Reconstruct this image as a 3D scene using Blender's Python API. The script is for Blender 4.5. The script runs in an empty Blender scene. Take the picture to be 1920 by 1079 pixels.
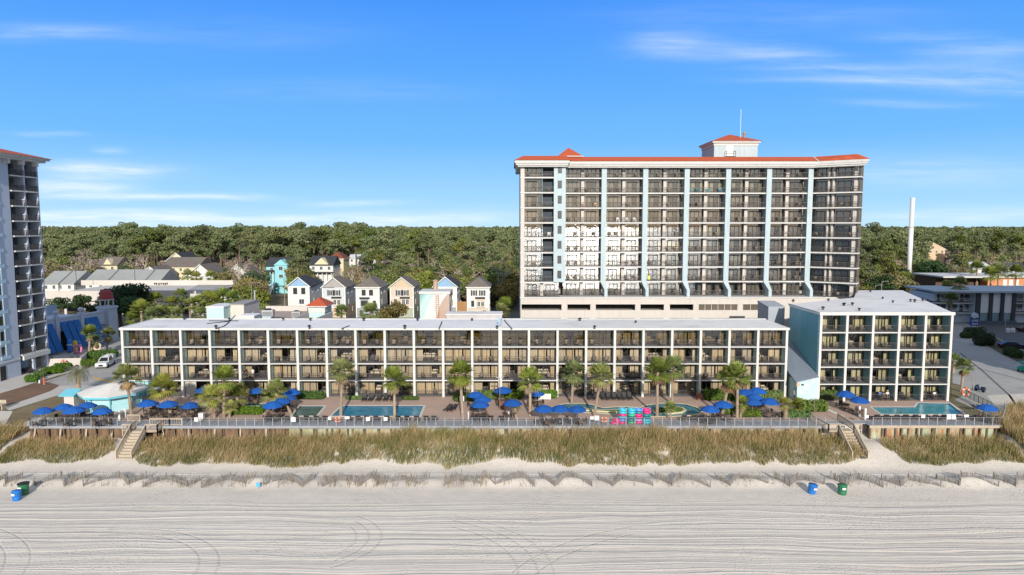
import bpy, math, random
import numpy as np
from mathutils import Vector, Matrix
random.seed(7); RNG = np.random.default_rng(7)
R = math.radians
scene = bpy.context.scene
COL = scene.collection
H = 26.5; TH = R(5.18); F = 1280.0
GZ = -0.3      # street level inland
BZ = -3.3      # beach level

# ---------- photo pixel (1920 x 1079) to a point of the place ----------
def ray(px, py):
    dx = (px-960)/F; dv = (539.5-py)/F
    return Vector((dx, math.cos(TH)+dv*math.sin(TH), -math.sin(TH)+dv*math.cos(TH)))
def G(px, py, z=0.0):
    d = ray(px, py); t = (z-H)/d.z
    return Vector((d.x*t, d.y*t, z))
def P(px, py, Y):
    d = ray(px, py); t = Y/d.y
    return Vector((d.x*t, Y, H+d.z*t))

# ---------- objects ----------
def tag(o, label=None, cat=None, group=None, kind=None):
    if label: o['label'] = label
    if cat: o['category'] = cat
    if group: o['group'] = group
    if kind: o['kind'] = kind
    return o
def thing(name, label, cat, loc=(0,0,0), rz=0, group=None, sc=1):
    o = bpy.data.objects.new(name, None); COL.objects.link(o)
    o.empty_display_size = .2
    o.location = loc; o.rotation_euler = (0,0,rz); o.scale = (sc,sc,sc)
    return tag(o, label, cat, group)
KIDS = {}
def copy_tree(o, parent=None):
    c = o.copy(); COL.objects.link(c); c.parent = parent
    for ch in KIDS.get(o.name, []): copy_tree(ch, c)
    return c
def dup(o, label, loc=None, rz=None, group=None, sc=None):
    c = copy_tree(o)
    if label: c['label'] = label
    if group: c['group'] = group
    if loc is not None: c.location = loc
    if rz is not None: c.rotation_euler = (0,0,rz)
    if sc is not None: c.scale = (sc,sc,sc) if not isinstance(sc, tuple) else sc
    return c
ONES = ['','first','second','third','fourth','fifth','sixth','seventh','eighth','ninth','tenth','eleventh','twelfth','thirteenth','fourteenth','fifteenth','sixteenth','seventeenth','eighteenth','nineteenth']
TENS = {2:'twent',3:'thirt',4:'fort',5:'fift',6:'sixt',7:'sevent',8:'eight',9:'ninet'}
def nth(n):
    if n < 20: return ONES[n]
    t, u = divmod(n, 10)
    if t >= 10: return ('hundred-and-' + nth(n-100)) if n > 100 else 'hundredth'
    return TENS[t]+'ieth' if u == 0 else TENS[t]+'y-'+ONES[u]

class MB:
    def __init__(s): s.v=[]; s.f=[]; s.m=[]
    def add(s, vs, fs, m=0):
        b=len(s.v); s.v += [tuple(p) for p in vs]
        for f in fs: s.f.append([i+b for i in f]); s.m.append(m)
        return s
    def box(s,x0,x1,y0,y1,z0,z1,m=0):
        return s.add([(x0,y0,z0),(x1,y0,z0),(x1,y1,z0),(x0,y1,z0),(x0,y0,z1),(x1,y0,z1),(x1,y1,z1),(x0,y1,z1)],
            [(0,3,2,1),(4,5,6,7),(0,1,5,4),(1,2,6,5),(2,3,7,6),(3,0,4,7)],m)
    def poly(s,pts,m=0): return s.add(pts,[tuple(range(len(pts)))],m)
    def prism(s,pts,z0,z1,m=0,top=True,bottom=True,mt=None):
        n=len(pts)
        a=sum(pts[i][0]*pts[(i+1)%n][1]-pts[(i+1)%n][0]*pts[i][1] for i in range(n))
        if a<0: pts=pts[::-1]
        vs=[(x,y,z0) for x,y in pts]+[(x,y,z1) for x,y in pts]
        s.add(vs,[(i,(i+1)%n,n+(i+1)%n,n+i) for i in range(n)],m)
        if top: s.add([(x,y,z1) for x,y in pts],[tuple(range(n))],m if mt is None else mt)
        if bottom: s.add([(x,y,z0) for x,y in pts],[tuple(range(n-1,-1,-1))],m)
        return s
    def prismx(s,prof,x0,x1,m=0):   # profile of (y,z) swept along x
        n=len(prof)
        vs=[(x0,y,z) for y,z in prof]+[(x1,y,z) for y,z in prof]
        return s.add(vs,[(i,n+i,n+(i+1)%n,(i+1)%n) for i in range(n)]+[tuple(range(n)),tuple(range(2*n-1,n-1,-1))],m)
    def prismy(s,prof,y0,y1,m=0):   # profile of (x,z) swept along y
        n=len(prof)
        vs=[(x,y0,z) for x,z in prof]+[(x,y1,z) for x,z in prof]
        return s.add(vs,[(i,(i+1)%n,n+(i+1)%n,n+i) for i in range(n)]+[tuple(range(n-1,-1,-1)),tuple(range(n,2*n))],m)
    def bar(s,p,q,w,h=None,m=0):
        h = w if h is None else h
        p=Vector(p);q=Vector(q);d=(q-p)
        if d.length<1e-6: return s
        d.normalize(); up=Vector((0,0,1)) if abs(d.z)<.95 else Vector((0,1,0))
        a=d.cross(up).normalized()*w/2; b=a.cross(d).normalized()*h/2
        vs=[p-a-b,p+a-b,p+a+b,p-a+b,q-a-b,q+a-b,q+a+b,q-a+b]
        return s.add(vs,[(0,1,2,3),(7,6,5,4),(0,4,5,1),(1,5,6,2),(2,6,7,3),(3,7,4,0)],m)
    def tube(s,pts,rs,n=6,m=0,cap=True):
        pts=[Vector(p) for p in pts]; b=len(s.v); prev=None
        if not hasattr(rs,'__len__'): rs=[rs]*len(pts)
        for i,p in enumerate(pts):
            d=(pts[min(i+1,len(pts)-1)]-pts[max(i-1,0)]).normalized()
            up=Vector((0,0,1)) if abs(d.z)<.9 else Vector((1,0,0))
            a=d.cross(up).normalized() if prev is None else (prev-d*prev.dot(d)).normalized()
            prev=a; c=d.cross(a)
            for k in range(n):
                t=2*math.pi*k/n; s.v.append(tuple(p+(a*math.cos(t)+c*math.sin(t))*rs[i]))
        for i in range(len(pts)-1):
            for k in range(n):
                s.f.append([b+i*n+k,b+i*n+(k+1)%n,b+(i+1)*n+(k+1)%n,b+(i+1)*n+k]); s.m.append(m)
        if cap:
            s.f.append([b+k for k in range(n-1,-1,-1)]); s.m.append(m)
            s.f.append([b+(len(pts)-1)*n+k for k in range(n)]); s.m.append(m)
        return s
    def lathe(s,prof,c=(0,0,0),n=12,m=0,ph=0):
        b=len(s.v)
        for r,z in prof:
            for k in range(n):
                t=2*math.pi*k/n+ph; s.v.append((c[0]+r*math.cos(t),c[1]+r*math.sin(t),c[2]+z))
        for i in range(len(prof)-1):
            for k in range(n):
                s.f.append([b+i*n+k,b+i*n+(k+1)%n,b+(i+1)*n+(k+1)%n,b+(i+1)*n+k]); s.m.append(m)
        if prof[0][0]>1e-4: s.f.append([b+k for k in range(n-1,-1,-1)]); s.m.append(m)
        if prof[-1][0]>1e-4: s.f.append([b+(len(prof)-1)*n+k for k in range(n)]); s.m.append(m)
        return s
    def hip(s,x0,x1,y0,y1,z,h,m=0,soff=None,t=.18):   # hip roof with thickness
        w=x1-x0; d=y1-y0
        if w>=d: r=[(x0+d/2,(y0+y1)/2),(x1-d/2,(y0+y1)/2)]
        else: r=[((x0+x1)/2,y0+w/2),((x0+x1)/2,y1-w/2)]
        vs=[(x0,y0,z),(x1,y0,z),(x1,y1,z),(x0,y1,z),(r[0][0],r[0][1],z+h),(r[1][0],r[1][1],z+h)]
        if w>=d: fs=[(0,1,5,4),(1,2,5),(2,3,4,5),(3,0,4)]
        else: fs=[(0,1,4),(1,2,5,4),(2,3,5),(3,0,4,5)]
        s.add(vs,fs,m)
        s.box(x0+.01,x1-.01,y0+.01,y1-.01,z-t,z-.002,m if soff is None else soff)
        return s
    def merge(s,o,mat=None,off=0):
        M_=mat or Matrix()
        return s.add([M_@Vector(p) for p in o.v],o.f) if not off else s
    def build(s,name,mats,parent=None,smooth=False,label=None):
        me=bpy.data.meshes.new(name); me.from_pydata(s.v,[],s.f)
        if not isinstance(mats,(list,tuple)): mats=[mats]
        for mt in mats: me.materials.append(mt)
        if len(mats)>1: me.polygons.foreach_set('material_index',s.m)
        if smooth: me.polygons.foreach_set('use_smooth',[True]*len(s.f))
        me.update()
        return link(name,me,parent,label)
def link(name,me,parent=None,label=None):
    o=bpy.data.objects.new(name,me); COL.objects.link(o)
    if parent is not None:
        o.parent=parent; KIDS.setdefault(parent.name,[]).append(o)
    if label: o['label']=label
    return o
def np_mesh(name,V,Fq,mats,smooth=False,mi=None,normals=None):
    """mesh from numpy arrays; all faces have the same number of corners"""
    me=bpy.data.meshes.new(name); k=Fq.shape[1]
    me.vertices.add(len(V)); me.vertices.foreach_set('co',np.ascontiguousarray(V,dtype=np.float32).ravel())
    me.loops.add(Fq.size); me.loops.foreach_set('vertex_index',np.ascontiguousarray(Fq,dtype=np.int32).ravel())
    me.polygons.add(len(Fq)); me.polygons.foreach_set('loop_start',np.arange(0,Fq.size,k,dtype=np.int32))
    for mt in (mats if isinstance(mats,(list,tuple)) else [mats]): me.materials.append(mt)
    if mi is not None: me.polygons.foreach_set('material_index',np.ascontiguousarray(mi,dtype=np.int32))
    me.update(calc_edges=True); me.validate()
    if smooth: me.polygons.foreach_set('use_smooth',[True]*len(Fq))
    if normals is not None: me.normals_split_custom_set_from_vertices([tuple(x) for x in normals])
    return me

# ---------- materials ----------
def nt(name):
    m=bpy.data.materials.new(name); m.use_nodes=True; t=m.node_tree; t.nodes.clear()
    return m,t
class N:
    """tiny node helper"""
    def __init__(s,t): s.t=t
    def n(s,kind,ins=None,**kw):
        x=s.t.nodes.new(kind)
        for k,v in kw.items(): setattr(x,k,v)
        for k,v in (ins or {}).items(): s.set(x.inputs[k],v)
        return x
    def set(s,sock,v):
        if hasattr(v,'is_linked') or isinstance(v,bpy.types.NodeSocket): s.t.links.new(v,sock)
        elif isinstance(v,bpy.types.Node): s.t.links.new(v.outputs[0],sock)
        else:
            try: sock.default_value=v
            except Exception: sock.default_value=tuple(v)+(1,)
    def math(s,op,a,b=0,c=0,clamp=False):
        x=s.n('ShaderNodeMath',operation=op,use_clamp=clamp)
        for i,v in enumerate((a,b,c)): s.set(x.inputs[i],v)
        return x.outputs[0]
    def noise(s,vec,scale,detail=3,rough=.5,out=0):
        return s.n('ShaderNodeTexNoise',{'Vector':vec,'Scale':scale,'Detail':detail,'Roughness':rough}).outputs[out]
    def ramp(s,fac,stops,interp='LINEAR'):
        x=s.n('ShaderNodeValToRGB'); e=x.color_ramp; e.interpolation=interp
        while len(e.elements)<len(stops): e.elements.new(.5)
        for el,(p,c) in zip(e.elements,stops): el.position=p; el.color=(c[0],c[1],c[2],1) if hasattr(c,'__len__') else (c,c,c,1)
        s.set(x.inputs[0],fac); return x.outputs[0]
    def mix(s,fac,a,b,mode='MIX'):
        x=s.n('ShaderNodeMix',data_type='RGBA',blend_type=mode)
        s.set(x.inputs[0],fac); s.set(x.inputs[6],a if not isinstance(a,tuple) else a[:3]); s.set(x.inputs[7],b if not isinstance(b,tuple) else b[:3])
        return x.outputs[2]
    def mapr(s,v,a,b,c,d):
        x=s.n('ShaderNodeMapRange'); 
        for i,q in enumerate((v,a,b,c,d)): s.set(x.inputs[i],q)
        return x.outputs[0]
    def pos(s): return s.n('ShaderNodeNewGeometry').outputs['Position']
    def scl(s,v,x,y,z):
        m=s.n('ShaderNodeMapping'); s.set(m.inputs[0],v); m.inputs['Scale'].default_value=(x,y,z); return m.outputs[0]
    def sep(s,v):
        x=s.n('ShaderNodeSeparateXYZ'); s.set(x.inputs[0],v); return x.outputs
    def comb(s,a,b,c):
        x=s.n('ShaderNodeCombineXYZ')
        for i,q in enumerate((a,b,c)): s.set(x.inputs[i],q)
        return x.outputs[0]
    def bump(s,h,strength=.5,dist=.1):
        return s.n('ShaderNodeBump',{'Height':h,'Strength':strength,'Distance':dist}).outputs[0]
    def bsdf(s,col,rough=.8,metal=0,spec=.3,normal=None,**kw):
        x=s.n('ShaderNodeBsdfPrincipled',{'Base Color':col,'Roughness':rough,'Metallic':metal,'Specular IOR Level':spec})
        if normal is not None: s.set(x.inputs['Normal'],normal)
        for k,v in kw.items(): s.set(x.inputs[k],v)
        return x.outputs[0]
    def out(s,sh): s.t.links.new(sh,s.n('ShaderNodeOutputMaterial').inputs[0])
MC={}
def M(name,col,rough=.8,var=.12,scale=2.0,metal=0,spec=.3,bump=0,stain=0,rnd=0,streak=0):
    """painted / mineral / metal surface with mottling, vertical streaks and stains"""
    if name in MC: return MC[name]
    m,t=nt(name); n=N(t); p=n.pos()
    a=n.noise(p,scale,4,.6); b=n.noise(p,scale*.17,2,.5)
    f=n.math('ADD',n.math('MULTIPLY',a,.6),n.math('MULTIPLY',b,.6))
    lo=tuple(max(0,c*(1-var)) for c in col); hi=tuple(min(1,c*(1+var)) for c in col)
    c=n.mix(n.mapr(f,.35,.85,0,1),lo,hi)
    if streak:
        sv=n.noise(n.scl(p,3.0,3.0,.25),1.0,3,.6)
        c=n.mix(n.math('MULTIPLY',n.mapr(sv,.52,.75,0,1),streak),c,tuple(x*.45 for x in col))
    if stain:
        s=n.noise(p,scale*.35,5,.65)
        c=n.mix(n.math('MULTIPLY',n.mapr(s,.55,.72,0,1),stain),c,tuple(x*.5 for x in col))
    if rnd:
        r=n.n('ShaderNodeObjectInfo').outputs['Random']
        h=n.n('ShaderNodeHueSaturation',{'Color':c,'Value':n.mapr(r,0,1,1-rnd,1+rnd)}); c=h.outputs[0]
    nm=n.bump(a,bump,.05) if bump else None
    n.out(n.bsdf(c,rough,metal,spec,nm)); MC[name]=m; return m

# ---------- camera, sky, sun ----------
cam=bpy.data.cameras.new('camera'); cam.lens=24; cam.sensor_width=36; cam.clip_end=20000; cam.clip_start=.5
co=bpy.data.objects.new('camera',cam); COL.objects.link(co); co.location=(0,0,H); co.rotation_euler=(R(90)-TH,0,0)
scene.camera=co
SUN_EL=R(20.5); SUN_AZ=(0.11,-1.0)      # the sun stands out over the sea, a little to the right of the camera
sl=bpy.data.lights.new('sun','SUN'); sl.energy=4.4; sl.angle=R(.53); sl.color=(1.0,.94,.84)
so=bpy.data.objects.new('sun',sl); COL.objects.link(so)
sd=Vector((SUN_AZ[0],SUN_AZ[1],0)).normalized()*math.cos(SUN_EL)+Vector((0,0,math.sin(SUN_EL)))
so.rotation_euler=sd.to_track_quat('Z','Y').to_euler(); so.location=(20,-160,120)
w=bpy.data.worlds.new('World'); scene.world=w; w.use_nodes=True; t=w.node_tree; t.nodes.clear(); n=N(t)
sky=n.n('ShaderNodeTexSky',sky_type='NISHITA',sun_disc=False,sun_elevation=SUN_EL,sun_rotation=math.atan2(SUN_AZ[0],SUN_AZ[1]),air_density=1.0,dust_density=.6,ozone_density=1.6)
hs=n.n('ShaderNodeHueSaturation',{'Color':sky.outputs[0],'Saturation':1.25,'Value':1.0,'Hue':.502})
d=n.n('ShaderNodeTexCoord').outputs['Generated']; sx,sy,sz=n.sep(d)
ys=n.math('MAXIMUM',sy,.05); u=n.math('DIVIDE',sx,ys); v=n.math('DIVIDE',sz,ys)
warp=n.noise(n.comb(n.math('MULTIPLY',u,3.0),n.math('MULTIPLY',v,9.0),0),1.0,3,.55)
v2=n.math('ADD',v,n.math('MULTIPLY',n.math('SUBTRACT',warp,.5),.030))
wisp=n.noise(n.comb(n.math('MULTIPLY',u,5.0),n.math('MULTIPLY',v2,62.0),1.7),1.0,5,.62)
fine=n.noise(n.comb(n.math('ADD',n.math('MULTIPLY',u,14.0),n.math('MULTIPLY',v,20.0)),n.math('MULTIPLY',v2,120.0),4.2),1.0,4,.6)
tex=n.mapr(n.math('ADD',n.math('MULTIPLY',wisp,.7),n.math('MULTIPLY',fine,.3)),.30,.66,0,1)
acc=0.0
for (px,py,wx,wy,amp) in [(195,318,120,13,1.0),(120,350,130,15,.8),(300,367,190,7,1.0),(150,412,230,17,1.15),(640,412,330,14,.95),(670,378,90,6,.6),(70,62,150,14,.32),(1330,92,150,22,.24),(1750,135,300,22,.24),(1860,150,170,14,.22),(1700,192,120,7,.3),(1840,95,120,16,.3),(1720,325,240,26,.33),(1800,405,260,14,.55),(205,283,30,6,.4),(90,251,60,4,.3),(620,170,260,20,.10),(1450,30,300,24,.12),(1560,128,130,8,.25),(1620,152,200,6,.25),(1480,100,90,12,.3),(1250,80,60,20,.25),(1880,170,80,8,.25),(1740,70,120,10,.22),(430,60,260,30,.08)]:
    dd=ray(px,py); u0=dd.x/dd.y; v0=dd.z/dd.y
    q=n.math('ADD',n.math('POWER',n.math('ABSOLUTE',n.math('DIVIDE',n.math('SUBTRACT',u,u0),wx/F)),2.6),n.math('POWER',n.math('ABSOLUTE',n.math('DIVIDE',n.math('SUBTRACT',v2,v0),wy/F)),2))
    g=n.math('MULTIPLY',n.math('POWER',2.718,n.math('MULTIPLY',q,-1.0)),amp)
    acc=g if isinstance(acc,float) else n.math('ADD',acc,g)
cl=n.math('MULTIPLY',n.math('MULTIPLY',acc,tex),.95,clamp=True)
cl=n.math('MULTIPLY',cl,n.mapr(sy,.05,.2,0,1),clamp=True)
SKYV=1.0
sel=n.math('DIVIDE',sz,n.math('SQRT',n.math('ADD',n.math('MULTIPLY',sx,sx),n.math('MULTIPLY',sy,sy))))
blue=n.ramp(sel,[(0,(3.6,5.6,7.3)),(.04,(2.6,4.9,7.3)),(.12,(1.25,3.6,7.2)),(.22,(.78,2.85,7.2)),(.36,(.36,1.95,6.6)),(1,(.2,1.2,5.0))])
high=n.mix(.8,sky.outputs[0],(3.1,3.45,4.0))
skyc=n.mix(n.math('MULTIPLY',n.mapr(sel,.36,.75,1.0,0),n.mapr(sy,-.2,.25,0,1)),high,blue)
cc=n.mix(cl,skyc,(6.9,7.4,8.0))
bg=n.n('ShaderNodeBackground',{'Color':cc,'Strength':.13})
t.links.new(bg.outputs[0],n.n('ShaderNodeOutputWorld').inputs[0])
scene.view_settings.view_transform='Standard'; scene.view_settings.look='None'; scene.view_settings.gamma=1; scene.view_settings.use_curve_mapping=False
scene.view_settings.exposure=0.15
scene.cycles.max_bounces=8; scene.cycles.transparent_max_bounces=16; scene.cycles.glossy_bounces=3; scene.cycles.diffuse_bounces=3
scene.cycles.caustics_reflective=False; scene.cycles.caustics_refractive=False
from mathutils.geometry import tessellate_polygon
from mathutils import noise as mn
def proj(X,Y,Z):
    f=Y*math.cos(TH)-(Z-H)*math.sin(TH); uu=Y*math.sin(TH)+(Z-H)*math.cos(TH)
    return 960+F*X/f, 539.5-F*uu/f
def interp(x,pts): return float(np.interp(x,[p[0] for p in pts],[p[1] for p in pts]))
def sheet(name,pts,z,m,label=None,kind='structure',holes=(),parent=None):
    polys=[[Vector((x,y,z)) for x,y in q] for q in [pts,*holes]]
    tris=tessellate_polygon(polys); vs=[v for q in polys for v in q]
    fs=[]
    for a,b,c in tris:
        nz=(vs[b]-vs[a]).cross(vs[c]-vs[a]).z
        fs.append((a,b,c) if nz>0 else (a,c,b))
    o=MB().add(vs,fs).build(name,m,parent,label=label)
    if kind: o['kind']=kind
    return o
def gp(pxs,z): return [tuple(G(x,y,z)[:2]) for x,y in pxs]

# --- sand -------------------------------------------------------------
def sand_mat():
    m,t=nt('sand'); n=N(t); p=n.pos(); x,y,z=n.sep(p)
    big=n.noise(p,.06,3); mid=n.noise(p,.8,4,.6)
    wob=n.math('MULTIPLY',n.noise(n.scl(p,.045,.25,1),1.0,3),3.2)
    yy=n.math('ADD',y,wob)
    def rake(freq,off,sharp,xs):
        nn=n.noise(n.comb(n.math('MULTIPLY',x,xs),n.math('ADD',n.math('MULTIPLY',yy,freq),off),off),1.0,2,.5)
        return n.math('POWER',n.math('SUBTRACT',1.0,n.math('MULTIPLY',n.math('ABSOLUTE',n.math('SUBTRACT',nn,.5)),6.0),clamp=True),sharp)
    r1=rake(.75,3.1,2.0,.006); r2=rake(1.6,9.4,2.0,.012); r3=rake(3.4,5.5,1.2,.03)
    zone=n.mapr(n.math('ADD',y,n.math('MULTIPLY',n.noise(p,.05,2),2.0)),73.5,70.5,0,1)      # raked part of the beach
    # tyre tracks that swing round
    tr=None
    for (cx,cy,r,wd,x0,x1) in [(-38,56.5,10.5,.22,-40,-22),(-38,56.5,12.2,.22,-40,-22),(-14,57,14.5,.2,-6,4),(-14,57,16.2,.2,-6,6),(-14,57,17.6,.16,-6,8),(-30,52,6.5,.15,-40,-20),(-60,54,16,.18,-70,-44),(-60,54,18,.18,-70,-40),(22,50,22,.16,0,12),(22,50,24,.16,0,12),(-22,63,7,.2,-16,-8),(-22,63,8.2,.2,-16,-8),(-22,63,9.4,.2,-16,-8)]:
        dx=n.math('SUBTRACT',x,cx); dy=n.math('SUBTRACT',y,cy)
        rr=n.math('SQRT',n.math('ADD',n.math('MULTIPLY',dx,dx),n.math('MULTIPLY',n.math('MULTIPLY',dy,dy),1.9)))
        dd=n.math('ABSOLUTE',n.math('SUBTRACT',rr,r))
        ring=n.mapr(dd,0,wd,1,0)
        ring=n.math('MULTIPLY',n.math('MULTIPLY',ring,n.math('GREATER_THAN',x,x0)),n.math('LESS_THAN',x,x1))
        tr=ring if tr is None else n.math('MAXIMUM',tr,ring)
    # lumps and footprints
    vor=n.n('ShaderNodeTexVoronoi',{'Vector':n.scl(p,1.0,1.6,1),'Scale':2.3}).outputs[0]
    foot=n.math('MULTIPLY',n.mapr(vor,.12,.34,1,0),n.math('MAXIMUM',n.mapr(n.noise(p,.11,3,.6),.46,.60,0,1),n.mapr(n.math('ADD',n.math('ABSOLUTE',n.math('SUBTRACT',x,46)),n.math('ABSOLUTE',n.math('SUBTRACT',y,79))),4,12,1,0)))
    grain=n.noise(p,5.0,4,.65)
    h=n.math('MULTIPLY',zone,n.math('ADD',n.math('MULTIPLY',r1,.13),n.math('ADD',n.math('MULTIPLY',r2,.07),n.math('MULTIPLY',r3,.03))))
    h=n.math('SUBTRACT',h,n.math('MULTIPLY',n.math('MULTIPLY',tr,n.mapr(n.noise(p,3.5,1),.4,.55,.3,1)),.10))
    # two wheel ruts that run along the foot of the dune
    rut=None
    for yc in (78.3,79.9):
        q=n.mapr(n.math('ABSOLUTE',n.math('SUBTRACT',n.math('ADD',y,n.math('MULTIPLY',n.noise(n.scl(p,.03,.0,0),1.0,1),1.6)),yc+.8)),0,.28,1,0)
        rut=q if rut is None else n.math('MAXIMUM',rut,q)
    h=n.math('ADD',h,n.math('MULTIPLY',rut,.08))
    h=n.math('ADD',h,n.math('MULTIPLY',grain,.06)); h=n.math('SUBTRACT',h,n.math('MULTIPLY',foot,.10)); h=n.math('ADD',h,n.math('MULTIPLY',mid,.08))
    ridge=n.math('MULTIPLY',zone,n.math('ADD',n.math('MULTIPLY',r1,.5),n.math('MULTIPLY',r2,.3)),clamp=True)
    c=n.mix(n.mapr(n.math('ADD',n.math('MULTIPLY',big,.5),n.math('MULTIPLY',mid,.5)),.35,.65,0,1),(.585,.53,.47),(.68,.62,.55))
    c=n.mix(n.math('MULTIPLY',n.math('ADD',ridge,rut),.55,clamp=True),c,(.78,.725,.66))  # light caught by raked crests and ruts is put into the colour
    c=n.mix(n.math('MULTIPLY',n.math('MAXIMUM',tr,n.math('MULTIPLY',foot,.8)),.35),c,(.44,.39,.34))
    speck=n.mapr(n.noise(p,9.0,2,.7),.72,.78,0,.6)
    c=n.mix(speck,c,(.30,.25,.21))
    n.out(n.bsdf(c,.95,0,.15,n.bump(h,.52,.9))); return m
SAND=sand_mat()
def zb(x,y):
    z=BZ+(y-75)*.013 if y<77 else BZ+.03
    z+=.05*mn.noise((x*.15,y*.4,3))
    z+=.5*math.exp(-((y-77.0)/1.2)**2)*(.65+.9*mn.noise((x*.30,1.3,.5)))
    k=min(1,max(0,(y-80.6)/7.0)); k=k*k*(3-2*k)
    edge=.55 if abs(x)<65 else 1.0
    z+=k*(1.35*edge+.45+(.75*max(0,min(1,(x+28)/14))*max(0,min(1,(50-x)/8)))+.35*mn.noise((x*.12,y*.2,9.1))+ (.6 if abs(x)>65 else 0))
    if y>88.8: z+=min(1,(y-88.8)/7)*(GZ-.02-z)
    return z
def bvg(parent=None):
    xs=np.concatenate([[-900,-500,-300,-200,-140],np.arange(-110,111,.8),[140,200,300,500,900]])
    ys=np.concatenate([[-45,-20,0,20,35],np.arange(44,74,1.0),np.arange(74,97,.4)])
    V=np.array([(x,y,zb(x,y)) for y in ys for x in xs]); nx=len(xs)
    Fq=np.array([(j*nx+i,j*nx+i+1,(j+1)*nx+i+1,(j+1)*nx+i) for j in range(len(ys)-1) for i in range(nx-1)
        if not (abs((xs[i]+xs[i+1])/2)<62 and ys[j]>=91.2)])
    o=link('beach',np_mesh('beach',V,Fq,SAND,True)); o['kind']='structure'
bvg()
# --- the sea behind the camera, mirrored in the panes -------------------
m,t=nt('sea_water'); n=N(t); p=n.pos()
hb=n.math('ADD',n.noise(n.scl(p,.25,.6,1),1.0,4,.6),n.math('MULTIPLY',n.noise(p,1.3,3,.6),.3))
foam=n.mapr(n.noise(n.scl(p,.02,.10,1),1.0,5,.6),.56,.64,0,1)
foam=n.math('MULTIPLY',foam,n.mapr(n.sep(p)[1],-60,-210,1,.12))
c=n.mix(foam,(.055,.11,.125),(.80,.82,.82))
n.out(n.bsdf(c,n.mapr(foam,0,1,.31,.7),0,.6,n.bump(hb,.9,1.2)))
o=sheet('water',[(-9000,-9000),(9000,-9000),(9000,-30),(-9000,-30)],-4.45,m)

# --- dune grass ----------------------------------------------------------
m,t=nt('dune_grass'); n=N(t); p=n.pos()
isl=n.n('ShaderNodeNewGeometry').outputs['Random Per Island']
pat=n.noise(n.scl(p,.35,.6,.2),1.0,3,.6); big=n.noise(n.scl(p,.045,.1,.1),1.0,2)
f=n.math('ADD',n.math('MULTIPLY',isl,.55),n.math('ADD',n.math('MULTIPLY',pat,.95),n.math('MULTIPLY',big,.55)))
f=n.math('ADD',f,n.math('MULTIPLY',n.mapr(n.sep(p)[1],82,88,0,1),.30))
c=n.ramp(n.mapr(f,.66,1.70,0,1),[(0,(.065,.095,.025)),(.22,(.13,.155,.045)),(.42,(.255,.225,.09)),(.62,(.41,.31,.15)),(.82,(.54,.395,.22)),(1,(.62,.42,.25))])
c2=n.ramp(isl,[(0,(.20,.16,.11)),(1,(.42,.35,.25))])
c=n.mix(n.mapr(n.sep(p)[1],79.5,80.5,1,0),c,c2)
b1=n.bsdf(c,.75,0,.2)
tr=n.n('ShaderNodeBsdfTranslucent',{'Color':c}).outputs[0]
mx=n.n('ShaderNodeMixShader',{0:.25,1:b1,2:tr}); n.out(mx.outputs[0]); GRASS=m
FRONT=[(-60,864),(0,866),(90,866),(180,866),(196,856),(208,846),(236,850),(262,868),(290,877),(400,868),(470,874),(545,880),(650,870),(720,861),(760,873),(800,866),(835,880),(905,866),(960,861),(1050,873),(1160,874),(1250,874),(1400,868),(1480,872),(1560,872),(1604,866),(1622,858),(1650,834),(1672,848),(1705,869),(1750,873),(1850,868),(1990,868)]
bl=[]
def blades(cnt,x0,x1,y0,y1,test,hmin,hmax,wd,lean=(.18,.05)):
    X=RNG.uniform(x0,x1,cnt); Y=RNG.uniform(y0,y1,cnt)
    for x,y in zip(X,Y):
        k=test(x,y)
        if not k: continue
        z=zb(x,y); h=RNG.uniform(hmin,hmax)*k; a=RNG.uniform(0,math.pi)
        lx=RNG.normal(lean[0],.24)*h; ly=RNG.normal(lean[1],.22)*h; w=wd*RNG.uniform(.6,1.3)
        cx,cy=math.cos(a)*w/2,math.sin(a)*w/2
        bl.append(((x-cx,y-cy,z-.05),(x+cx,y+cy,z-.05),(x+cx*.8+lx*.35,y+cy*.8+ly*.35,z+h*.6),(x-cx*.8+lx*.35,y-cy*.8+ly*.35,z+h*.6),(x+lx+cx*.15,y+ly+cy*.15,z+h),(x+lx-cx*.15,y+ly-cy*.15,z+h)))
def t_main(x,y):
    px,py=proj(x,y,zb(x,y)); fr=interp(px,FRONT)
    fr+=7*mn.noise((x*.5,y*.5,1.0))
    if py>fr: return 0
    if 214<px<262 and py>790: 
        if px<214+(py-790)*.0 or px<250+max(0,(835-py))*.28: return 0      # stair and its foot path
    if y>88.2 and abs(x)<63.2: return 0
    if 1555<px<1652 and py<850 and px>1600+(py-835)*1.1 : return 0
    d=(fr-py)/60; k=.5+.75*min(1,max(0,d))
    if px<230 or (236<px<330): k*=.85
    if mn.noise((x*.35,y*.6,4.0))<-.38: k*=.6
    c=mn.noise((x*.9,y*1.1,3.3))
    if c<-.52 and py>fr-28: return 0
    return k*(1+.25*mn.noise((x*.3,y*.4,7.7))+.38*c)
blades(90000,-68,64,80.0,88.4,t_main,.6,1.5,.05)
def t_side(x,y):
    px,py=proj(x,y,zb(x,y))
    if px>1930 or px<-10: return 0
    if x>0 and y>88+ (x-63)*.9+3*mn.noise((x*.3,y*.3,2)): return 0
    if x<0 and y>91.0-abs(mn.noise((x*.3,2,2)))*2: return 0
    return t_main(x,y)*1.1
blades(26000,63.2,76,80.5,97,t_side,.6,1.4,.055)
blades(8000,-74,-63.2,80.5,92,t_side,.5,1.2,.055)
FU=[(-24,6),(55,122),(150,240),(262,350),(372,460),(487,570),(600,680),(700,790),(828,905),(925,1007),(1036,1115),(1145,1230),(1258,1337),(1368,1450),(1480,1556),(1587,1662),(1690,1772),(1800,1880),(1905,1995)]
GR=[.25,.3,.5,.5,.6,.5,.8,.9,.8,.4,.06,.25,.25,.25,.3,.35,.2,.12,.15]
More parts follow.
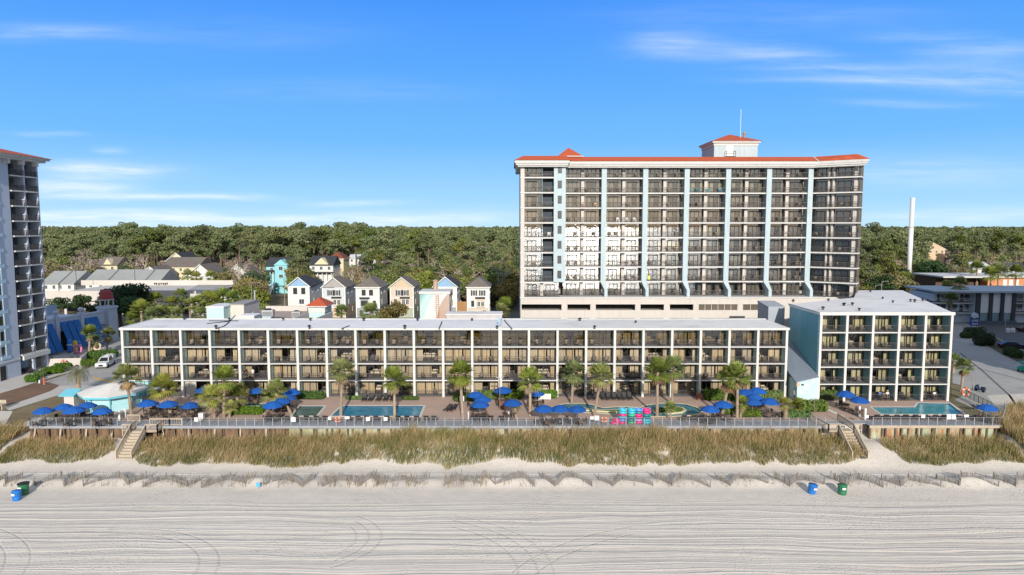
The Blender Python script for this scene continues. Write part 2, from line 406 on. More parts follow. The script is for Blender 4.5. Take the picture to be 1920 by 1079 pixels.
for (a,b),g in zip(FU,GR):
    A=G(a,915,BZ+.2); B=G(b,915,BZ+.2)
    blades(int(420*g),A.x-.6,B.x+.6,75.4,78.6,lambda x,y:(1 if mn.noise((x*.9,y*.5,5))>-.05 else 0),.3,.95,.05,(.1,.0))
blades(700,-62,62,77.2,82.5,lambda x,y:1 if mn.noise((x*.4,y*.8,8))>.42 else 0,.2,.6,.05)
BL=np.array(bl); V=BL.reshape(-1,3); i=np.arange(len(BL))[:,None]*6
Fq=np.concatenate([i+np.array([[0,1,2,3]]),i+np.array([[3,2,4,5]])])
o=link('dune_grass',np_mesh('dune_grass',V,Fq,GRASS)); o['kind']='stuff'; o['label']='tall straw and green beach grass covering the low dune'

# --- sand fences ---------------------------------------------------------
WOODG=M('weathered_slats',(.21,.195,.185),.9,.3,6)
for k,(a,b) in enumerate(FU):
    A=G(a+4,915,BZ+.1); C=G(b-4,915,BZ+.1); sk=random.uniform(.30,.70); A=Vector((A.x,75.7+random.uniform(-.2,.2),0)); C=Vector((C.x,75.8+random.uniform(-.3,.4),0)); Bm=Vector((A.x+(C.x-A.x)*sk,77.5+random.uniform(-.2,.5),0))
    mid=(a+b)/2; flap=[Vector((C.x+random.uniform(.7,1.3),77.4,0))] if mid<960 and random.random()<.75 else []
    pre=[Vector((A.x-random.uniform(.9,1.7),77.6,0))] if mid>=960 else []
    line=pre+[A,Bm,C]+flap; mb=MB(); ps=MB(); hh=random.uniform(.62,.95); bury=random.choice([-1,1,0])
    for p,q in zip(line,line[1:]):
        L=(q-p).length; c=int(L/.095); lean=random.uniform(-.18,.18)
        for j in range(c):
            s=p+(q-p)*(j/c); s=s+Vector((0,.12*math.sin(j*.13+k),0)); z=zb(s.x,s.y)-.08
            u=(s.x-A.x)/(C.x-A.x); h=hh*random.uniform(.88,1.06)*(1-.45*max(0,bury*(u-.5)*2))
            if random.random()<.07+.25*max(0,mn.noise((s.x*.8,k,2))): continue
            mb.bar((s.x,s.y,z),(s.x+random.uniform(-.05,.05),s.y+lean*h+random.uniform(-.05,.05),z+h),.062,.014)
        for hz in (.25,.6,.9):
            mb.bar((p.x,p.y,zb(p.x,p.y)+hz*hh),(q.x,q.y,zb(q.x,q.y)+hz*hh),.012)
    e=thing('sand_fence','grey slatted sand fence %s in the beach row, counted from the left'%nth(k+1),'fence',(0,0,0),group='sand fences along the dune foot')
    mb.build('slat_panel',WOODG,e)
    for s in line:
        pm=MB(); z=zb(s.x,s.y); pm.bar((s.x,s.y,z-.1),(s.x+random.uniform(-.06,.06),s.y,z+hh*random.uniform(1.0,1.25)),.085); pm.build('post',WOODG,e)

# --- inland ground ---------------------------------------------------------
m,t=nt('inland_ground'); n=N(t); p=n.pos()
a=n.noise(p,.02,4,.6); b=n.noise(p,.5,4,.6)
c=n.mix(n.mapr(a,.4,.6,0,1),(.17,.145,.095),(.10,.115,.045)); c=n.mix(n.mapr(b,.35,.7,0,.7),c,(.24,.20,.14))
n.out(n.bsdf(c,.95,0,.1,n.bump(b,.5,.2))); GROUND=m
o=sheet('ground',[(-9000,104.2),(-62.5,104.2),(-62.5,89.4),(-62.5,104.2),(9000,104.2),(9000,9000),(-9000,9000)][0:2]+[(9000,104.2),(9000,9000),(-9000,9000)],GZ,GROUND)
for x0,x1 in ((-9000,-62.6),(64.3,9000)):
    sheet('ground',[(x0,92.5),(x1,92.5),(x1,104.2),(x0,104.2)],GZ,GROUND)
ASPH=M('asphalt',(.38,.365,.345),.9,.18,.5,bump=.2,stain=.3)
ASPD=M('asphalt_dark',(.115,.115,.12),.9,.15,.8,bump=.2,stain=.2)
CONC=M('concrete',(.52,.49,.45),.88,.1,1.2,bump=.15,stain=.2)
KERB=M('kerb_concrete',(.55,.52,.48),.85,.12,2)
PAVER=None
m,t=nt('pool_deck_pavers'); n=N(t); p=n.pos()
br=n.n('ShaderNodeTexBrick',{'Vector':p,'Color1':(.50,.34,.275,1),'Color2':(.57,.41,.33,1),'Mortar':(.30,.24,.20,1),'Scale':3.0,'Mortar Size':.012})
q=n.noise(p,.35,4,.6); c=n.mix(n.mapr(q,.4,.7,0,.55),br.outputs[0],(.36,.29,.25))
c=n.mix(n.mapr(n.noise(p,1.7,4,.6),.6,.75,0,.4),c,(.26,.20,.17))
n.out(n.bsdf(c,.8,0,.25)); PAVER=m
LAWN=M('dry_lawn',(.20,.155,.085),.95,.35,.8,bump=.6); TURF=M('green_turf',(.10,.17,.03),.95,.25,4,bump=.5)
MULCH=M('bare_earth',(.19,.115,.075),.95,.3,.9,bump=.6)
YEL=M('yellow_paint',(.62,.42,.06),.7,.15,2); WHITEP=M('white_paint',(.75,.75,.73),.7,.08,2)
# left: drive, path, beds
Z1=GZ+.004
sheet('driveway',gp([(150,640),(236,632),(236,668),(240,700),(246,716),(200,724),(150,724),(112,724),(84,716),(120,704),(168,690),(190,668),(170,655)],Z1),Z1,ASPH)
sheet('path',gp([(112,723.5),(175,723),(182,735),(150,737),(104,743),(60,757),(18,770),(6,764),(60,746),(96,733)],Z1+.004),Z1+.004,CONC)
sheet('bare_lawn',gp([(-40,755),(0,738),(30,729),(62,720.5),(92,717.5),(111,722.5),(98,732),(58,746),(6,763),(-40,780)],Z1+.002),Z1+.002,MULCH)
sheet('dry_lawn',gp([(24,771),(104,744.5),(150,738.5),(168,741),(200,760),(120,772),(60,786),(36,797),(10,796)],Z1+.002),Z1+.002,LAWN)
sheet('pool_terrace',gp([(-60,735),(26,702),(78,687),(160,676),(152,694),(110,704),(70,716),(0,740),(-60,762)],Z1+.001),Z1+.001,CONC)
sheet('forecourt',gp([(80,676),(82,640),(175,636),(196,652),(165,676),(120,690)],Z1+.002),Z1+.002,CONC)
sheet('yellow_marking',gp([(171,709.5),(178,708),(217,716.5),(216,719)],Z1+.012),Z1+.012,YEL)
sheet('beach_access',gp([(-60,800),(10,797),(30,800),(58,795),(60,812),(-60,830)],GZ-.2)if False else [(-90,89.5),(-62.6,89.5),(-62.6,92.6),(-72,97),(-90,98)],GZ+.002,SAND)
# right: street, kerbed verge, car park
sheet('road',gp([(1774,640),(1776,604),(1812,607),(1850,616),(1990,650),(2300,720),(2500,900),(1990,800),(1880,790),(1786,748),(1786,690)],Z1),Z1,ASPH)
sheet('car_park',gp([(1830,606),(1960,604),(2200,640),(2200,700),(1990,676),(1925,660),(1870,634)],Z1+.002),Z1+.002,ASPD)
vb=MB(); ring=gp([(1797,626),(1822,622),(1862,632),(1925,661),(1990,684),(1990,714),(1922,688),(1880,668),(1848,650),(1822,636)],GZ)
vb.prism(ring,GZ,GZ+.13); o=vb.build('verge_kerb',KERB); o['kind']='structure'
cx=sum(p[0] for p in ring)/len(ring); cy=sum(p[1] for p in ring)/len(ring)
sheet('verge',[(x+(cx-x)*.06,y+(cy-y)*.06) for x,y in ring],GZ+.135,M('verge_soil',(.10,.085,.05),.95,.3,1))
for a,b,wd in [((1800,662),(1838,692),.16),((1838,692),(1893,742),.16),((1830,690),(1925,715),.16),((1893,742),(1905,760),.16)]:
    A=G(*a,Z1);B=G(*b,Z1);d=(B-A).normalized();s=Vector((-d.y,d.x,0))*wd
    sheet('pavement_seam',[tuple((A-s)[:2]),tuple((A+s)[:2]),tuple((B+s)[:2]),tuple((B-s)[:2])],Z1+.006,ASPD)
sheet('beach_access',gp([(1880,776),(1858,752),(1850,742),(1925,738),(2050,745),(2050,790)],Z1+.006),Z1+.006,SAND)
sheet('lawn_strip',gp([(1783,718),(1800,722),(1806,742),(1786,752)],Z1+.008),Z1+.008,LAWN)
# back streets
sheet('side_street',[(-300,196),(320,196),(320,206),(-300,206)],GZ+.006,ASPD)
sheet('sandy_field',gp([(1690,536),(1775,540),(1782,556),(1700,556)],Z1),Z1,M('sandy_field',(.36,.27,.19),.95,.25,.3))
sheet('back_street',gp([(930,600),(960,575),(965,560),(940,556),(900,600)],Z1+.02),Z1+.02,ASPD)

# --- pool terrace with its pools -----------------------------------------------
POOLS={'shallow green plunge pool with pale coping':[(563,762),(608,762),(593,780),(548,780)],
 'long blue lap pool in the pink paving':[(642,761.5),(794,761.5),(786,780.5),(622,780.5)],
 'turquoise pool with a stepped edge below the five storey block':[(1634,764),(1717,764),(1722,756),(1780,757),(1806,777),(1654,777)],
 'winding lazy river pool round grassed islands':[(1028,772),(1042,762),(1060,757.5),(1085,757),(1108,759),(1130,765.5),(1150,764),(1172,763),(1200,765),(1216,760),(1240,757),(1262,756.5),(1285,758.5),(1303,763.5),(1316,771),(1310,776),(1290,779),(1262,780.5),(1225,781),(1190,779),(1160,777),(1120,774),(1080,772.5),(1045,775)],
 'teal splash pool with cream borders behind the palms':[(322,760),(400,757),(500,757.5),(505,763),(494,775),(455,774),(420,770),(370,768),(328,765)]}
ISL={3:[[(1222,770),(1240,764.5),(1262,762),(1280,764.5),(1287,769),(1280,773.5),(1255,776),(1232,775)],[(1052,767.5),(1085,763.5),(1115,768.5),(1150,768.5),(1195,769.5),(1214,772),(1190,775.5),(1150,773),(1100,769.5)]],
 4:[[(345,763),(400,761.5),(488,761.5),(484,765),(440,765),(350,765.2)]]}
def water_mat(name,col,deep):
    m,t=nt(name); n=N(t); p=n.pos()
    b=n.bump(n.math('ADD',n.noise(p,1.5,3,.6),n.math('MULTIPLY',n.noise(p,6,2),.3)),.22,.25)
    c=n.mix(n.mapr(n.noise(n.scl(p,.35,.6,1),1.0,3,.6),.35,.65,0,1),deep,col)
    n.out(n.bsdf(c,.04,0,.35,b)); return m
WATS=[water_mat('green_pool_water',(.075,.15,.135),(.05,.11,.10)),water_mat('deep_pool_water',(.035,.26,.40),(.02,.19,.32)),water_mat('turquoise_pool_water',(.07,.36,.42),(.04,.27,.34)),water_mat('river_water',(.08,.27,.32),(.04,.17,.22)),water_mat('teal_pool_water',(.10,.33,.29),(.05,.22,.20))]
COPE=M('pool_coping',(.62,.58,.52),.7,.1,3); COPEY=M('cream_coping',(.66,.57,.36),.7,.1,3)
PLAST=M('pool_plaster',(.22,.55,.62),.6,.12,.7); PLASTG=M('pool_plaster_green',(.12,.24,.21),.6,.15,.7); PLASTB=M('pool_plaster_deep',(.08,.36,.55),.6,.12,.7); TILE=M('waterline_tile',(.03,.06,.12),.3,.2,6); PLASTT=M('pool_plaster_teal',(.18,.48,.40),.6,.15,.7)
holes=[]
def offs(pts,d):
    n_=len(pts); a=sum(pts[i][0]*pts[(i+1)%n_][1]-pts[(i+1)%n_][0]*pts[i][1] for i in range(n_))
    s=-1 if a>0 else 1; out=[]
    for i in range(n_):
        p0,p1,p2=(Vector(pts[i-1]),Vector(pts[i]),Vector(pts[(i+1)%n_]))
        e1=(p1-p0).normalized(); e2=(p2-p1).normalized(); nn=(Vector((-e1.y,e1.x))+Vector((-e2.y,e2.x)))
        if nn.length<1e-5: nn=Vector((-e1.y,e1.x))
        nn.normalize(); k=d/max(.4,nn.dot(Vector((-e1.y,e1.x))))
        out.append(tuple(p1+nn*s*k))
    return out
for k,(lab,pxs) in enumerate(POOLS.items()):
    pts=gp(pxs,0); holes.append(pts); e=thing('swimming_pool',lab,'pool',(0,0,0))
    pl=[PLASTG,PLASTB,PLAST,PLAST,PLASTT][k]; dep=[.5,1.3,1.2,.9,.5][k]; mb=MB(); n_=len(pts)
    vs=[(x,y,-.16) for x,y in pts]+[(x,y,-dep) for x,y in pts]
    mb.add(vs,[(i,(i+1)%n_,n_+(i+1)%n_,n_+i) for i in range(n_)],0)
    vs=[(x,y,.0) for x,y in pts]+[(x,y,-.16) for x,y in pts]
    mb.add(vs,[(i,(i+1)%n_,n_+(i+1)%n_,n_+i) for i in range(n_)],1)
    mb.build('basin',[pl,TILE],e)
    sheet('pool_floor',pts,-dep,pl,kind=None,parent=e)
    sheet('water_surface',pts,-.10,WATS[k],kind=None,parent=e)
    ou=offs(pts,.32); cm=MB()
    for i in range(n_):
        j=(i+1)%n_; q=[(*pts[i],.035),(*pts[j],.035),(*ou[j],.035),(*ou[i],.035)]; lo=[(a,b,.002) for a,b,c in q]
        cm.add(q+lo,[(0,1,2,3),(2,3,7,6),(0,1,5,4)])
    cm.build('coping',COPEY if k in(3,4) else COPE,e)
    for ip in ISL.get(k,[]):
        ii=gp(ip,0); im=MB(); im.prism(ii,-dep,.05,0); im.build('island_kerb',COPEY,e)
        s=offs(ii,-.28); sheet('island_lawn',s,.056,TURF if k==3 else COPEY,kind=None,parent=e)
    if k in(1,2):
        for (a,b) in ([(700,778),(712,778)] if k==1 else [(1683,775),(1690,775)]):
            pass
deck=[(-62.4,91.2),(63.6,91.2),(66.2,101.6),(66.2,104.0),(43.5,112),(-62.4,112)]
sheet('pool_deck',deck,0,PAVER,holes=holes)
e=MB().box(-62.4,63.6,91.0,91.196,-3.6,-.004).build('deck_edge',CONC); e['kind']='structure'
sheet('boundary_stripe',gp([(1524,757),(1527,756),(1584,781),(1578,781)],.004),.004,WHITEP)
# ================= hotels =================
WHT=M('hotel_white',(.61,.60,.585),.75,.08,1.2,streak=.34)
AQUA=M('hotel_aqua',(.52,.74,.73),.8,.08,1.2,streak=.25)
TEAL=M('hotel_teal',(.20,.39,.46),.8,.10,1.0,streak=.2)
ROOFW=M('roof_membrane',(.74,.73,.74),.85,.13,.35,stain=.55)
BRONZE=M('bronze_frame',(.030,.024,.020),.45,.2,8,spec=.5)
RAIL=M('dark_railing',(.085,.078,.075),.5,.2,8,spec=.4)
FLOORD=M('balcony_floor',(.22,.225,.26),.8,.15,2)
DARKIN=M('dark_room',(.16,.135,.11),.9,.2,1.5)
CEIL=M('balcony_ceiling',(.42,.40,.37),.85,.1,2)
BLACK=M('black_metal',(.018,.018,.02),.5,.2,6)
GALV=M('galvanised',(.45,.46,.47),.45,.15,4,metal=.7)
SKYB=M('pale_blue_stucco',(.43,.515,.555),.85,.08,.7,streak=.3)
CREAM=M('cream_stucco',(.56,.515,.48),.85,.06,.8,streak=.22)
TILER=None
def curtain(name,col,sc=14):
    m,t=nt(name); n=N(t); p=n.pos(); x,y,z=n.sep(p)
    r=n.n('ShaderNodeObjectInfo').outputs['Random']
    f=n.math('SINE',n.math('ADD',n.math('MULTIPLY',n.math('ADD',x,n.math('MULTIPLY',y,.7)),sc),n.math('MULTIPLY',n.noise(p,2.0,2),5)))
    c=n.mix(n.mapr(f,-1,1,0,1),tuple(k*.82 for k in col),col)
    c=n.n('ShaderNodeHueSaturation',{'Color':c,'Value':n.mapr(r,0,1,.82,1.12),'Saturation':n.mapr(n.math('FRACT',n.math('MULTIPLY',r,7.3)),0,1,.8,1.2)}).outputs[0]
    n.out(n.bsdf(c,.9,0,.1)); return m
CUR=curtain('beige_curtain',(.66,.53,.37)); CURG=curtain('pale_green_curtain',(.60,.56,.36)); CURO=curtain('olive_drape',(.25,.19,.075)); CURT=curtain('tan_curtain',(.35,.325,.285))
def glass(name,tint,base,rough=.0):
    m,t=nt(name); n=N(t); p=n.pos()
    b=n.bump(n.noise(p,1.1,2),.05,.05)
    fr=n.n('ShaderNodeFresnel',{'IOR':1.5,'Normal':b}).outputs[0]
    f=n.math('ADD',n.math('MULTIPLY',fr,1.3),base,clamp=True)
    g=n.n('ShaderNodeBsdfGlossy',{'Color':(.95,.97,1,1),'Roughness':rough,'Normal':b}).outputs[0]
    tr=n.n('ShaderNodeBsdfTransparent',{'Color':(*tint,1)}).outputs[0]
    n.out(n.n('ShaderNodeMixShader',{0:f,1:tr,2:g}).outputs[0]); return m
GLASS=glass('clear_pane',(.86,.86,.84),.02); GLASSH=glass('film_pane',(.72,.69,.65),.17); GLASST=glass('film_pane_top',(.55,.52,.42),.10)
m,t=nt('red_roof_tiles'); n=N(t); p=n.pos(); x,y,z=n.sep(p)
wv=n.math('SINE',n.math('MULTIPLY',n.math('ADD',x,y),9.0))
c=n.mix(n.noise(p,1.2,4,.6),(.40,.075,.030),(.52,.115,.05)); c=n.mix(n.mapr(wv,-1,1,0,.3),c,(.27,.05,.025))
n.out(n.bsdf(c,.75,0,.3,n.bump(wv,.4,.1))); TILER=m

# --- furniture prototypes for the balconies ---
def chair_proto():
    e=thing('balcony_chair','x','chair'); f=MB()
    for sx in(-.26,.26):
        f.bar((sx,-.24,0),(sx,-.22,.62),.035); f.bar((sx,.24,0),(sx,.32,.95),.035); f.bar((sx,-.24,.62),(sx,.28,.64),.045)
    f.bar((-.26,.32,.95),(.26,.32,.95),.035); f.bar((-.26,-.23,.38),(.26,-.23,.38),.03); f.build('frame',BLACK,e)
    s=MB(); s.box(-.25,.25,-.25,.25,.40,.45); s.add([(-.25,.25,.45),(.25,.25,.45),(.25,.33,.93),(-.25,.33,.93),(-.25,.29,.44),(.25,.29,.44),(.25,.37,.92),(-.25,.37,.92)],[(0,1,2,3),(7,6,5,4),(0,4,5,1),(2,6,7,3),(1,5,6,2),(3,7,4,0)])
    s.build('sling',None or M('brown_sling',(.25,.20,.16),.85,.25,5,rnd=.35),e); return e
CH=chair_proto(); CHUSED=[False]
def chair(loc,rz,label,group,kind=None):
    if kind is None:
        if not CHUSED[0]:
            CHUSED[0]=True; CH.location=loc; CH.rotation_euler=(0,0,rz); CH['label']=label; CH['group']=group; return CH
        return dup(CH,label,loc,rz,group)
    o=dup(CH,label,loc,rz,group)
    return o
WCH=None
def white_chair_proto(col,name):
    e=thing('balcony_chair','x','chair'); f=MB()
    mm=M(name,col,.5,.06,3)
    for sx in(-.27,.27):
        f.bar((sx,-.25,0),(sx,-.25,.62),.06); f.bar((sx,.25,0),(sx,.30,.92),.06); f.box(sx-.06,sx+.06,-.3,.3,.60,.65)
    f.build('frame',mm,e); s=MB(); s.box(-.26,.26,-.26,.26,.38,.44); s.box(-.26,.26,.25,.31,.5,.95); s.build('seat',mm,e); return e
# bed used in rooms whose curtains are drawn back
def bed_proto():
    e=thing('bed','x','bed'); MB().box(-.95,.95,-1,1,.05,.4).build('base',M('bed_base',(.10,.06,.04),.7,.2,4),e)
    MB().box(-.97,.97,-1.02,.9,.4,.68).build('bedspread',M('bedspread',(.66,.56,.45),.9,.1,2,rnd=.15),e)
    for s in(-.5,.5):
        MB().box(s-.38,s+.38,.35,.88,.682,.86).build('pillow',M('pillow',(.75,.7,.63),.9,.05,4),e)
    MB().box(-1.0,1.0,1.0,1.08,0,1.25).build('headboard',M('headboard',(.20,.10,.05),.6,.25,3),e); return e
BED=bed_proto(); BEDUSED=[False]
FLN=['ground-floor','second-floor','third-floor','fourth-floor','top-floor']

def railing(x0,x1,y,z,parent,h=1.02,step=.13,mat=None,name='railing',seg=None):
    b=MB(); b.bar((x0,y,z+h),(x1,y,z+h),.05); b.bar((x0,y,z+.10),(x1,y,z+.10),.035)
    k=max(2,int((x1-x0)/step))
    for i in range(1,k):
        xx=x0+(x1-x0)*i/k; b.bar((xx,y,z+.1),(xx,y,z+h),.018)
    mx=(x0+x1)/2
    for xx in (x0+.02,mx,x1-.02): b.bar((xx,y,z),(xx,y,z+h+.02),.05)
    return b.build(name,mat or RAIL,parent)

def bay_hotel(name,label,xs,yf,floors,fh,rec,depth,wallmat,skip,curm,rng,side,pal,wide=()):
    """open-fronted motel block: fins, slabs, recessed glazing with curtains, rails, furniture"""
    e=thing(name,label,'hotel',(0,0,0)); top=floors*fh; yb=yf+rec; nb=len(xs)-1; inn=4.2
    # fins
    for i,x in enumerate(xs):
        wd=.35 if i not in wide else .55
        f=MB(); f.box(x-wd/2,x+wd/2,yf,yf+.35,.003,top-.02,0); f.box(x-.11,x+.11,yf+.352,yf+rec+inn-.003,.003,top-.02,1)
        f.build('column',[WHT,wallmat],e)
    for k in range(1,floors):
        s=MB()
        for i in range(nb):
            a=xs[i]+(.175 if i not in wide else .275)+.002; b=xs[i+1]-(.175 if i+1 not in wide else .275)-.002
            s.box(a,b,yf+.03,yf+.25,k*fh-.125,k*fh+.025,0)
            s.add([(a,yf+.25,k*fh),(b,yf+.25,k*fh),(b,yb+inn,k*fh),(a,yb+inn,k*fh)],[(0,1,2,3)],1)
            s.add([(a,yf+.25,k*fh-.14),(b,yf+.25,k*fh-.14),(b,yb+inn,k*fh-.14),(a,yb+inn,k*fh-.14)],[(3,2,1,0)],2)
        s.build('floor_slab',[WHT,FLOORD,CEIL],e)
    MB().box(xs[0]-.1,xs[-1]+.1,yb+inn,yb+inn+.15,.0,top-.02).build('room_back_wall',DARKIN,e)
    gf=MB(); gf.add([(xs[0],yf+.4,.02),(xs[-1],yf+.4,.02),(xs[-1],yb+inn,.02),(xs[0],yb+inn,.02)],[(0,1,2,3)]); gf.build('ground_slab',FLOORD,e)
    for k in range(floors):
        for i in range(nb):
            if (i,k) in skip: continue
            a=xs[i]+.115; b=xs[i+1]-.115; z=k*fh+.03; zt=(k+1)*fh-.16; fr=MB()
            W=b-a; xo=a if side(i)>0 else a
            # frame: head, sill, 4 mullions, low transom on one fixed light
            fr.box(a,b,yb,yb+.10,zt-.12,zt); fr.box(a,b,yb,yb+.10,z,z+.07)
            px=[a,a+W*.28,a+W*.52,a+W*.76,b-.08]
            px=[a,a+W*.26,a+W*.50,a+W*.74,b-.08] if rng.random()<.6 else [a,a+W*.33,a+W*.55,a+W*.78,b-.08]
            for q in px: fr.box(q,q+.08,yb+.002,yb+.098,z+.07,zt-.12)
            lo=rng.choice([0,3]); fr.box(px[lo]+.08,px[lo+1],yb+.004,yb+.09,z+.62,z+.69)
            wn=fr.build('window',BRONZE,e)
            MB().add([(a+.03,yb+.05,z+.05),(b-.03,yb+.05,z+.05),(b-.03,yb+.05,zt-.05),(a+.03,yb+.05,zt-.05)],[(0,1,2,3)]).build('pane',GLASST if (k==floors-1 and pal!='right') else GLASS,wn)
            # curtains
            cm=curm(i,k,rng); yc=yb+.2; openk=rng.random(); segs=[]
            if openk<.34: segs=[(a+.05,a+W*.30),(a+W*.34,a+W*.62),(a+W*.68,b-.05)]
            elif openk<.55: segs=[(a+.05,a+W*.33),(a+W*.62,b-.05)]
            elif openk<.75: segs=[(a+.05,a+W*.24),(a+W*.80,b-.05)]
            elif openk<.88: segs=[(a+W*.03,a+W*.55),(a+W*.85,b-.05)]
            else: segs=[(a+.05,a+W*.18),(a+W*.52,b-.05)]
            for (p,q) in segs:
                c=MB(); nn=max(4,int((q-p)/.13))
                vs=[]
                for j in range(nn+1):
                    xx=p+(q-p)*j/nn; yy=yc+.045*math.sin(j*2.4)+.02*rng.random()
                    vs+= [(xx,yy,z+.06),(xx,yy,zt-.06)]
                c.add(vs,[(2*j,2*j+2,2*j+3,2*j+1) for j in range(nn)]); c.build('curtain',cm,wn)
            # cream air-conditioner unit under the fixed light
            u0=px[lo]+.10; u1=px[lo+1]-.03
            ac=MB(); ac.box(u0,u1,yb+.12,yb+.45,z+.09,z+.58,0)
            for j in range(5): ac.box(u0+.05,u1-.05,yb+.112,yb+.12,z+.15+j*.08,z+.18+j*.08,1)
            ac.build('air_conditioner',[M('cream_enamel',(.68,.55,.36),.6,.08,3,rnd=.12),M('cream_shadow_slot',(.40,.32,.21),.6,.1,3)],wn)
            lm=MB(); lm.lathe([(.0,0),(.09,.04),(.09,.16),(.05,.22)],(a+W*(.5+.3*rng.random()),yb-.10,zt-.42),8); lm.build('wall_light',WHITEP,wn)
            if k>0: railing(a-.0,b+.0,yf+.14,k*fh+.03,e)
            else:
                railing(a,b,yf+.3,.02,e,.95)
            floor=FLN[k] if k<floors-1 else 'top-floor'
            bay='bay %s of the %s'%(nth(i+1),pal_name[pal])
            # furniture
            if openk>=.55 and rng.random()<.8:
                loc=(a+W*.5+rng.uniform(-.4,.4),yb+2.4,k*fh+.02); lb='cream covered bed in the %s room, %s'%(floor,bay)
                if not BEDUSED[0]: BEDUSED[0]=True; BED.location=loc; BED['label']=lb; BED['group']='beds seen through the balcony doors'; BED['category']='bed'
                else: dup(BED,lb,loc,0,'beds seen through the balcony doors')
            n_=rng.choice([1,2,2]) if k>0 else rng.choice([0,1,1])
            spots=[(.25,'first'),(.72,'second')]; rng.shuffle(spots)
            for q,(sp,w_) in enumerate(spots[:n_]):
                chair((a+W*sp+rng.uniform(-.25,.25),yf+.78+rng.uniform(-.1,.15),k*fh+.035),rng.uniform(-.5,.5),'sling chair on the %s of the %s balcony, %s'%('left' if sp<.5 else 'right',floor,bay),'balcony chairs of the '+pal_name[pal])
    return e
pal_name={'low':'long white block','right':'five-storey block'}

# --- long four storey block ---
FHL=2.63; YF=104.0
xsl=[P(228+709*i/13+3,680,YF).x for i in range(13)]+[P(938+536*i/10,680,YF).x for i in range(11)]
rl=random.Random(11)
def curl(i,k,r):
    if k==3 and i<17: return CURO
    return CUR
skip={(0,0),(2,0),(1,0)}
low=bay_hotel('beach_hotel','long white four-storey hotel of open balconies behind the pools',xsl,YF,4,FHL,1.7,9,AQUA,skip,curl,rl,lambda i:1,'low',wide=(13,))
TOP=4*FHL
rf=MB(); rf.box(xsl[0]-.35,xsl[-1]+.35,YF-.12,YF+.3,TOP-.02,TOP+.33,0); rf.box(xsl[0]-.35,xsl[-1]+.35,YF+.302,YF+9.9,TOP-.01,TOP+.30,1)
rf.box(xsl[0]-.36,xsl[-1]+.36,YF+9.902,YF+10.1,TOP-.01,TOP+.40,0)
rf.box(xsl[0]-.36,xsl[0]-.05,YF+.304,YF+9.9,TOP+.302,TOP+.36,0)
rf.build('roof',[WHT,ROOFW],low)
xj=xsl[13]; MB().box(xj-.15,xj+.15,YF+.31,YF+9.9,TOP+.303,TOP+.40).build('roof_joint',WHT,low)
MB().box(xsl[0]-.22,xsl[0]-.112,YF+.36,YF+9.8,.0,TOP-.02).build('end_wall',AQUA,low)
b=MB(); b.box(xsl[0]-.1,xsl[-1]+.1,YF+6.0,YF+9.8,0,TOP-.03); b.build('rear_rooms',CREAM,low)
# ground floor of the first bays: aqua hut front, dark recess, grey wall
MB().box(xsl[0]+.23,xsl[1]-.23,YF+.5,YF+.6,.02,2.4).build('storefront',M('aqua_shutter',(.32,.62,.64),.6,.1,1),low)
sf=MB()
for j in range(6): sf.box(xsl[0]+.4+j*.62,xsl[0]+.46+j*.62,YF+.44,YF+.498,.1,2.3)
sf.build('storefront_mullions',BRONZE,low)
MB().box(xsl[2]+.23,xsl[2]+1.9,YF+.5,YF+.62,.02,2.42).build('grey_screen_wall',M('grey_wall',(.50,.47,.44),.85,.1,1),low)
MB().box(xsl[1]+.25,xsl[3]-.25,YF+4.0,YF+4.1,.02,2.42).build('undercroft_wall',DARKIN,low)
# side wing deck at the left rear of the roof
def seam(pts,w,z,parent,mat=BLACK,name='roof_conduit'):
    b=MB()
    for p,q in zip(pts,pts[1:]): b.bar((p[0],p[1],z),(q[0],q[1],z),w,.10)
    return b.build(name,mat,parent)
zR=TOP+.36
for a in ([(388,607),(430,603),(441,592)],[(405,617),(420,612),(430,604)],[(823,617),(829,603)],[(392,602),(447,602)],[(640,617),(655,611)],[(960,617),(948,604),(946,600)]):
    pts=[G(x,y,zR) for x,y in a]; seam(pts,.14,zR,low)
vents=[(272,601),(345,600),(430,601),(531,601),(582,602),(682,602),(759,616),(783,602),(885,602),(932,616),(1087,602),(1115,616),(1192,606),(405,616),(580,616)]
def vent_proto():
    e=thing('roof_vent','x','vent'); b=MB(); b.lathe([(.26,0),(.26,.08),(.14,.10),(.14,.42)],(0,0,0),8); b.build('curb',BLACK,e)
    h=MB(); h.lathe([(.36,.38),(.40,.46),(.30,.62),(.10,.70),(0,.71)],(0,0,0),9); h.build('cowl',BLACK,e); return e
VT=vent_proto()
def vents_on(lst,z,where,fi):
    for k,(x,y) in enumerate(lst):
        p=G(x,y,z); lb='black cowled roof vent, %s from the left on the %s'%(nth(k+1),where)
        if fi and k==0: VT.location=p; VT.scale=(.7,.7,.7); VT['label']=lb; VT['group']='black roof vents'; VT['category']='vent'
        else: dup(VT,lb,p,random.uniform(0,6),'black roof vents',random.uniform(.55,.8))
vents_on(sorted(vents),TOP+.30,'long white block',True)
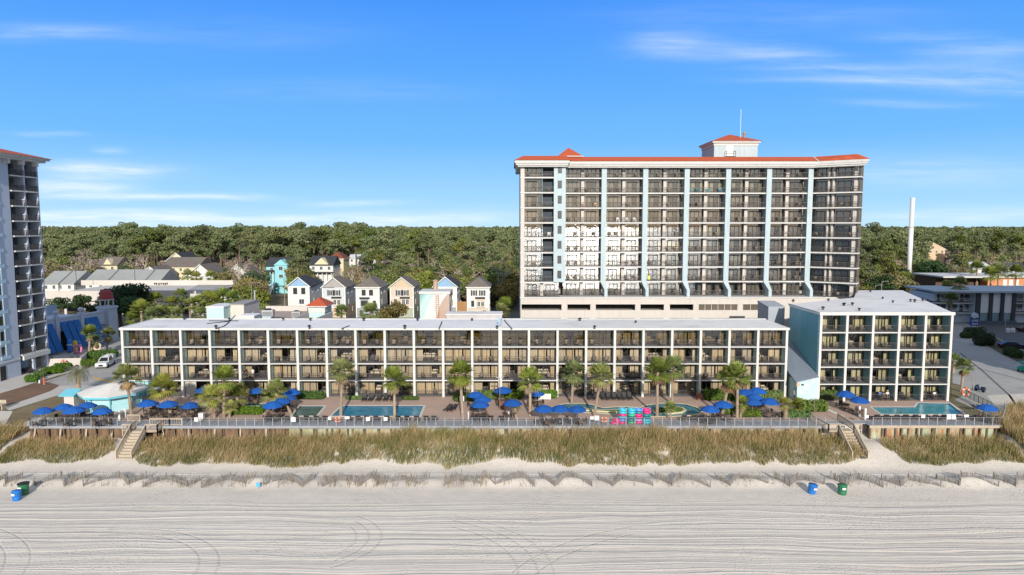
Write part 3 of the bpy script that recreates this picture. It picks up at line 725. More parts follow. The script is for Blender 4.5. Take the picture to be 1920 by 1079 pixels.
# roof plant: low boxes behind, on their own lower annexe
an=thing('rear_annexe','flat-roofed cream annexe with tan roof behind the long white block','building')
A0=P(384,600,119.2).x; A1=P(622,600,119.2).x
b=MB(); b.prism([(A0,119.0),(A1-2,119.0),(P(578,590,151).x,152),(A0-5,152)],GZ,7.6,0,mt=1); b.build('walls',[CREAM,M('tan_roof',(.36,.29,.24),.9,.2,.5,stain=.3)],an)
pp=MB(); pp.box(P(500,590,151).x,P(577,590,151).x,150.6,151.2,7.602,8.7); pp.build('parapet',CREAM,an)
for (x0,x1,ya,yb_) in [(528,572,121,134),(572,622,121,137)]:
    w0=P(x0,600,ya); w1=P(x1,560,yb_); b=MB(); b.bar((w0.x,ya,8.4),(w1.x,yb_,8.4),.25,1.6); b.build('parapet_wall',CREAM,an)
def boxon(name,label,cat,px0,px1,pyt,Y,d,z0,mat,roofm,lip=.12):
    a=P(px0,pyt,Y); c=P(px1,pyt,Y); e=thing(name,label,cat,((a.x+c.x)/2,Y,z0)); hw=(c.x-a.x)/2; h=a.z-z0
    MB().box(-hw,hw,0,d,0,h).build('walls',mat,e); MB().box(-hw-lip,hw+lip,-lip,d+lip,h+.002,h+.18).build('roof_cap',roofm,e); return e
boxon('rooftop_cabin','pale aqua windowless cabin on the annexe roof','cabin',387,419,577,126,5.5,7.6,M('pale_aqua_wall',(.46,.66,.64),.8,.06,1,streak=.15),ROOFW)
pc=boxon('rooftop_cabin','taller grey-cream cabin with door beside the aqua cabin','cabin',429,457,572,129,8,7.6,M('grey_cream_wall',(.58,.54,.50),.8,.06,1,streak=.2),M('grey_roof',(.30,.29,.28),.9,.15,1))
MB().box(2.05,2.10,2.5,3.4,.2,2.2).build('door',WHITEP,pc)
fl=MB(); fl.lathe([(.16,4.2),(.16,5.9),(.3,5.92),(.3,6.1),(.0,6.15)],(1.3,6,0),8); fl.build('flue',GALV,pc)
boxon('rooftop_cabin','low white plant box nearest the edge of the white roof','cabin',448,476,594,121,3.2,7.6,WHT,ROOFW)
def acunit(px,py,Y,z0,label,s=1.0):
    a=P(px,py,Y); e=thing('rooftop_unit',label,'air conditioner',(a.x,Y,z0),rz=.1)
    MB().box(-.9*s,.9*s,-.7*s,.7*s,.3*s,1.7*s).build('casing',GALV,e)
    b=MB(); b.lathe([(.55*s,1.7*s),(.55*s,1.9*s),(.45*s,1.9*s)],(0,0,0),12); b.build('fan_ring',BLACK,e)
    b=MB()
    for sx in(-.8,.8):
        b.box(sx*s-.06,sx*s+.06,-.6*s,.6*s,0,.3*s)
    b.build('legs',BLACK,e); b=MB()
    for j in range(6): b.box(-.8*s,.8*s,-.702*s-.02,-.702*s,(.5+j*.17)*s,(.58+j*.17)*s)
    b.build('louvre',BLACK,e); return e
acunit(503,590,133,8.1,'shiny rooftop unit with blue duct on the tan annexe roof',1.15)
acunit(556,587,138,7.6,'grey rooftop unit behind the sloping parapet of the annexe',.9)
acunit(483,596,126,8.6,'white rooftop unit beside the grey-cream cabin',.75)
tk=thing('duct','pale blue sheet-metal duct below the shiny rooftop unit','duct',(P(497,594,131).x,131,7.9)); MB().prismy([(-1,0),(.4,0),(1.3,1.1),(-1,1.1)],0,1.2).build('duct_body',SKYB,tk)
rt=thing('stair_house','small aqua stair house with red hipped roof behind the white block','building',(P(594,580,140).x,140,GZ))
MB().box(-1.6,1.6,0,5,0,P(594,575,140).z-GZ-.2).build('walls',M('pale_aqua_wall',(.46,.66,.64),.8),rt); he=P(594,574,140).z-GZ
MB().box(-1.7,1.7,-.1,5.1,he-1.4,he-.198).build('frieze',WHT,rt); b=MB(); b.hip(-2.25,2.25,-.6,5.6,he+.02,1.5,0,1,.2); b.build('roof',[TILER,WHT],rt)
# --- mural tower ---
mt_=thing('mural_tower','pale tower painted with a curving wave mural and rusty ladder','tower',(P(815,570,128).x,128,GZ))
m,t=nt('wave_mural'); n=N(t); x,y,z=n.sep(n.n('ShaderNodeTexCoord').outputs['Object'])
wob=n.math('MULTIPLY',n.noise(n.scl(n.pos(),.6,.6,.6),1,2),.3)
s_=n.math('ADD',n.math('SUBTRACT',x,n.math('MULTIPLY',n.math('POWER',n.math('MAXIMUM',n.math('DIVIDE',n.math('SUBTRACT',14.2,z),5.2),0.0),1.0),0.0)),wob)
def arc(cx,cz,rx,rz): return n.math('ADD',n.math('POWER',n.math('DIVIDE',n.math('SUBTRACT',x,cx),rx),2),n.math('POWER',n.math('DIVIDE',n.math('SUBTRACT',z,cz),rz),2))
d1=n.math('SQRT',arc(3.3,8.2,7.0,8.4)); d2=n.math('SQRT',arc(3.6,8.0,5.6,7.6)); d3=n.math('SQRT',arc(3.9,7.8,3.6,6.6)); d4=n.math('SQRT',arc(4.2,7.4,2.4,5.6))
c=n.mix(n.mapr(d1,.93,1.06,0,1),(.46,.60,.60),(.20,.42,.42)); c=n.mix(n.mapr(d2,.99,1.01,1,0),c,(.64,.63,.62)); c=n.mix(n.mapr(d3,.99,1.02,1,0),c,(.44,.33,.27)); c=n.mix(n.mapr(d4,.95,1.0,1,0),c,(.36,.30,.30)); c=n.mix(n.mapr(d4,.80,.84,1,0),c,(.46,.37,.32))
st=n.math('MULTIPLY',n.mapr(n.math('ABSOLUTE',n.math('SUBTRACT',x,.55)),.1,.9,1,0),n.mapr(n.noise(n.scl(n.pos(),3,3,.4),1,3),.45,.7,0,.75))
c=n.mix(st,c,(.45,.22,.10)); c=n.mix(n.mapr(n.noise(n.pos(),1.4,3),.4,.8,0,.15),c,(.3,.28,.26))
n.out(n.bsdf(c,.8)); 
MB().box(-2.8,2.8,0,5.5,0,14.0).build('walls',m,mt_); MB().box(-2.95,2.95,-.15,5.65,14.003,14.45).build('roof_cap',WHT,mt_)
b=MB(); b.bar((.3,-.12,6.5),(.3,-.12,13.8),.06); b.bar((.8,-.12,6.5),(.8,-.12,13.8),.06)
for j in range(18): b.bar((.3,-.12,6.8+j*.4),(.8,-.12,6.8+j*.4),.045)
b.build('ladder',M('rusty_iron',(.36,.14,.06),.85,.3,4),mt_)
b=MB(); b.lathe([(.45,14.45),(.45,16.1),(.55,16.1),(.55,16.3),(0,16.3)],(-.3,4.3,0),10); b.build('flue',M('rusty_flue',(.38,.27,.2),.8,.25,3),mt_)
b=MB(); b.tube([(2.9,.5,13.4),(3.1,.3,12),(3.1,.3,9.5),(3.4,.2,8.4)],.12,6); b.build('pipe',GALV,mt_)
lw=thing('low_plant_block','low grey flat block behind the white roof, right of the mural tower','building',(P(888,595,124).x,124,GZ)); MB().box(-5.0,5.2,0,4,0,10.55).build('walls',M('grey_block',(.50,.48,.48),.85,.1,.8,streak=.2),lw); MB().box(-5.1,5.3,-.1,4.1,10.553,10.7).build('coping',ROOFW,lw)
ld=thing('roof_sign_board','narrow blue and white board standing at the roof joint','board',(P(936,610,YF+3).x,YF+3,TOP+.44)); MB().box(-.16,.16,0,.05,0,1.1).build('panel',M('blue_board',(.25,.42,.7),.6,.2,3),ld)

# --- five storey block to the right ---
YR=101.5; FHR=2.63
xsr=[P(1537+(1781-1537)*i/5,680,YR).x for i in range(6)]
rr=random.Random(5)
r5=bay_hotel('teal_hotel','five-storey teal hotel block with white frame beside the angled pool',xsr,YR,5,FHR,2.2,9,TEAL,set(),lambda i,k,r:CURG,rr,lambda i:1,'right')
T5=5*FHR
poly=[(xsr[0]-.3,YR+.3),(xsr[-1]+.3,YR+.3),(79,137.5),(69.8,137.5),(62.2,123.5),(xsr[0]-.3,113)]
b=MB(); b.prism([(p[0],p[1]) for p in poly],T5+.002,T5+.32,0); b.build('roof',ROOFW,r5)
MB().box(xsr[0]-.32,xsr[-1]+.32,YR-.12,YR+.297,T5-.02,T5+.44).build('fascia',WHT,r5)
b=MB(); body=[(xsr[0]-.2,YR+6.7),(xsr[-1]+.2,YR+6.7),(78.7,137.2),(70,137.2),(62.3,123.2),(xsr[0]-.2,112.8)]; b.prism(body,GZ,T5,0); b.build('rear_wing',TEAL,r5)
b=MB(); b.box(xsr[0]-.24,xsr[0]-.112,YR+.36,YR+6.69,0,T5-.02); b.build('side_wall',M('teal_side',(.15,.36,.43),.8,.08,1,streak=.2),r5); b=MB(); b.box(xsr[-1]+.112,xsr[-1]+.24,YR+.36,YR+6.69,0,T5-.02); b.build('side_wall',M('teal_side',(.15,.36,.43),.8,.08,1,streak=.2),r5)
b=MB(); b.bar((xsr[0]-.32,YR+.3,T5+.37),(xsr[0]-.32,113,T5+.37),.2,.14); b.build('roof_edge',M('teal_trim',(.35,.45,.52),.7,.1,1),r5)
vents_on([(1487,567),(1553,565),(1581,573),(1598,573),(1543,581),(1583,573.5),(1611,583),(1632,548),(1655,561),(1674,568),(1707,566),(1715,567),(1730,565),(1740,565)],T5+.32,'five-storey block',False)
sh=thing('stair_core','grey windowless stair block tucked behind the teal hotel','building',(P(1458,590,116).x,116,GZ)); MB().box(-1.6,1.2,0,5,0,13.0).build('walls',M('blue_grey_wall',(.34,.37,.42),.85,.1,1),sh); MB().prismx([(0,13.003),(5,13.003),(5,13.5)],-1.7,1.3).build('roof',M('blue_grey_wall',(.34,.37,.42)),sh)
# lean-to between the two blocks
x0=xsl[-1]+.5; x1=xsr[0]-.3
le=thing('lean_to','small aqua lean-to with grey sloping metal roof between the two hotels','building')
pw=M('pale_aqua_wall',(.46,.66,.64)); a=P(1495,720,YR-.3).x
MB().box(a,x1,YR-.3,YR+3,0,3.2).build('walls',pw,le)
b=MB(); zt0=3.35; b.add([(a-.3,YR-.6,3.1),(x1,YR-.6,3.9),(x1,112,7.6),(x0-.1,112,6.4),(a-.3,YR-.6,2.98),(x1,YR-.6,3.78),(x1,112,7.48),(x0-.1,112,6.28)],[(0,1,2,3),(7,6,5,4),(0,4,5,1),(1,5,6,2),(2,6,7,3),(3,7,4,0)]); b.build('roof',M('blue_grey_metal',(.26,.30,.36),.5,.1,1,metal=.3),le)
MB().add([(a,YR-.3,3.2),(x1,YR-.3,3.2),(x1,YR-.3,3.75)],[(0,1,2)]).build('gable',pw,le)
MB().box(x0,a-.02,YR+3.2,YR+3.3,0,4).build('recess_wall',M('grey_brown_wall',(.20,.18,.17),.85,.15,1),le)
for k,(px,py,ww,hh,mm,lb) in enumerate([(1512,725,.75,.95,WHITEP,'white notice panel'),(1502,735,.6,.5,WHITEP,'small white notice'),(1525,714,.5,.55,WHITEP,'white box'),(1497,722,.5,.5,M('pink_notice',(.65,.42,.33),.7),'pink notice'),(1505,722,.4,.2,BLACK,'black plate')]):
    q=P(px,py,YR-.36); MB().box(q.x-ww/2,q.x+ww/2,YR-.36,YR-.302,q.z-hh/2,q.z+hh/2).build('wall_notice',mm,le)
gt=thing('metal_gate','dark mesh gate with white notice in the passage by the lean-to','gate',(x0+.1,YR+.4,0))
b=MB(); gw=a-x0-.3; b.bar((0,0,0),(0,0,1.9),.06); b.bar((gw,0,0),(gw,0,1.9),.06); b.bar((0,0,1.85),(gw,0,1.85),.05); b.bar((0,0,.1),(gw,0,.1),.05)
for j in range(1,14): b.bar((gw*j/14,0,.1),(gw*j/14,0,1.85),.02)
b.build('bars',RAIL,gt); MB().box(gw*.4,gw*.75,-.05,-.03,.9,1.6).build('notice',WHITEP,gt)

# --- tower block ---
YT=135.0; FT=2.895; Z0=12.62; NF=9
hx=[P(x,430,YT).x for x in (1131.5,1208.5,1285.5,1362.5,1438.5,1515.5)]
xa=P(976,430,YT-2).x; xb=P(1038,430,YT-2).x; xc=P(1060,430,YT-2).x
ht=thing('tower_hotel','tall cream and pale blue hotel tower with red tiled roof','hotel')
ZT=Z0+NF*FT-.65    # soffit of the top storey
WING=R(-33); wo=Vector((hx[-1]+.5,YT,0)); wlen=8.4
wd=Vector((math.cos(WING),math.sin(WING),0)); wn_=Vector((-wd.y,wd.x,0))
class Fr:   # local frame of one stretch of facade: x along, y inward
    def __init__(s,o,d): s.o=Vector(o); s.d=Vector(d); s.n=Vector((-d[1],d[0],0))
    def __call__(s,x,y,z): return s.o+s.d*x+s.n*y+Vector((0,0,z))
def fbox(mb,fr,x0,x1,y0,y1,z0,z1,m=0):
    c=[fr(x0,y0,z0),fr(x1,y0,z0),fr(x1,y1,z0),fr(x0,y1,z0),fr(x0,y0,z1),fr(x1,y0,z1),fr(x1,y1,z1),fr(x0,y1,z1)]
    mb.add(c,[(0,3,2,1),(4,5,6,7),(0,1,5,4),(1,2,6,5),(2,3,7,6),(3,0,4,7)],m)
rt_=random.Random(3)
BAL={}
def tbay(fr,x0,x1,z,fl,col,mid=True,rec=1.7,bulge=0,label=None,doors=((.10,.36),(.62,.88)),partrim=True):
    """one balcony of the tower: slab + ceiling (part), glazing, doors, divider, railing (sub-parts)"""
    L=x1-x0; zt=z+FT-.24 if fl<NF-1 else ZT
    b=MB(); nose=.06
    if fl>0:
        fbox(b,fr,x0,x1,-.12-bulge,.20,z-.20,z+.04,0)
    fbox(b,fr,x0,x1,.202,rec-.002,z-.18,z+.03,1); bal=b.build('balcony',[WHT,FLOORD],ht)
    # room shell behind
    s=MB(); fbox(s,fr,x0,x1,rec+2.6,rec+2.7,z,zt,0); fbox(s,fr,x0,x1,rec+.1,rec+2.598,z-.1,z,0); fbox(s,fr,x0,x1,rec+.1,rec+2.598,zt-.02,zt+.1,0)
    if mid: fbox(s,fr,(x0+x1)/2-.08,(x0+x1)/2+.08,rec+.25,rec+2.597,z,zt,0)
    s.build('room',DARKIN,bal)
    f=MB(); g=MB(); cu=MB()
    for (p,q) in doors:
        a=x0+L*p; c=x0+L*q; h=z+2.12
        for xx in (a,(a+c)/2-.05,c-.14): fbox(f,fr,xx,xx+(.14 if xx!=(a+c)/2-.05 else .10),rec-.05,rec+.08,z+.03,h)
        fbox(f,fr,a-.08,c+.08,rec-.07,rec+.1,h,h+.16); fbox(f,fr,a,c,rec-.04,rec+.08,z+.03,z+.10)
        f.build('door_frame',BRONZE,bal); f=MB()
    g.add([fr(x0+.02,rec,z+.03),fr(x1-.02,rec,z+.03),fr(x1-.02,rec,zt),fr(x0+.02,rec,zt)],[(0,1,2,3)]); g.build('pane',GLASSH,bal)
    for (p,q) in doors:
        for (u0,u1) in ((p-.10,p+.01),(q-.01,q+.10)):
            u0=max(u0-.08,.01);u1=min(u1+.08,.99)
            if u0<p: u1=p+.01
            else: u0=q-.01
            fbox(cu,fr,x0+L*u0,x0+L*u1,rec+.15,rec+.2,z+.03,zt-.05)
        r=rt_.random()
        if r<.5: fbox(cu,fr,x0+L*p,x0+L*(p+(q-p)*.5),rec+.15,rec+.2,z+.05,z+2.1)
        elif r<.8: fbox(cu,fr,x0+L*p,x0+L*q,rec+.15,rec+.2,z+.05,z+2.1)
    cu.build('curtain',CURT if rt_.random()<.88 else CURG,bal)
    if mid:
        d=MB(); fbox(d,fr,(x0+x1)/2-.30,(x0+x1)/2+.30,.9,rec-.06,z+.03,zt); d.build('divider',CREAM,bal)
    # railing
    rl_=MB(); yy=.05-bulge
    for hz,wd_ in ((1.05,.085),(.14,.10)): rl_.bar(fr(x0,yy,z+hz),fr(x1,yy,z+hz),wd_)
    k=int(L/.14)
    for j in range(1,k): rl_.bar(fr(x0+L*j/k,yy,z+.12),fr(x0+L*j/k,yy,z+1.05),.022)
    for j in range(5): rl_.bar(fr(x0+L*j/4,yy,z),fr(x0+L*j/4,yy,z+1.07),.05)
    rl_.build('railing',RAIL,bal)
    BAL[(col,fl)]=(fr,x0,x1,z)
    return bal
main=Fr((0,YT,0),(1,0,0)); leftf=Fr((0,YT-2.0,0),(1,0,0)); wing=Fr(wo,wd)
cw=.5
edges=[xc]+[h for h in hx]
for fl in range(NF):
    z=Z0+fl*FT
    if fl==0: tbay(leftf,xa+.75,xc-1.1,z,fl,0,True)
    else:
        tbay(leftf,xa+.75,xb,z,fl,0,False,doors=((.10,.42),(.66,.95)))
        dk=MB(); fbox(dk,leftf,xa+.75+(xb-xa-.75)*.64,xb-.05,1.55,1.64,z+.03,z+FT-.25); dk.build('recess_shade_panel',M('recess_shade',(.035,.05,.065),.6,.3,1),ht)  # flat dark panel stands in for the shade of a deeper recess
        dv=MB(); fbox(dv,leftf,xa+.75+(xb-xa-.75)*.59,xa+.75+(xb-xa-.75)*.59+.08,.1,1.6,z+.03,z+FT-.25); dv.build('divider',TEAL,ht)
    for i in range(6):
        a=(xc+.02) if i==0 else hx[i-1]+cw; c=hx[i]-cw
        if fl==0: a=(xc-.2) if i==0 else hx[i-1]+cw+.25; c=hx[i]-cw+.6 if False else hx[i]-cw
        tbay(main,a,c,z,fl,i+1)
    tbay(wing,.1,wlen,z,fl,7,False,bulge=.25,doors=((.06,.26),(.50,.80)))
    wb=MB()
    for u,ww in ((.34,.28),(.44,.35),(.90,.55)): fbox(wb,wing,wlen*u-ww/2,wlen*u+ww/2,.6,1.6,z+.03,(z+FT-.24 if fl<NF-1 else ZT))
    wb.build('pier',CREAM,ht)
    # return end of the wing balcony: dark solid-looking rail
    eb=MB(); e0=wing(wlen,-.2,z); e1=wing(wlen,2.2,z)
    eb.bar(e0+Vector((0,0,1.05)),e1+Vector((0,0,1.05)),.06); eb.bar(e0+Vector((0,0,.12)),e1+Vector((0,0,.12)),.05)
    for j in range(19): q=e0.lerp(e1,j/18); eb.bar(q+Vector((0,0,.1)),q+Vector((0,0,1.05)),.03)
    eb.build('end_railing',RAIL,ht)
    sl_=MB(); fbox(sl_,wing,wlen+.002,wlen+.25,-.4,2.4,z-.20,z+.04); sl_.build('slab_end',WHT,ht)
# fin columns: pale blue, splayed at the foot
for i,x in enumerate(hx):
    b=MB(); z1=Z0+FT-.1
    b.box(x-cw+.01,x+cw-.01,YT-.35,YT+1.7,z1,ZT,0)
    b.add([(x-cw+.01,YT-.35,z1-.002),(x+cw-.01,YT-.35,z1-.002),(x+cw-.01,YT+1.7,z1-.002),(x-cw+.01,YT+1.7,z1-.002),
           (x+.15,YT-1.5,z1-1.5),(x+.75,YT-1.5,z1-1.5),(x+.75,YT+1.7,z1-1.5),(x+.15,YT+1.7,z1-1.5),
           (x+.15,YT-1.5,Z0-.2),(x+.75,YT-1.5,Z0-.2),(x+.75,YT+1.7,Z0-.2),(x+.15,YT+1.7,Z0-.2)],
          [(0,1,5,4),(1,2,6,5),(3,0,4,7),(4,5,9,8),(5,6,10,9),(7,4,8,11),(0,3,2,1)],0)
    b.build('column',SKYB,ht)
b=MB(); b.box(xb+.002,xc,YT-2.35,YT+1.8,Z0+FT,ZT,0); b.build('stair_wall',SKYB,ht)
b=MB(); b.box(xa,xa+.748,YT-2.2,YT-.2,Z0,ZT); b.build('corner_pier',CREAM,ht)
for fl in range(1,NF):
    z=Z0+fl*FT+.75; xm=(xb+xc)/2
    w_=MB(); w_.box(xm-.38,xm+.38,YT-2.42,YT-2.352,z,z+1.5,0); w_.box(xm-.30,xm+.30,YT-2.44,YT-2.422,z+.08,z+1.42,1); w_.build('stair_window',[BRONZE,M('dark_pane',(.05,.055,.06),.3,.2,2,spec=.4)],ht)
    MB().box(xa-.06,xa+.5,YT-2.32,YT-2.202,Z0+fl*FT-.18,Z0+fl*FT+.02).build('slab_band',WHT,ht)
# side and body
b=MB(); b.prism([(xa+.02,YT+4.6),(hx[-1]+4,YT+4.6),(hx[-1]+6.5,YT+.5),(hx[-1]+7,YT+16),(xa+.02,YT+16)],Z0,ZT,0); b.build('core',CREAM,ht)
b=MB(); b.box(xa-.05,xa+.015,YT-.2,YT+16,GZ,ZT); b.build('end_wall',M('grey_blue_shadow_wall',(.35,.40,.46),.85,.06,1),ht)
# podium
PY=YT-2.6
b=MB(); xr=P(1606,575,PY).x
opens=[(978,1053),(1064,1107),(1117,1191),(1201,1245),(1256,1300),(1310,1383),(1393,1437)]
ow=[(P(p,576,PY).x,P(q,576,PY).x) for p,q in opens]
rows=[(10.05,11.2),(6.9,8.5),(3.2,5.0)]
zl=[GZ]; 
lv=[(GZ,2.4)]; prev=GZ
cuts=sorted(rows)
for lo,hi in cuts: b.box(xa,xr,PY,PY+.4,prev,lo,0); prev=hi
b.box(xa,xr,PY,PY+.4,prev,Z0-.22,0)
for lo,hi in rows:
    ex=[xa]+[v for pq in ow for v in pq]+[xr]
    for j in range(0,len(ex),2): b.box(ex[j],ex[j+1],PY+.001,PY+.399,lo,hi,0)
b.build('podium_wall',CREAM,ht)
b=MB(); b.box(xa-.1,xr+.1,PY-.12,YT+1.6,Z0-.218,Z0-.02); b.build('podium_coping',WHT,ht)
b=MB()
for (p,q) in ow:
    b.box(p,q,PY+.1,PY+.3,10.55,10.7) if False else None
    b.box(p-.1,q+.1,PY-.10,PY-.002,11.21,11.36)
b.build('lintel',CREAM,ht)
b=MB()
for zf in (2.7,6.4,9.65): b.box(xa,xr,PY+.41,PY+15,zf,zf+.3)
b.build('parking_deck',CONC,ht); MB().box(xa,xr,PY+9,PY+9.2,GZ,Z0-.3).build('parking_back_wall',M('parking_blue',(.10,.16,.26),.9,.3,.4),ht)
b=MB()
for (p,q) in ow[5:]:
    k=6 if q-p>6 else 3
    for j in range(k+1): xx=p+(q-p)*j/k; b.box(xx-.05,xx+.05,PY+.12,PY+.22,10.05,11.2)
b.build('window_mullions',CREAM,ht); b=MB()
for (p,q) in ow[5:]: b.box(p,q,PY+.25,PY+.3,10.05,11.2)
b.build('podium_window',M('brown_pane',(.13,.105,.085),.25,.2,1,spec=.6),ht)
# cornice and roofs
xw=wing(wlen+1.2,-1.5,0); xr2=xw.x
def eave(pts,dz0,dz1,out0,m,name,slope=None):
    pass
pl_front=[(xa-.9,YT-3.4),(xc+.4,YT-3.4),(xc+.6,YT-1.4),(hx[-1]+.4,YT-1.4),(xr2,xw.y)]
back=[(xr2+1.0,YT+17),(xa-.9,YT+17)]
def inset(pts,dx,dy): return pts
b=MB(); b.prism(pl_front+back,ZT+.002,ZT+.35,0); b.prism([(x+(.35 if x<5 else -.1),y+.3) if y<YT+10 else (x,y) for x,y in pl_front+back],ZT-.3,ZT,0)
b.prism([(x-(.25 if x<5 else -.2),y-.25) if y<YT+10 else (x,y) for x,y in pl_front+back],ZT+.352,ZT+.85,0); b.build('cornice',WHT,ht)
zr0=ZT+.852; zr1=zr0+1.0; o_=[(x-(.35 if x<5 else -.3),y-.4) for x,y in pl_front]; i_=[(o_[0][0]+1.7,o_[0][1]+1.9),(o_[1][0]-.6,o_[1][1]+1.9),(o_[2][0]-.2,o_[2][1]+1.9),(o_[3][0]-.2,o_[3][1]+1.9),(o_[4][0]-1.6,o_[4][1]+1.6)]
b=MB(); b.add([(x,y,zr0) for x,y in o_]+[(x,y,zr1) for x,y in i_],[(j,j+1,6+j,5+j) for j in range(4)])
b.add([(o_[4][0],o_[4][1],zr0),(xr2+1.3,YT+17,zr0),(xr2-.3,YT+16,zr1),(i_[4][0],i_[4][1],zr1)],[(0,1,2,3)])
b.add([(o_[0][0],YT+17,zr0),(o_[0][0],o_[0][1],zr0),(i_[0][0],i_[0][1],zr1),(i_[0][0],YT+16,zr1)],[(0,1,2,3)])
b.add([(x,y,zr1) for x,y in i_]+[(xr2-.3,YT+16,zr1),(i_[0][0],YT+16,zr1)],[tuple(range(7))]); b.build('roof',TILER,ht)
b=MB(); b.bar((hx[-1]+.6,YT-1.85,zr0+.05),(hx[-1]+.4,YT+.1,zr1+.05),.18); b.build('roof_ridge',WHT,ht)
gx=P(1067,290,YT+2).x; b=MB(); hz=P(1067,277,YT+2).z-zr1
b.add([(gx-2.4,YT-.1,zr1+.15),(gx+2.6,YT-.1,zr1+.15),(gx+2.6,YT+5,zr1+.15),(gx-2.4,YT+5,zr1+.15),(gx-.1,YT+2.3,zr1+hz)],[(0,1,4),(1,2,4),(2,3,4),(3,0,4)]); b.build('corner_pyramid_roof',TILER,ht)
b=MB(); b.bar((gx-2.4,YT-.15,zr1+.1),(gx+2.6,YT-.15,zr1+.1),.15); b.build('pyramid_eave',WHT,ht)
# lift house
lx0=P(1339,280,YT+5).x; lx1=P(1420.5,280,YT+5).x; lz=P(1380,268,YT+5).z
b=MB(); b.box(lx0,lx1,YT+5,YT+14,zr1,lz-.6,0); b.build('lift_house_wall',SKYB,ht)
b=MB(); b.box(lx0-.12,lx1+.12,YT+4.88,YT+14.1,lz-.598,lz-.05); b.box(lx0-.45,lx1+.45,YT+4.55,YT+14.4,lz-.048,lz+.3); b.build('lift_house_cornice',WHT,ht)
b=MB(); b.hip(lx0-.75,lx1+.75,YT+4.3,YT+14.7,lz+.32,1.9,0,1,.02); b.build('lift_house_roof',[TILER,WHT],ht)
dx=P(1368,290,YT+4.9).x; b=MB(); b.box(dx-.7,dx+.7,YT+4.93,YT+4.998,zr1+.3,lz-.5); b.build('lift_house_door',WHITEP,ht)
b=MB(); b.box(dx-.9,dx+.9,YT+3.9,YT+4.9,zr1+.4,zr1+.5)
for u in (-.9,.9):
    b.bar((dx+u,YT+3.9,zr1),(dx+u,YT+3.9,zr1+1.5),.07); b.bar((dx+u,YT+3.9,zr1+1.5),(dx+u,YT+4.9,zr1+1.5),.06)
b.bar((dx-.9,YT+3.9,zr1+1.5),(dx+.9,YT+3.9,zr1+1.5),.06); b.bar((dx-.9,YT+3.9,zr1+1.0),(dx+.9,YT+3.9,zr1+1.0),.06); b.build('door_landing',BLACK,ht)
p=P(1396,250,YT+7); b=MB(); b.lathe([(.25,0),(.25,1.7),(.36,1.7),(.36,2.2),(0,2.25)],(p.x,YT+7,p.z-2),8); b.build('flue',M('rusty_flue',(.38,.27,.2)),ht)
p=P(1389.5,205,YT+6.4); b=MB(); b.tube([(p.x,YT+6.4,lz+.8),(p.x,YT+6.4,p.z)],.04,5); b.build('mast',GALV,ht)

# balcony things on the tower
wch=white_chair_proto((.75,.75,.74),'white_plastic'); tch=white_chair_proto((.06,.34,.42),'teal_plastic'); och=white_chair_proto((.55,.36,.18),'light_timber')
done=set()
def special(proto,word,col,fl,us):
    fr,x0,x1,z=BAL[(col,fl)]
    for u in us:
        q=fr(x0+(x1-x0)*u,.75,z+.035); lb='%s chair %s, storey %s of the tower, bay %s'%(word,['at the left end','left of middle','right of middle','at the right end'][min(3,int(u*4))],nth(fl+1),nth(col+1))
        if proto.name not in done: done.add(proto.name); proto.location=q; proto['label']=lb; proto['group']='chairs on the tower balconies'; proto['category']='chair'
        else: dup(proto,lb,q,random.uniform(-.6,.6),'chairs on the tower balconies')
special(wch,'white plastic',2,5,(.34,.58,.8)); special(wch,'white plastic',0,4,(.55,.85)); special(tch,'teal',4,7,(.06,.28,.55,.9)); special(och,'light timber',1,6,(.52,.85))
SPEC={(2,5),(0,4),(4,7),(1,6)}
for (col,fl),(fr,x0,x1,z) in sorted(BAL.items()):
    if (col,fl) in SPEC: continue
    us=[.12,.32,.62,.84]; rt_.shuffle(us)
    for u in us[:rt_.choice([1,2,2])]:
        q=fr(x0+(x1-x0)*u,.72+rt_.uniform(-.1,.1),z+.035)
        chair(q,rt_.uniform(-.6,.6),'dark chair %s, storey %s of the tower, bay %s'%(['at the left end','left of middle','right of middle','at the right end'][min(3,int(u*4))],nth(fl+1),nth(col+1)),'chairs on the tower balconies')
bt=thing('beach_towel','yellow towel hung over the second-storey tower rail, fourth bay','towel',BAL[(3,1)][0](BAL[(3,1)][1]+.3,-.02,BAL[(3,1)][3]+.35))
MB().box(0,.45,-.03,0,0,.75).build('cloth',M('yellow_towel',(.62,.66,.12),.9),bt)
# ================= left tower, arcade, houses, trees =================
# --- tower at the left edge: its long side runs inland ---
TX=-88.3
lt=thing('balcony_tower','pale blue hotel tower with stacked dark balconies and red roof at the left edge','hotel')
PERI=M('periwinkle_stucco',(.50,.56,.66),.85,.06,1,streak=.15); PERI2=M('pale_cyan_trim',(.46,.62,.72),.8,.08,1)
side=Fr((TX,121.0,0),(0,1,0))     # x along Y, y inward is -X
FB=2.67; ZB0=3.35; NB=13
b=MB(); b.box(TX-18,TX,108,120.95,GZ,38.1); b.build('body',PERI,lt)
b=MB(); b.box(TX-18,TX-1.75,120.951,128.4,ZB0,38.1); b.build('core',PERI,lt)
b=MB(); b.box(TX-18,TX-4,120.951,128.4,GZ,ZB0-.002); b.box(TX-.5,TX-.1,124.3,124.9,GZ,ZB0-.3); b.box(TX-1.2,TX-.05,127.9,128.4,GZ,38.1); b.build('base_wall',PERI,lt)
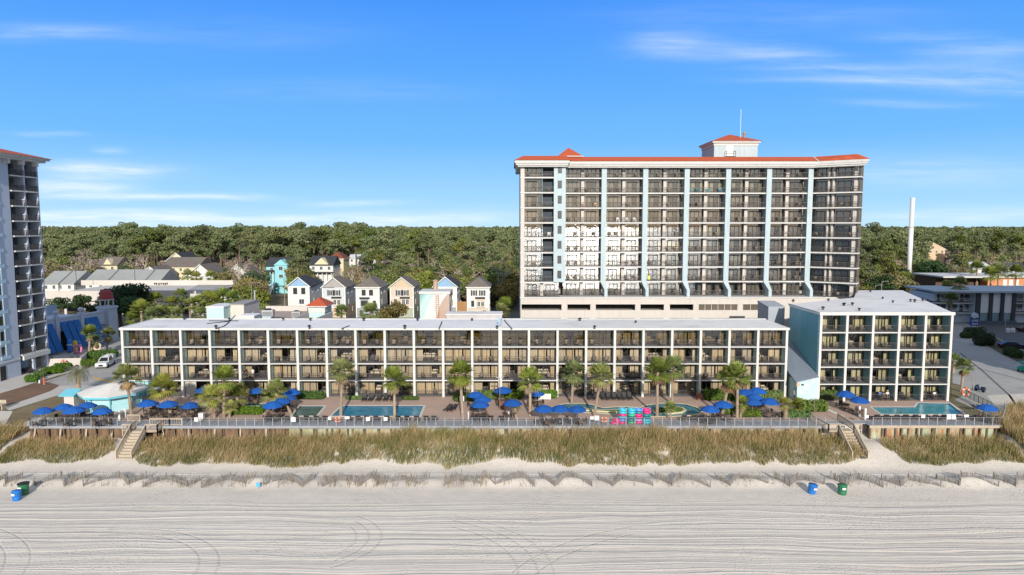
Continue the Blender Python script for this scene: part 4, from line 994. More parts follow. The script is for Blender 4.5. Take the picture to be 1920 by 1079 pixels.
for j,(u0,u1) in enumerate(((.15,3.45),(3.85,6.95))):
    dv=MB(); fbox(dv,side,u1+.005,u1+.39,-.12,1.7,ZB0,38.1); dv.build('fin_wall',PERI,lt)
    for k in range(NB):
        z=ZB0+k*FB; bl_=MB(); fbox(bl_,side,u0,u1,-.30,.1,z-.20,z+.03,0); fbox(bl_,side,u0,u1,.102,1.7,z-.17,z+.02,1)
        bal=bl_.build('balcony',[WHT,FLOORD],lt)
        s=MB(); fbox(s,side,u0,u0+1.0,1.60,1.70,z+.03,z+2.3,0); s.build('dark_door',BRONZE,bal)
        s=MB(); fbox(s,side,u0+1.05,u1-.1,1.62,1.70,z+.03,z+2.3); s.build('pane',GLASSH,bal)
        s=MB(); fbox(s,side,u0+1.0,u1,1.705,1.74,z+.03,z+2.45); s.build('curtain',CURT,bal)
        r=MB(); A=[side(u0+t*(u1-u0),-.22,z) for t in (0,.33,.66,1)]
        for hz,ww in((1.02,.06),(.1,.04)): r.bar(A[0]+Vector((0,0,hz)),A[3]+Vector((0,0,hz)),ww)
        for q in range(24): p=A[0].lerp(A[3],q/23); r.bar(p+Vector((0,0,.1)),p+Vector((0,0,1.02)),.03 if q%6 else .06)
        r.build('railing',RAIL,bal)
        if j==0:
            chair(side(u1-.55,.5,z+.03)+Vector((0,0,0)),R(90)+.3,'chair on the balcony of the left-edge tower, storey %s'%nth(k+1),'chairs on the tower balconies')
b=MB(); fbox(b,side,.1,7.1,-.6,-.31,ZB0-1.0,ZB0-.21); b.build('soffit_box',WHT,lt)
b=MB(); 
for k in range(NB): 
    z=ZB0+k*FB
    b.box(TX+.002,TX+.10,116.4,118.6,z-.1,z+.5)
b.build('window_bay_band',PERI2,lt)
for k in range(NB):
    z=ZB0+k*FB+.6; MB().box(TX+.004,TX+.06,116.6,117.5,z,z+1.6).build('window',GLASSH,lt)
    MB().box(TX+.004,TX+.14,117.52,117.75,z-.1,z+1.97).build('window_trim',PERI2,lt)
b=MB(); b.box(TX-19,TX+1.0,107,129.4,38.102,38.5); b.box(TX-19,TX+1.5,106.6,129.9,38.502,38.85); b.build('cornice',WHT,lt)
b=MB()
for j in range(6): b.box(TX+.003,TX+.95,109+j*3.6,109.5+j*3.6,37.3,38.098)
b.build('bracket',WHT,lt)
b=MB(); b.hip(TX-19.5,TX+1.9,106.2,130.3,38.87,2.7,0,1,.015); b.build('roof',[TILER,WHT],lt)
b=MB(); b.box(TX-.05,TX+.12,115,120.9,GZ+2.9,GZ+3.2); b.build('string_course',WHT,lt)
b=MB(); b.box(TX+.003,TX+.05,116,117.3,GZ,2.2); b.build('entrance',BRONZE,lt)
# the hotel out of frame on the right that throws the long shade over the street
rtw=thing('seaside_hotel','tall cream hotel standing just beyond the street at the east end','hotel',(136.5,98,GZ))
b=MB(); b.box(-39,39,-16,14,0,44); b.build('walls',CREAM,rtw)
for k in range(14):
    s=MB(); s.box(-39.4,39.4,-16.9,-16.002,3+k*2.9,3.9+k*2.9); s.build('balcony_band',WHT,rtw)
    s=MB(); s.box(-38.5,38.5,-16.06,-16.003,3.92+k*2.9,5.7+k*2.9); s.build('window_band',BRONZE,rtw)
b=MB(); b.hip(-40,40,-17,15,44.02,5,0,1,.015); b.build('roof',[TILER,WHT],rtw)
# --- arcade with slanted blue awnings ---
ar=thing('awning_arcade','low periwinkle arcade with tall slanted blue awnings and a red domed cupola','building')
af0=Vector((-97.2,136.0,0)); af1=Vector((-92.9,156.5,0)); ad=(af1-af0); AL=ad.length; ad.normalize(); afr=Fr(af0,ad)
b=MB(); fbox(b,afr,0,AL,.6,14,GZ,7.4,0); fbox(b,afr,0,AL,0,.598,5.6,8.3,0); fbox(b,afr,-.1,AL+.1,-.15,.7,8.302,8.6,0)
b.build('walls',PERI,ar)
b=MB(); fbox(b,afr,0,AL,13.4,14,7.402,9.6); b.build('rear_parapet',M('grey_blue_wall',(.36,.44,.52),.85,.08,1),ar)
b=MB(); fbox(b,afr,.3,AL-3,.5,.59,.0,5.5); b.build('dark_shopfront',M('arcade_dark',(.03,.03,.05),.5,.4,1),ar)
for u in (.2,7.2,13.6):
    b=MB(); fbox(b,afr,u,u+.9,-.3,.6,GZ,9.0); c=afr(u+.45,.15,9.55); b.lathe([(.3,-.55),(.2,-.4),(.45,-.15),(.6,.15),(.5,.45),(.2,.62),(0,.66)],c,10); b.build('pier',PERI,ar)
BLUEA=M('awning_blue',(.03,.15,.42),.8,.12,1.2)
us=[(1.2,2.8),(3.0,4.6),(4.8,6.5),(8.3,9.8),(10.0,11.5),(11.7,13.2),(14.7,15.9),(16.0,17.1),(17.2,18.3)]
for u0,u1 in us:
    b=MB(); t0=[afr(u0,-.1,7.6),afr(u1,-.1,7.6),afr(u1,-2.6,2.0),afr(u0,-2.6,2.0)]; off=Vector((0,0,-.14))
    b.add(t0+[p+off for p in t0],[(0,1,2,3),(7,6,5,4),(0,4,5,1),(1,5,6,2),(2,6,7,3),(3,7,4,0)]); b.build('awning',BLUEA,ar)
b=MB(); fbox(b,afr,AL-.2,AL+2.4,-.9,2.2,GZ,9.0); fbox(b,afr,AL-.4,AL+2.6,-1.1,2.4,9.002,9.5); b.build('corner_tower',PERI,ar)
cc_=afr(AL+1.1,.65,9.5); b=MB()
for sx in (-1,1):
    for sy in (-1,1): b.lathe([(.17,0),(.17,1.4)],(cc_.x+sx*.95,cc_.y+sy*.95,9.5),6)
b.lathe([(1.55,1.4),(1.6,1.7),(1.3,1.72)],cc_,10); b.build('cupola_frame',WHT,ar)
b=MB(); b.lathe([(1.75,1.72),(1.45,2.0),(1.3,2.7),(1.1,3.3),(.6,3.75),(0,3.85)],cc_,14); b.build('cupola_dome',M('maroon_dome',(.30,.045,.05),.6,.12,2),ar,smooth=True)
ar.location=(-.9,0,-1.6)
fb=MB(); fbox(fb,afr,7,8.3,5.5,6.8,7.402,9.2); c=afr(7.6,6.1,9.9); fb.lathe([(.4,-.7),(.3,-.5),(.7,0),(.6,.45),(0,.8)],c,10); fb.build('rear_finial',PERI,ar)
# inflatables and slides at the arcade front
for k,(px,py,hh,col,lb) in enumerate([(131,662,3.0,(.05,.22,.70),'blue'),(142,664,2.9,(.75,.55,.04),'yellow'),(149,658,2.2,(.10,.22,.65),'second blue'),(176,655,2.4,(.06,.26,.70),'third blue'),(189,651,2.3,(.05,.24,.72),'fourth blue')]):
    g=G(px,py,GZ); e=thing('pool_inflatable','%s upright inflatable toy on show under the blue awnings'%lb,'inflatable',g,group='inflatables outside the arcade')
    b=MB(); b.lathe([(.10,0),(.42,.15),(.48,hh*.35),(.36,hh*.55),(.46,hh*.75),(.36,hh*.95),(0,hh)],(0,0,0),9); b.build('body',M('vinyl_%s'%lb.replace(' ','_'),col,.4,.1,2,spec=.5),e,True)
    b=MB(); b.lathe([(.50,hh*.54),(.52,hh*.58),(.50,hh*.62)],(0,0,0),9); b.build('band',WHITEP,e)
for k,(px,py,lb) in enumerate([(182,650,'cream and blue'),(146,655,'pink')]):
    g=G(px,py,GZ+1.3); e=thing('swim_ring','%s swim ring hung on show under the awnings'%lb,'swim ring',g,group='swim rings outside the arcade')
    b=MB(); b.tube([(.75*math.cos(2*math.pi*j/14),0,.75*math.sin(2*math.pi*j/14)) for j in range(15)],.24,7,cap=False); b.build('tube',M('vinyl_ring_%d'%k,[(.62,.5,.3),(.7,.2,.4)][k],.4),e,True)
# --- beach wall in front of the arcade + lounge terrace ---
lw_=thing('garden_wall','low cream wall with an orange lifebuoy around the left terrace','wall')
A=G(78,688,GZ);B=G(152,686,GZ);C=G(166,672,GZ); b=MB(); b.bar(A+Vector((0,0,.75)),B+Vector((0,0,.75)),.2,1.5); b.bar(B+Vector((0,0,.75)),C+Vector((0,0,.75)),.2,1.5); b.build('wall_face',CREAM,lw_)

# --- garage ---
gg=thing('parking_garage','long low cream parking deck with parapet and dark lower openings','garage')
Ya=205.0; g0=P(86,555,Ya).x; g1=P(368,560,Ya).x; zt_=P(300,546,Ya).z
b=MB(); b.box(g0,g1,Ya,Ya+.4,zt_-3.3,zt_,0); b.box(g0,g1,Ya,Ya+.4,2.6,3.8,0); b.box(g0,g1,Ya+.5,Ya+46,zt_-1.2,zt_-1.0,0)
for j in range(9): xx=g0+(g1-g0)*j/8; b.box(xx-.35,xx+.35,Ya+.01,Ya+.39,GZ,zt_-3.3,0)
b.build('parapet',CREAM,gg)
b=MB(); b.box(g0,g1,Ya+9,Ya+9.3,GZ,zt_-1.3); b.build('dark_back_wall',M('garage_dark',(.05,.06,.08),.9,.3,.5),gg)
Yb=236.0; h0=P(152,532,Yb).x; h1=P(437,532,Yb).x; zb1=P(300,526,Yb).z
b=MB(); b.box(h0,h1,Yb,Yb+.4,zt_-1.0,zb1,0); b.build('rear_parapet',CREAM,gg)
b=MB(); b.prism([(P(368,570,205).x,205.41),(P(437,540,236).x,235.99),(P(372,560,236).x,235.99),(P(340,570,205).x,205.41)],zt_-.99,zt_-.8); b.build('ramp',ASPH,gg)
b=MB(); q=P(360,565,190); b.box(q.x,P(440,560,190).x,189,189.4,5.8,7.6); b.box(q.x,P(440,560,190).x,189,189.4,2.0,3.4); b.box(q.x,P(440,560,190).x,189.5,204,5.6,5.79)
for j in range(5): xx=q.x+j*3; b.box(xx,xx+.5,189.01,189.39,GZ,5.8)
b.build('front_parapet',CREAM,gg)
b=MB()
for px,ww in ((252,1.5),):
    pass
for j,(px,mk) in enumerate([(290,'F'),(293.5,'P'),(298,'G'),(302,'L'),(306,'A'),(310,'T'),(313.5,'T')]):
    q=P(px,532.5,Yb-.06); b.box(q.x-.25,q.x+.22,Yb-.05,Yb-.002,q.z-.25-.1*(j%3),q.z+.35); 
b.build('wall_mark',BLACK,gg)
# --- houses ---
PAL={}
def hmat(name,col): return M(name,col,.8,.06,1.2,streak=.08)
SHING=M('grey_brown_shingles',(.165,.14,.125),.9,.2,3); SHIND=M('dark_shingles',(.045,.05,.06),.9,.2,3); SHINR=M('red_brown_shingles',(.20,.07,.04),.9,.2,3)
SHUT=M('black_shutter',(.03,.03,.035),.6,.2,4)
PANE=M('house_pane',(.06,.07,.09),.12,.3,1,spec=.7)
def window(parent,x,z,w_,h_,y=0,shut=False,dark=False,trim=None):
    f=MB(); f.box(x-w_/2-.1,x+w_/2+.1,y-.08,y-.002,z-.1,z+h_+.1); f.build('window',SHUT if dark else (trim or WHITEP),parent).name
    o=parent and KIDS[parent.name][-1]
    g=MB(); g.box(x-w_/2,x-.03,y-.10,y-.081,z,z+h_); g.box(x+.03,x+w_/2,y-.10,y-.081,z,z+h_) if not dark else None
    if dark: g=MB().box(x-w_/2,x+w_/2,y-.10,y-.081,z,z+h_)
    g.build('pane',PANE if not dark else SHUT,o)
    if shut:
        for s in (-1,1): MB().box(x+s*(w_/2+.32)-.2,x+s*(w_/2+.32)+.2,y-.09,y-.003,z-.05,z+h_+.05).build('shutter',SHUT,parent)
def house(px0,px1,Y,depth,wall_h,rise,roof,wmat,gmat,rmat,label,front,base=None,cat='house',oh=.5,z0=GZ,gable_front=True):
    a=P(px0,560,Y).x; c=P(px1,560,Y).x; e=thing('narrow_house' if cat=='house' else cat,label,'house',((a+c)/2,Y,z0)); hw=(c-a)/2
    b=MB(); b.box(-hw,hw,0,depth,0 if not base else 3.05,wall_h,0); b.build('wall',wmat,e)
    if base: MB().box(-hw-.02,hw+.02,-.02,depth+.02,0,3.04).build('lower_wall',base,e)
    for x_ in (-hw,hw): MB().box(x_-.12,x_+.12,-.06,.12,0,wall_h).build('corner_board',WHITEP,e)
    if base: MB().box(-hw-.05,hw+.05,-.05,-.021,2.95,3.2).build('belt_board',WHITEP,e)
    if cat=='house': MB().box(-hw-.05,hw+.05,-.05,-.021,5.72,5.9).build('belt_board',WHITEP,e)
    b=MB()
    if roof=='gable':
        r0=[(-hw-oh,wall_h-.25),(0,wall_h+rise),(hw+oh,wall_h-.25),(hw+oh,wall_h-.03),(0,wall_h+rise+.24),(-hw-oh,wall_h-.03)]
        b.prismy(r0,-oh,depth*.55,0)
        b.add([(-hw-oh,depth*.55+.002,wall_h-.03),(hw+oh,depth*.55+.002,wall_h-.03),(hw+oh,depth+oh,wall_h-.03),(-hw-oh,depth+oh,wall_h-.03),(0,depth*.55+.002,wall_h+rise+.24)],[(1,2,4),(2,3,4),(3,0,4)],0)
        b.build('roof',rmat,e)
        MB().prismy([(-hw,wall_h+.002),(0,wall_h+rise-.14),(hw,wall_h+.002)],.01,.25).build('gable',gmat,e)
        b=MB(); b.prismy([(-hw-oh,wall_h-.3),(0,wall_h+rise-.05),(0,wall_h+rise+.22),(-hw-oh,wall_h-.05)],-oh-.08,-oh-.002); b.prismy([(hw+oh,wall_h-.3),(hw+oh,wall_h-.05),(0,wall_h+rise+.22),(0,wall_h+rise-.05)],-oh-.08,-oh-.002); b.build('bargeboard',WHITEP,e)
    else:
        b.hip(-hw-oh,hw+oh,-oh,depth+oh,wall_h+.02,rise,0,1,.25); b.build('roof',[rmat,WHITEP],e)
    front(e,hw); 
    # side openings, seen obliquely
    for yy,z in ((depth*.25,6.6),(depth*.6,6.6),(depth*.3,3.6),(depth*.62,.9)):
        sgn=1 if e.location.x<0 else -1
        MB().box(sgn*hw+(.003 if sgn>0 else -.08),sgn*hw+(.08 if sgn>0 else -.003),yy,yy+1.0,z,z+1.4).build('side_window',WHITEP,e)
    return e
WW=hmat('house_white',(.64,.64,.62)); LGR=hmat('house_pale_grey',(.52,.54,.57)); TAN=hmat('house_tan',(.56,.43,.32)); BEI=hmat('house_beige',(.56,.48,.40)); GRYH=hmat('house_grey',(.30,.33,.34)); BLUG=hmat('gable_blue',(.26,.42,.62)); TGB=hmat('gable_tan',(.55,.44,.32)); SAGE=hmat('house_sage',(.36,.40,.30)); GGR=hmat('gable_grey',(.36,.34,.34))
def awn(e,x,z,w_): MB().prismx([(-.05,z+.25),(-.7,z),(-.7,z-.08),(-.05,z-.1)],x-w_/2,x+w_/2).build('window_awning',SHUT,e)
YH=198.0
def f1(e,hw):
    for x in (-1.05,1.35): window(e,x,6.6,1.0,1.7,0,False,True)
    window(e,.8,3.6,1.4,1.4); 
def f2(e,hw):
    for x in (-.9,.95): window(e,x,6.55,.85,1.5,0,True)
    awn(e,.8,5.9,2.9); MB().box(-.2,2.0,-.25,-.002,3.3,5.6).build('bay_panel',BEI,e); window(e,.35,3.9,.75,1.4,-.25); window(e,1.45,3.9,.75,1.4,-.25); window(e,-1.2,.4,.8,1.7,0,False,True); window(e,1.2,.5,.8,1.5,0,False,True)
    MB().prismy([(-hw+.05,9.02),(-1.1,10.15),(.3,9.02)],-.62,-.55).build('small_gable',GGR,e)
def f3(e,hw):
    for x in (-1.15,1.0): window(e,x,6.6,.95,1.5,0,False,True)
    awn(e,-.9,5.75,3.0); MB().box(-2.1,.2,-.3,-.002,2.95,5.4).build('bay_panel',GRYH,e); window(e,-1.0,3.6,1.7,1.3,-.3,False,True); window(e,1.9,3.4,.75,1.5,0,False,True); window(e,-1.9,.7,.7,1.4,0,False,True); window(e,1.2,.4,1.0,1.9)
def f4(e,hw):
    for x in (-.8,1.05): window(e,x,6.55,.85,1.5,0,True)
    awn(e,.9,5.85,2.9); window(e,.5,3.9,.8,1.5); window(e,1.6,3.9,.8,1.5); window(e,-1.9,4,.6,1.3,0,False,True)
def f6(e,hw):
    for x in (-1,1.2): window(e,x,6.6,.9,1.5,0,True)
    window(e,1.6,3.5,.8,1.5,0,False,True)
def f7(e,hw):
    for x in (-1.2,1.2): window(e,x,6.5,.8,1.5,0,True)
    awn(e,.6,5.8,2.9); MB().box(-.5,2.0,-.25,-.002,2.95,5.5).build('bay_panel',BEI,e); window(e,.2,3.4,.75,1.3,-.25); window(e,1.3,3.4,.75,1.3,-.25); window(e,-1.6,3.3,.65,1.6,0,False,True); window(e,-.6,.4,1.6,1.5); window(e,1.8,.5,.7,1.5,0,False,True)
house(541,580,YH+4,15,8.9,2.6,'gable',WW,BLUG,SHIND,'white narrow house with blue gable and dark roof, first of the row',f1)
house(605,647,YH,14,8.9,2.8,'gable',LGR,GGR,SHING,'pale grey narrow house with double gable and tan ground floor',f2,TAN)
house(668,711,YH,13,9.0,2.7,'hip',WW,WW,SHING,'white narrow house with hipped roof, grey bay window and grey base',f3,GRYH)
house(732,775,YH,14,9.0,2.7,'gable',BEI,TGB,SHING,'beige narrow house with tan gable behind the olive tree',f4,SAGE)
house(814,856,YH+1,14,9.0,2.8,'gable',WW,BLUG,SHIND,'white narrow house with blue gable half hidden by the mural tower',f6,GRYH)
house(876,917,YH,12,9.0,2.7,'hip',WW,WW,SHING,'white narrow house with hipped roof, last of the row by the tower',f7,BEI)
fn=thing('timber_fence','tan timber privacy fence between the last two narrow houses','fence',(P(864,590,YH).x,YH+3,GZ)); MB().box(-2.6,2.4,0,.1,0,4.4).build('boards',M('fence_timber',(.36,.2,.09),.85,.2,2),fn)
def cottage(px0,px1,pyt,pyb,Y,depth,wmat,rmat,label,rise=2.6,kind='ridge',gab=False):
    a=P(px0,pyb,Y); c=P(px1,pyb,Y); t_=P(px0,pyt,Y); e=thing('cottage',label,'house',((a.x+c.x)/2,Y,GZ)); hw=(c.x-a.x)/2; top=t_.z-GZ; wh=top-rise
    MB().box(-hw,hw,0,depth,0,wh).build('wall',wmat,e); b=MB()
    if kind=='ridge':
        b.prismx([(-.5,wh-.15),(depth/2,top),(depth+.5,wh-.15),(depth+.5,wh-.4),(-.5,wh-.4)],-hw-.4,hw+.4); b.build('roof',rmat,e)
    elif kind=='front':
        b.prismy([(-hw-.5,wh-.2),(0,top),(hw+.5,wh-.2),(hw+.5,wh-.4),(0,top-.22),(-hw-.5,wh-.4)],-.5,depth+.5); b.build('roof',rmat,e); MB().prismy([(-hw,wh+.003),(0,top-.3),(hw,wh+.003)],0.01,depth-.01).build('gable',wmat,e)
        bb=MB(); bb.prismy([(-hw-.5,wh-.42),(0,top-.25),(0,top+.04),(-hw-.5,wh-.18)],-.58,-.502); bb.prismy([(hw+.5,wh-.42),(hw+.5,wh-.18),(0,top+.04),(0,top-.25)],-.58,-.502); bb.build('bargeboard',WHITEP,e)
    else:
        b.hip(-hw-.5,hw+.5,-.5,depth+.5,wh+.02,rise,0,1,.25); b.build('roof',[rmat,WHITEP],e)
    if gab:
        MB().prismy([(-hw*.3,wh+.1),(hw*.1,top-.5),(hw*.5,wh+.1)],-.8,depth*.3).build('dormer_gable',wmat,e)
    k=max(2,int(hw*2/3))
    for j in range(k): window(e,-hw+(j+.5)*2*hw/k,max(.8,wh-2.2),1.0,1.3)
    return e,hw,wh,top
TURQ=hmat('house_turquoise',(.26,.56,.62)); CRY=hmat('house_cream_yellow',(.66,.58,.38))
e,hw,wh,top=cottage(500,541,484,532,270,11,TURQ,SHIND,'turquoise raised house with dark roof and front steps',3.0)
MB().box(-.6,hw,-1.2,-.002,3.2,wh+.2).build('front_bay',TURQ,e); MB().prismy([(-.9,wh+.2),((hw-.6)/2,top-.6),(hw+.3,wh+.2)],-1.5,4).build('front_gable',TURQ,e); window(e,(hw-.6)/2,wh-1.8,1.5,1.5,-1.2); window(e,(hw-.6)/2,wh-4.8,1.5,1.3,-1.2)
MB().prismx([(-2.2,wh-2.2),(0,wh-1.8),(0,wh-2.0),(-2.2,wh-2.5)],-hw-.2,-.8).build('porch_roof',SHIND,e); MB().box(-hw,-.7,-2,-.01,3.0,3.3).build('porch_floor',WHITEP,e)
for x in (-hw+.1,-hw/2,-1): MB().box(x-.1,x+.1,-2,-1.8,0,wh-2.3).build('porch_post',WHITEP,e)
b=MB(); b.prismx([(-2,3.3),(-6,0),(-6,-.2),(-2,2.8)],-1.9,-.9); b.build('front_steps',WHITEP,e); MB().box(-hw+.1,hw-.1,.3,10,0,3).build('base',M('base_pink',(.5,.42,.38),.85),e)
e,hw,wh,top=cottage(581,625,481,528,285,12,WW,SHIND,'white two-storey house with long porch and cream gable',3.4)
MB().prismy([(-2.6,wh+.05),(.3,wh+2.8),(3.2,wh+.05)],-1,4).build('cross_gable',CRY,e); MB().box(-hw,hw,-2.4,-.01,wh-3.4,wh-3.1).build('porch_roof',SHIND,e)
for j in range(6): xx=-hw+.2+j*(2*hw-.4)/5; MB().box(xx-.1,xx+.1,-2.3,-2.1,0,wh-3.4).build('porch_post',WHITEP,e)
cottage(615,644,473,497,330,12,CRY,SHINR,'cream house with red-brown hipped roof among the pines',3.2,'hip')
cottage(306,372,484,508,300,16,CRY,SHING,'long cream house with brown roof left of the pines',3.6,'ridge')
cottage(312,350,474,498,318,14,CRY,SHIND,'pale yellow gabled house under a dark roof',4.0,'front')
cottage(355,386,486,500,325,12,WW,SHIND,'low house with dark blue-grey roof beside the yellow gable',2.8,'ridge')
cottage(352,400,496,522,262,14,WW,SHING,'white gabled house with grey-brown roof, left one of two',4.2,'front')
cottage(424,466,496,520,262,14,WW,SHING,'white gabled house with grey-brown roof, right one of two',4.2,'front')
cottage(184,220,483,510,300,11,CRY,SHING,'small cream house with dormer under bare trees',3.2,'ridge',True)
cottage(262,302,500,520,285,14,WW,SHING,'white gabled bungalow behind the garage parapet',3.6,'front')
for k,(a,b_) in enumerate([(78,108),(104,138),(160,198),(192,236),(228,268),(262,298)]):
    cottage(a,b_,511 if k<2 else 508,526,255+(k%2)*1.0,16,WW,M('grey_metal_roof',(.30,.31,.31),.7,.12,.6),'low cabin with grey roof, %s in the row behind the garage'%nth(k+1),4.0,'ridge')
cottage(1740,1772,454,470,420,16,hmat('house_sand',(.62,.44,.28)),hmat('sand_roof',(.58,.42,.28)),'tan house with sandy hipped roof deep in the trees',4.5,'hip')
cottage(1822,1862,493,512,300,14,WW,M('white_metal_roof',(.6,.62,.64),.6,.06,1),'white low house behind palms and trees on the right',2.2,'ridge')
cottage(1890,1930,494,510,330,14,SAGE,SHIND,'low dark-roofed house at the far right among trees',2.4,'ridge')
for k,(px,py) in enumerate([(664,484),(688,482),(702,486)]):
    cottage(px-9,px+9,py-6,py+3,360,9,WW,M('white_metal_roof',(.6,.62,.64)),'small white-roofed house %s beyond the red-brown roof'%nth(k+1),1.5,'ridge')
# --- motel and hotel on the right ---
om=thing('brick_motel','long orange brick motel with flat pale roof behind the shaded hotel','motel')
Yo=232; q0=P(1768,530,Yo).x; q1=P(1852,530,Yo).x; q2=P(1990,530,Yo).x; zt2=P(1900,521,Yo).z
MB().box(q0,q1,Yo+4,Yo+16,GZ,zt2).build('dark_wing',M('shaded_brick',(.10,.065,.05),.85,.2,1),om); MB().box(q1+.01,q2,Yo,Yo+16,GZ,zt2).build('brick_wall',M('orange_brick',(.56,.25,.12),.85,.12,1),om)  # shade on the left wing is put into its darker brick colour
MB().box(q0-.6,q2+.5,Yo-1.0,Yo+17,zt2+.003,zt2+.5).build('roof',M('pale_roof',(.55,.55,.54),.8,.1,.5),om)
px_=P(1892,530,Yo).x
for j in range(3):
    MB().box(px_-2+j*2,px_-.8+j*2,Yo-.06,Yo-.003,zt2-2.7,zt2-.7).build('door',WHITEP,om)
MB().box(px_-3,px_+4,Yo-1.2,Yo-1.1,zt2-3.4,zt2-2.5).build('balcony_rail',WHITEP,om)
sh_=thing('panelled_hotel','three-storey hotel with tall white panels and dark piers in the shade','hotel')
Ys=185.0; s0=P(1829,580,Ys).x; s1=P(1906,580,Ys).x; z8=P(1870,549,Ys).z
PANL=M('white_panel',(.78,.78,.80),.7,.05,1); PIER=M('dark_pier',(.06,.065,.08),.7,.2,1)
MB().box(s0,s1,Ys+.3,Ys+16,GZ,z8).build('body',PERI,sh_)
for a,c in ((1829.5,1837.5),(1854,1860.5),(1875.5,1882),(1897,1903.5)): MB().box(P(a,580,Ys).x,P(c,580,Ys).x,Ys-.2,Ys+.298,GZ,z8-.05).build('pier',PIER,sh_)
for a,c in ((1838,1853.6),(1861,1875.2),(1882.4,1896.6)):
    x0_,x1_=P(a,580,Ys).x,P(c,580,Ys).x; MB().box(x0_,x1_,Ys+.1,Ys+.297,P(a,587,Ys).z,z8-.2).build('white_panel',PANL,sh_)
    MB().box(x0_,x1_,Ys+.2,Ys+.296,P(a,601,Ys).z,P(a,587.5,Ys).z).build('shop_pane',M('pale_pane',(.25,.36,.42),.2,.3,.4,spec=.6),sh_)
zz=P(1870,601,Ys).z; MB().box(s0,s1,Ys-.4,Ys-.202,GZ,zz-.1).build('hedge_wall',M('blue_base',(.10,.14,.19),.85,.2,1),sh_)
for base,d_,L in ((s0,-1,10),(s1,1,14)):
    for k in range(3):
        z=GZ+.5+k*2.75; x0_,x1_=(base-L,base-.01) if d_<0 else (base+.01,base+L)
        MB().box(x0_,x1_,Ys+2.0,Ys+15,z-.4,z+2.2).build('wing_wall',PERI,sh_) if k==0 else None
        MB().box(x0_,x1_,Ys+.8,Ys+3,z+2.25,z+2.45).build('walkway',WHT,sh_)
        b=MB(); b.box(x0_,x1_,Ys+2.4,Ys+14,z,z+2.2); b.build('storey_wall',PERI,sh_)
        for j in range(int(L/3.2)):
            xx=x0_+.8+j*3.2; MB().box(xx,xx+.9,Ys+2.33,Ys+2.398,z,z+2).build('door',BRONZE,sh_); MB().box(xx+1.2,xx+2.5,Ys+2.34,Ys+2.397,z+.5,z+1.9).build('window',PANE,sh_)
        r=MB(); r.bar((x0_,Ys+.85,z+1.0 if k else z+.3),(x1_,Ys+.85,z+1.0 if k else z+.3),.06)
        for j in range(int(L/.5)): r.bar((x0_+j*.5,Ys+.85,z-.2),(x0_+j*.5,Ys+.85,z+1.0),.03)
        if k: r.build('railing',WHITEP,sh_)
b=MB(); b.prism([(s0-11,Ys+.4),(s0-.5,Ys-1.2),(s1+15,Ys-1.2),(s1+15,Ys+17),(s0-10,Ys+17)],z8+.002,z8+.45); b.build('roof',M('blue_grey_roof',(.40,.46,.52),.7,.1,.4,stain=.2),sh_)
# hotel sign
sp_=G(1827,620,GZ); sg=thing('hotel_sign','blue hotel sign with round white emblem beside the hedge','sign',sp_)
sc_=sp_.y/F; SBL=M('sign_blue',(.02,.07,.32),.5,.1,2)
for u in(-.7,.7): MB().box(u-.08,u+.08,.2,.36,0,1.2).build('leg',GALV,sg)
MB().box(-1.0,1.0,0,.5,1.2,3.2).build('board',SBL,sg); b=MB(); b.lathe([(.85,-.25),(.85,.25)],(0,0,0),18); b.v=[(x+.05,z_+.25,y+3.7) for x,y,z_ in b.v]; b.build('emblem_disc',M('emblem_pale',(.45,.58,.75),.5),sg)
b=MB(); b.tube([(.05+.34*math.cos(2*math.pi*j/16)-.2,-.06,3.62+.42*math.sin(2*math.pi*j/16)) for j in range(17)],.12,6,cap=False); b.build('emblem_ring',WHITEP,sg)
def text(parent,body,x,y,z,size,mat,name='lettering'):
    cu=bpy.data.curves.new(name,'FONT'); cu.body=body; cu.size=size; cu.align_x='CENTER'; cu.extrude=.02; cu.materials.append(mat)
    o=bpy.data.objects.new(name,cu); COL.objects.link(o); dg=bpy.context.evaluated_depsgraph_get(); me=bpy.data.meshes.new_from_object(o.evaluated_get(dg)); bpy.data.objects.remove(o)
    o=link(name,me,parent); o.location=(x,y,z); o.rotation_euler=(R(90),0,0); return o
for z_,n_,w0 in ((2.35,6,.85),(1.5,5,.8)):     # two lines of white lettering, too small to read
    b=MB()
    b.box(-w0,w0,-.03,-.002,z_+.02,z_+.10)
    for k in range(n_):
        x=-w0+(k+.5)*2*w0/n_; h_=.5-.12*((k*2+n_)%3==0); b.box(x-w0/n_*.62,x-w0/n_*.2,-.03,-.002,z_+.101,z_+h_); b.box(x-w0/n_*.2+.001,x+w0/n_*.5,-.03,-.002,z_+h_*.55,z_+h_*.9)
    b.build('lettering',WHITEP,sg)
# monopole
mp=thing('monopole','tall plain white mast standing among the trees','mast',(G(1708,536,GZ).x,307,GZ)); b=MB(); b.lathe([(1.0,0),(1.0,26),(.97,26),(.97,39.2),(0,39.25)],(0,0,0),20); b.build('shaft',M('mast_white',(.66,.66,.66),.5,.05,.6),mp,True)
MB().lathe([(1.02,25.9),(1.06,26),(1.02,26.1)],(0,0,0),20).build('joint_collar',GALV,mp)
MB().box(-2.5,-1.0,-1,1,0,3).build('base_cabinet',GALV,mp)
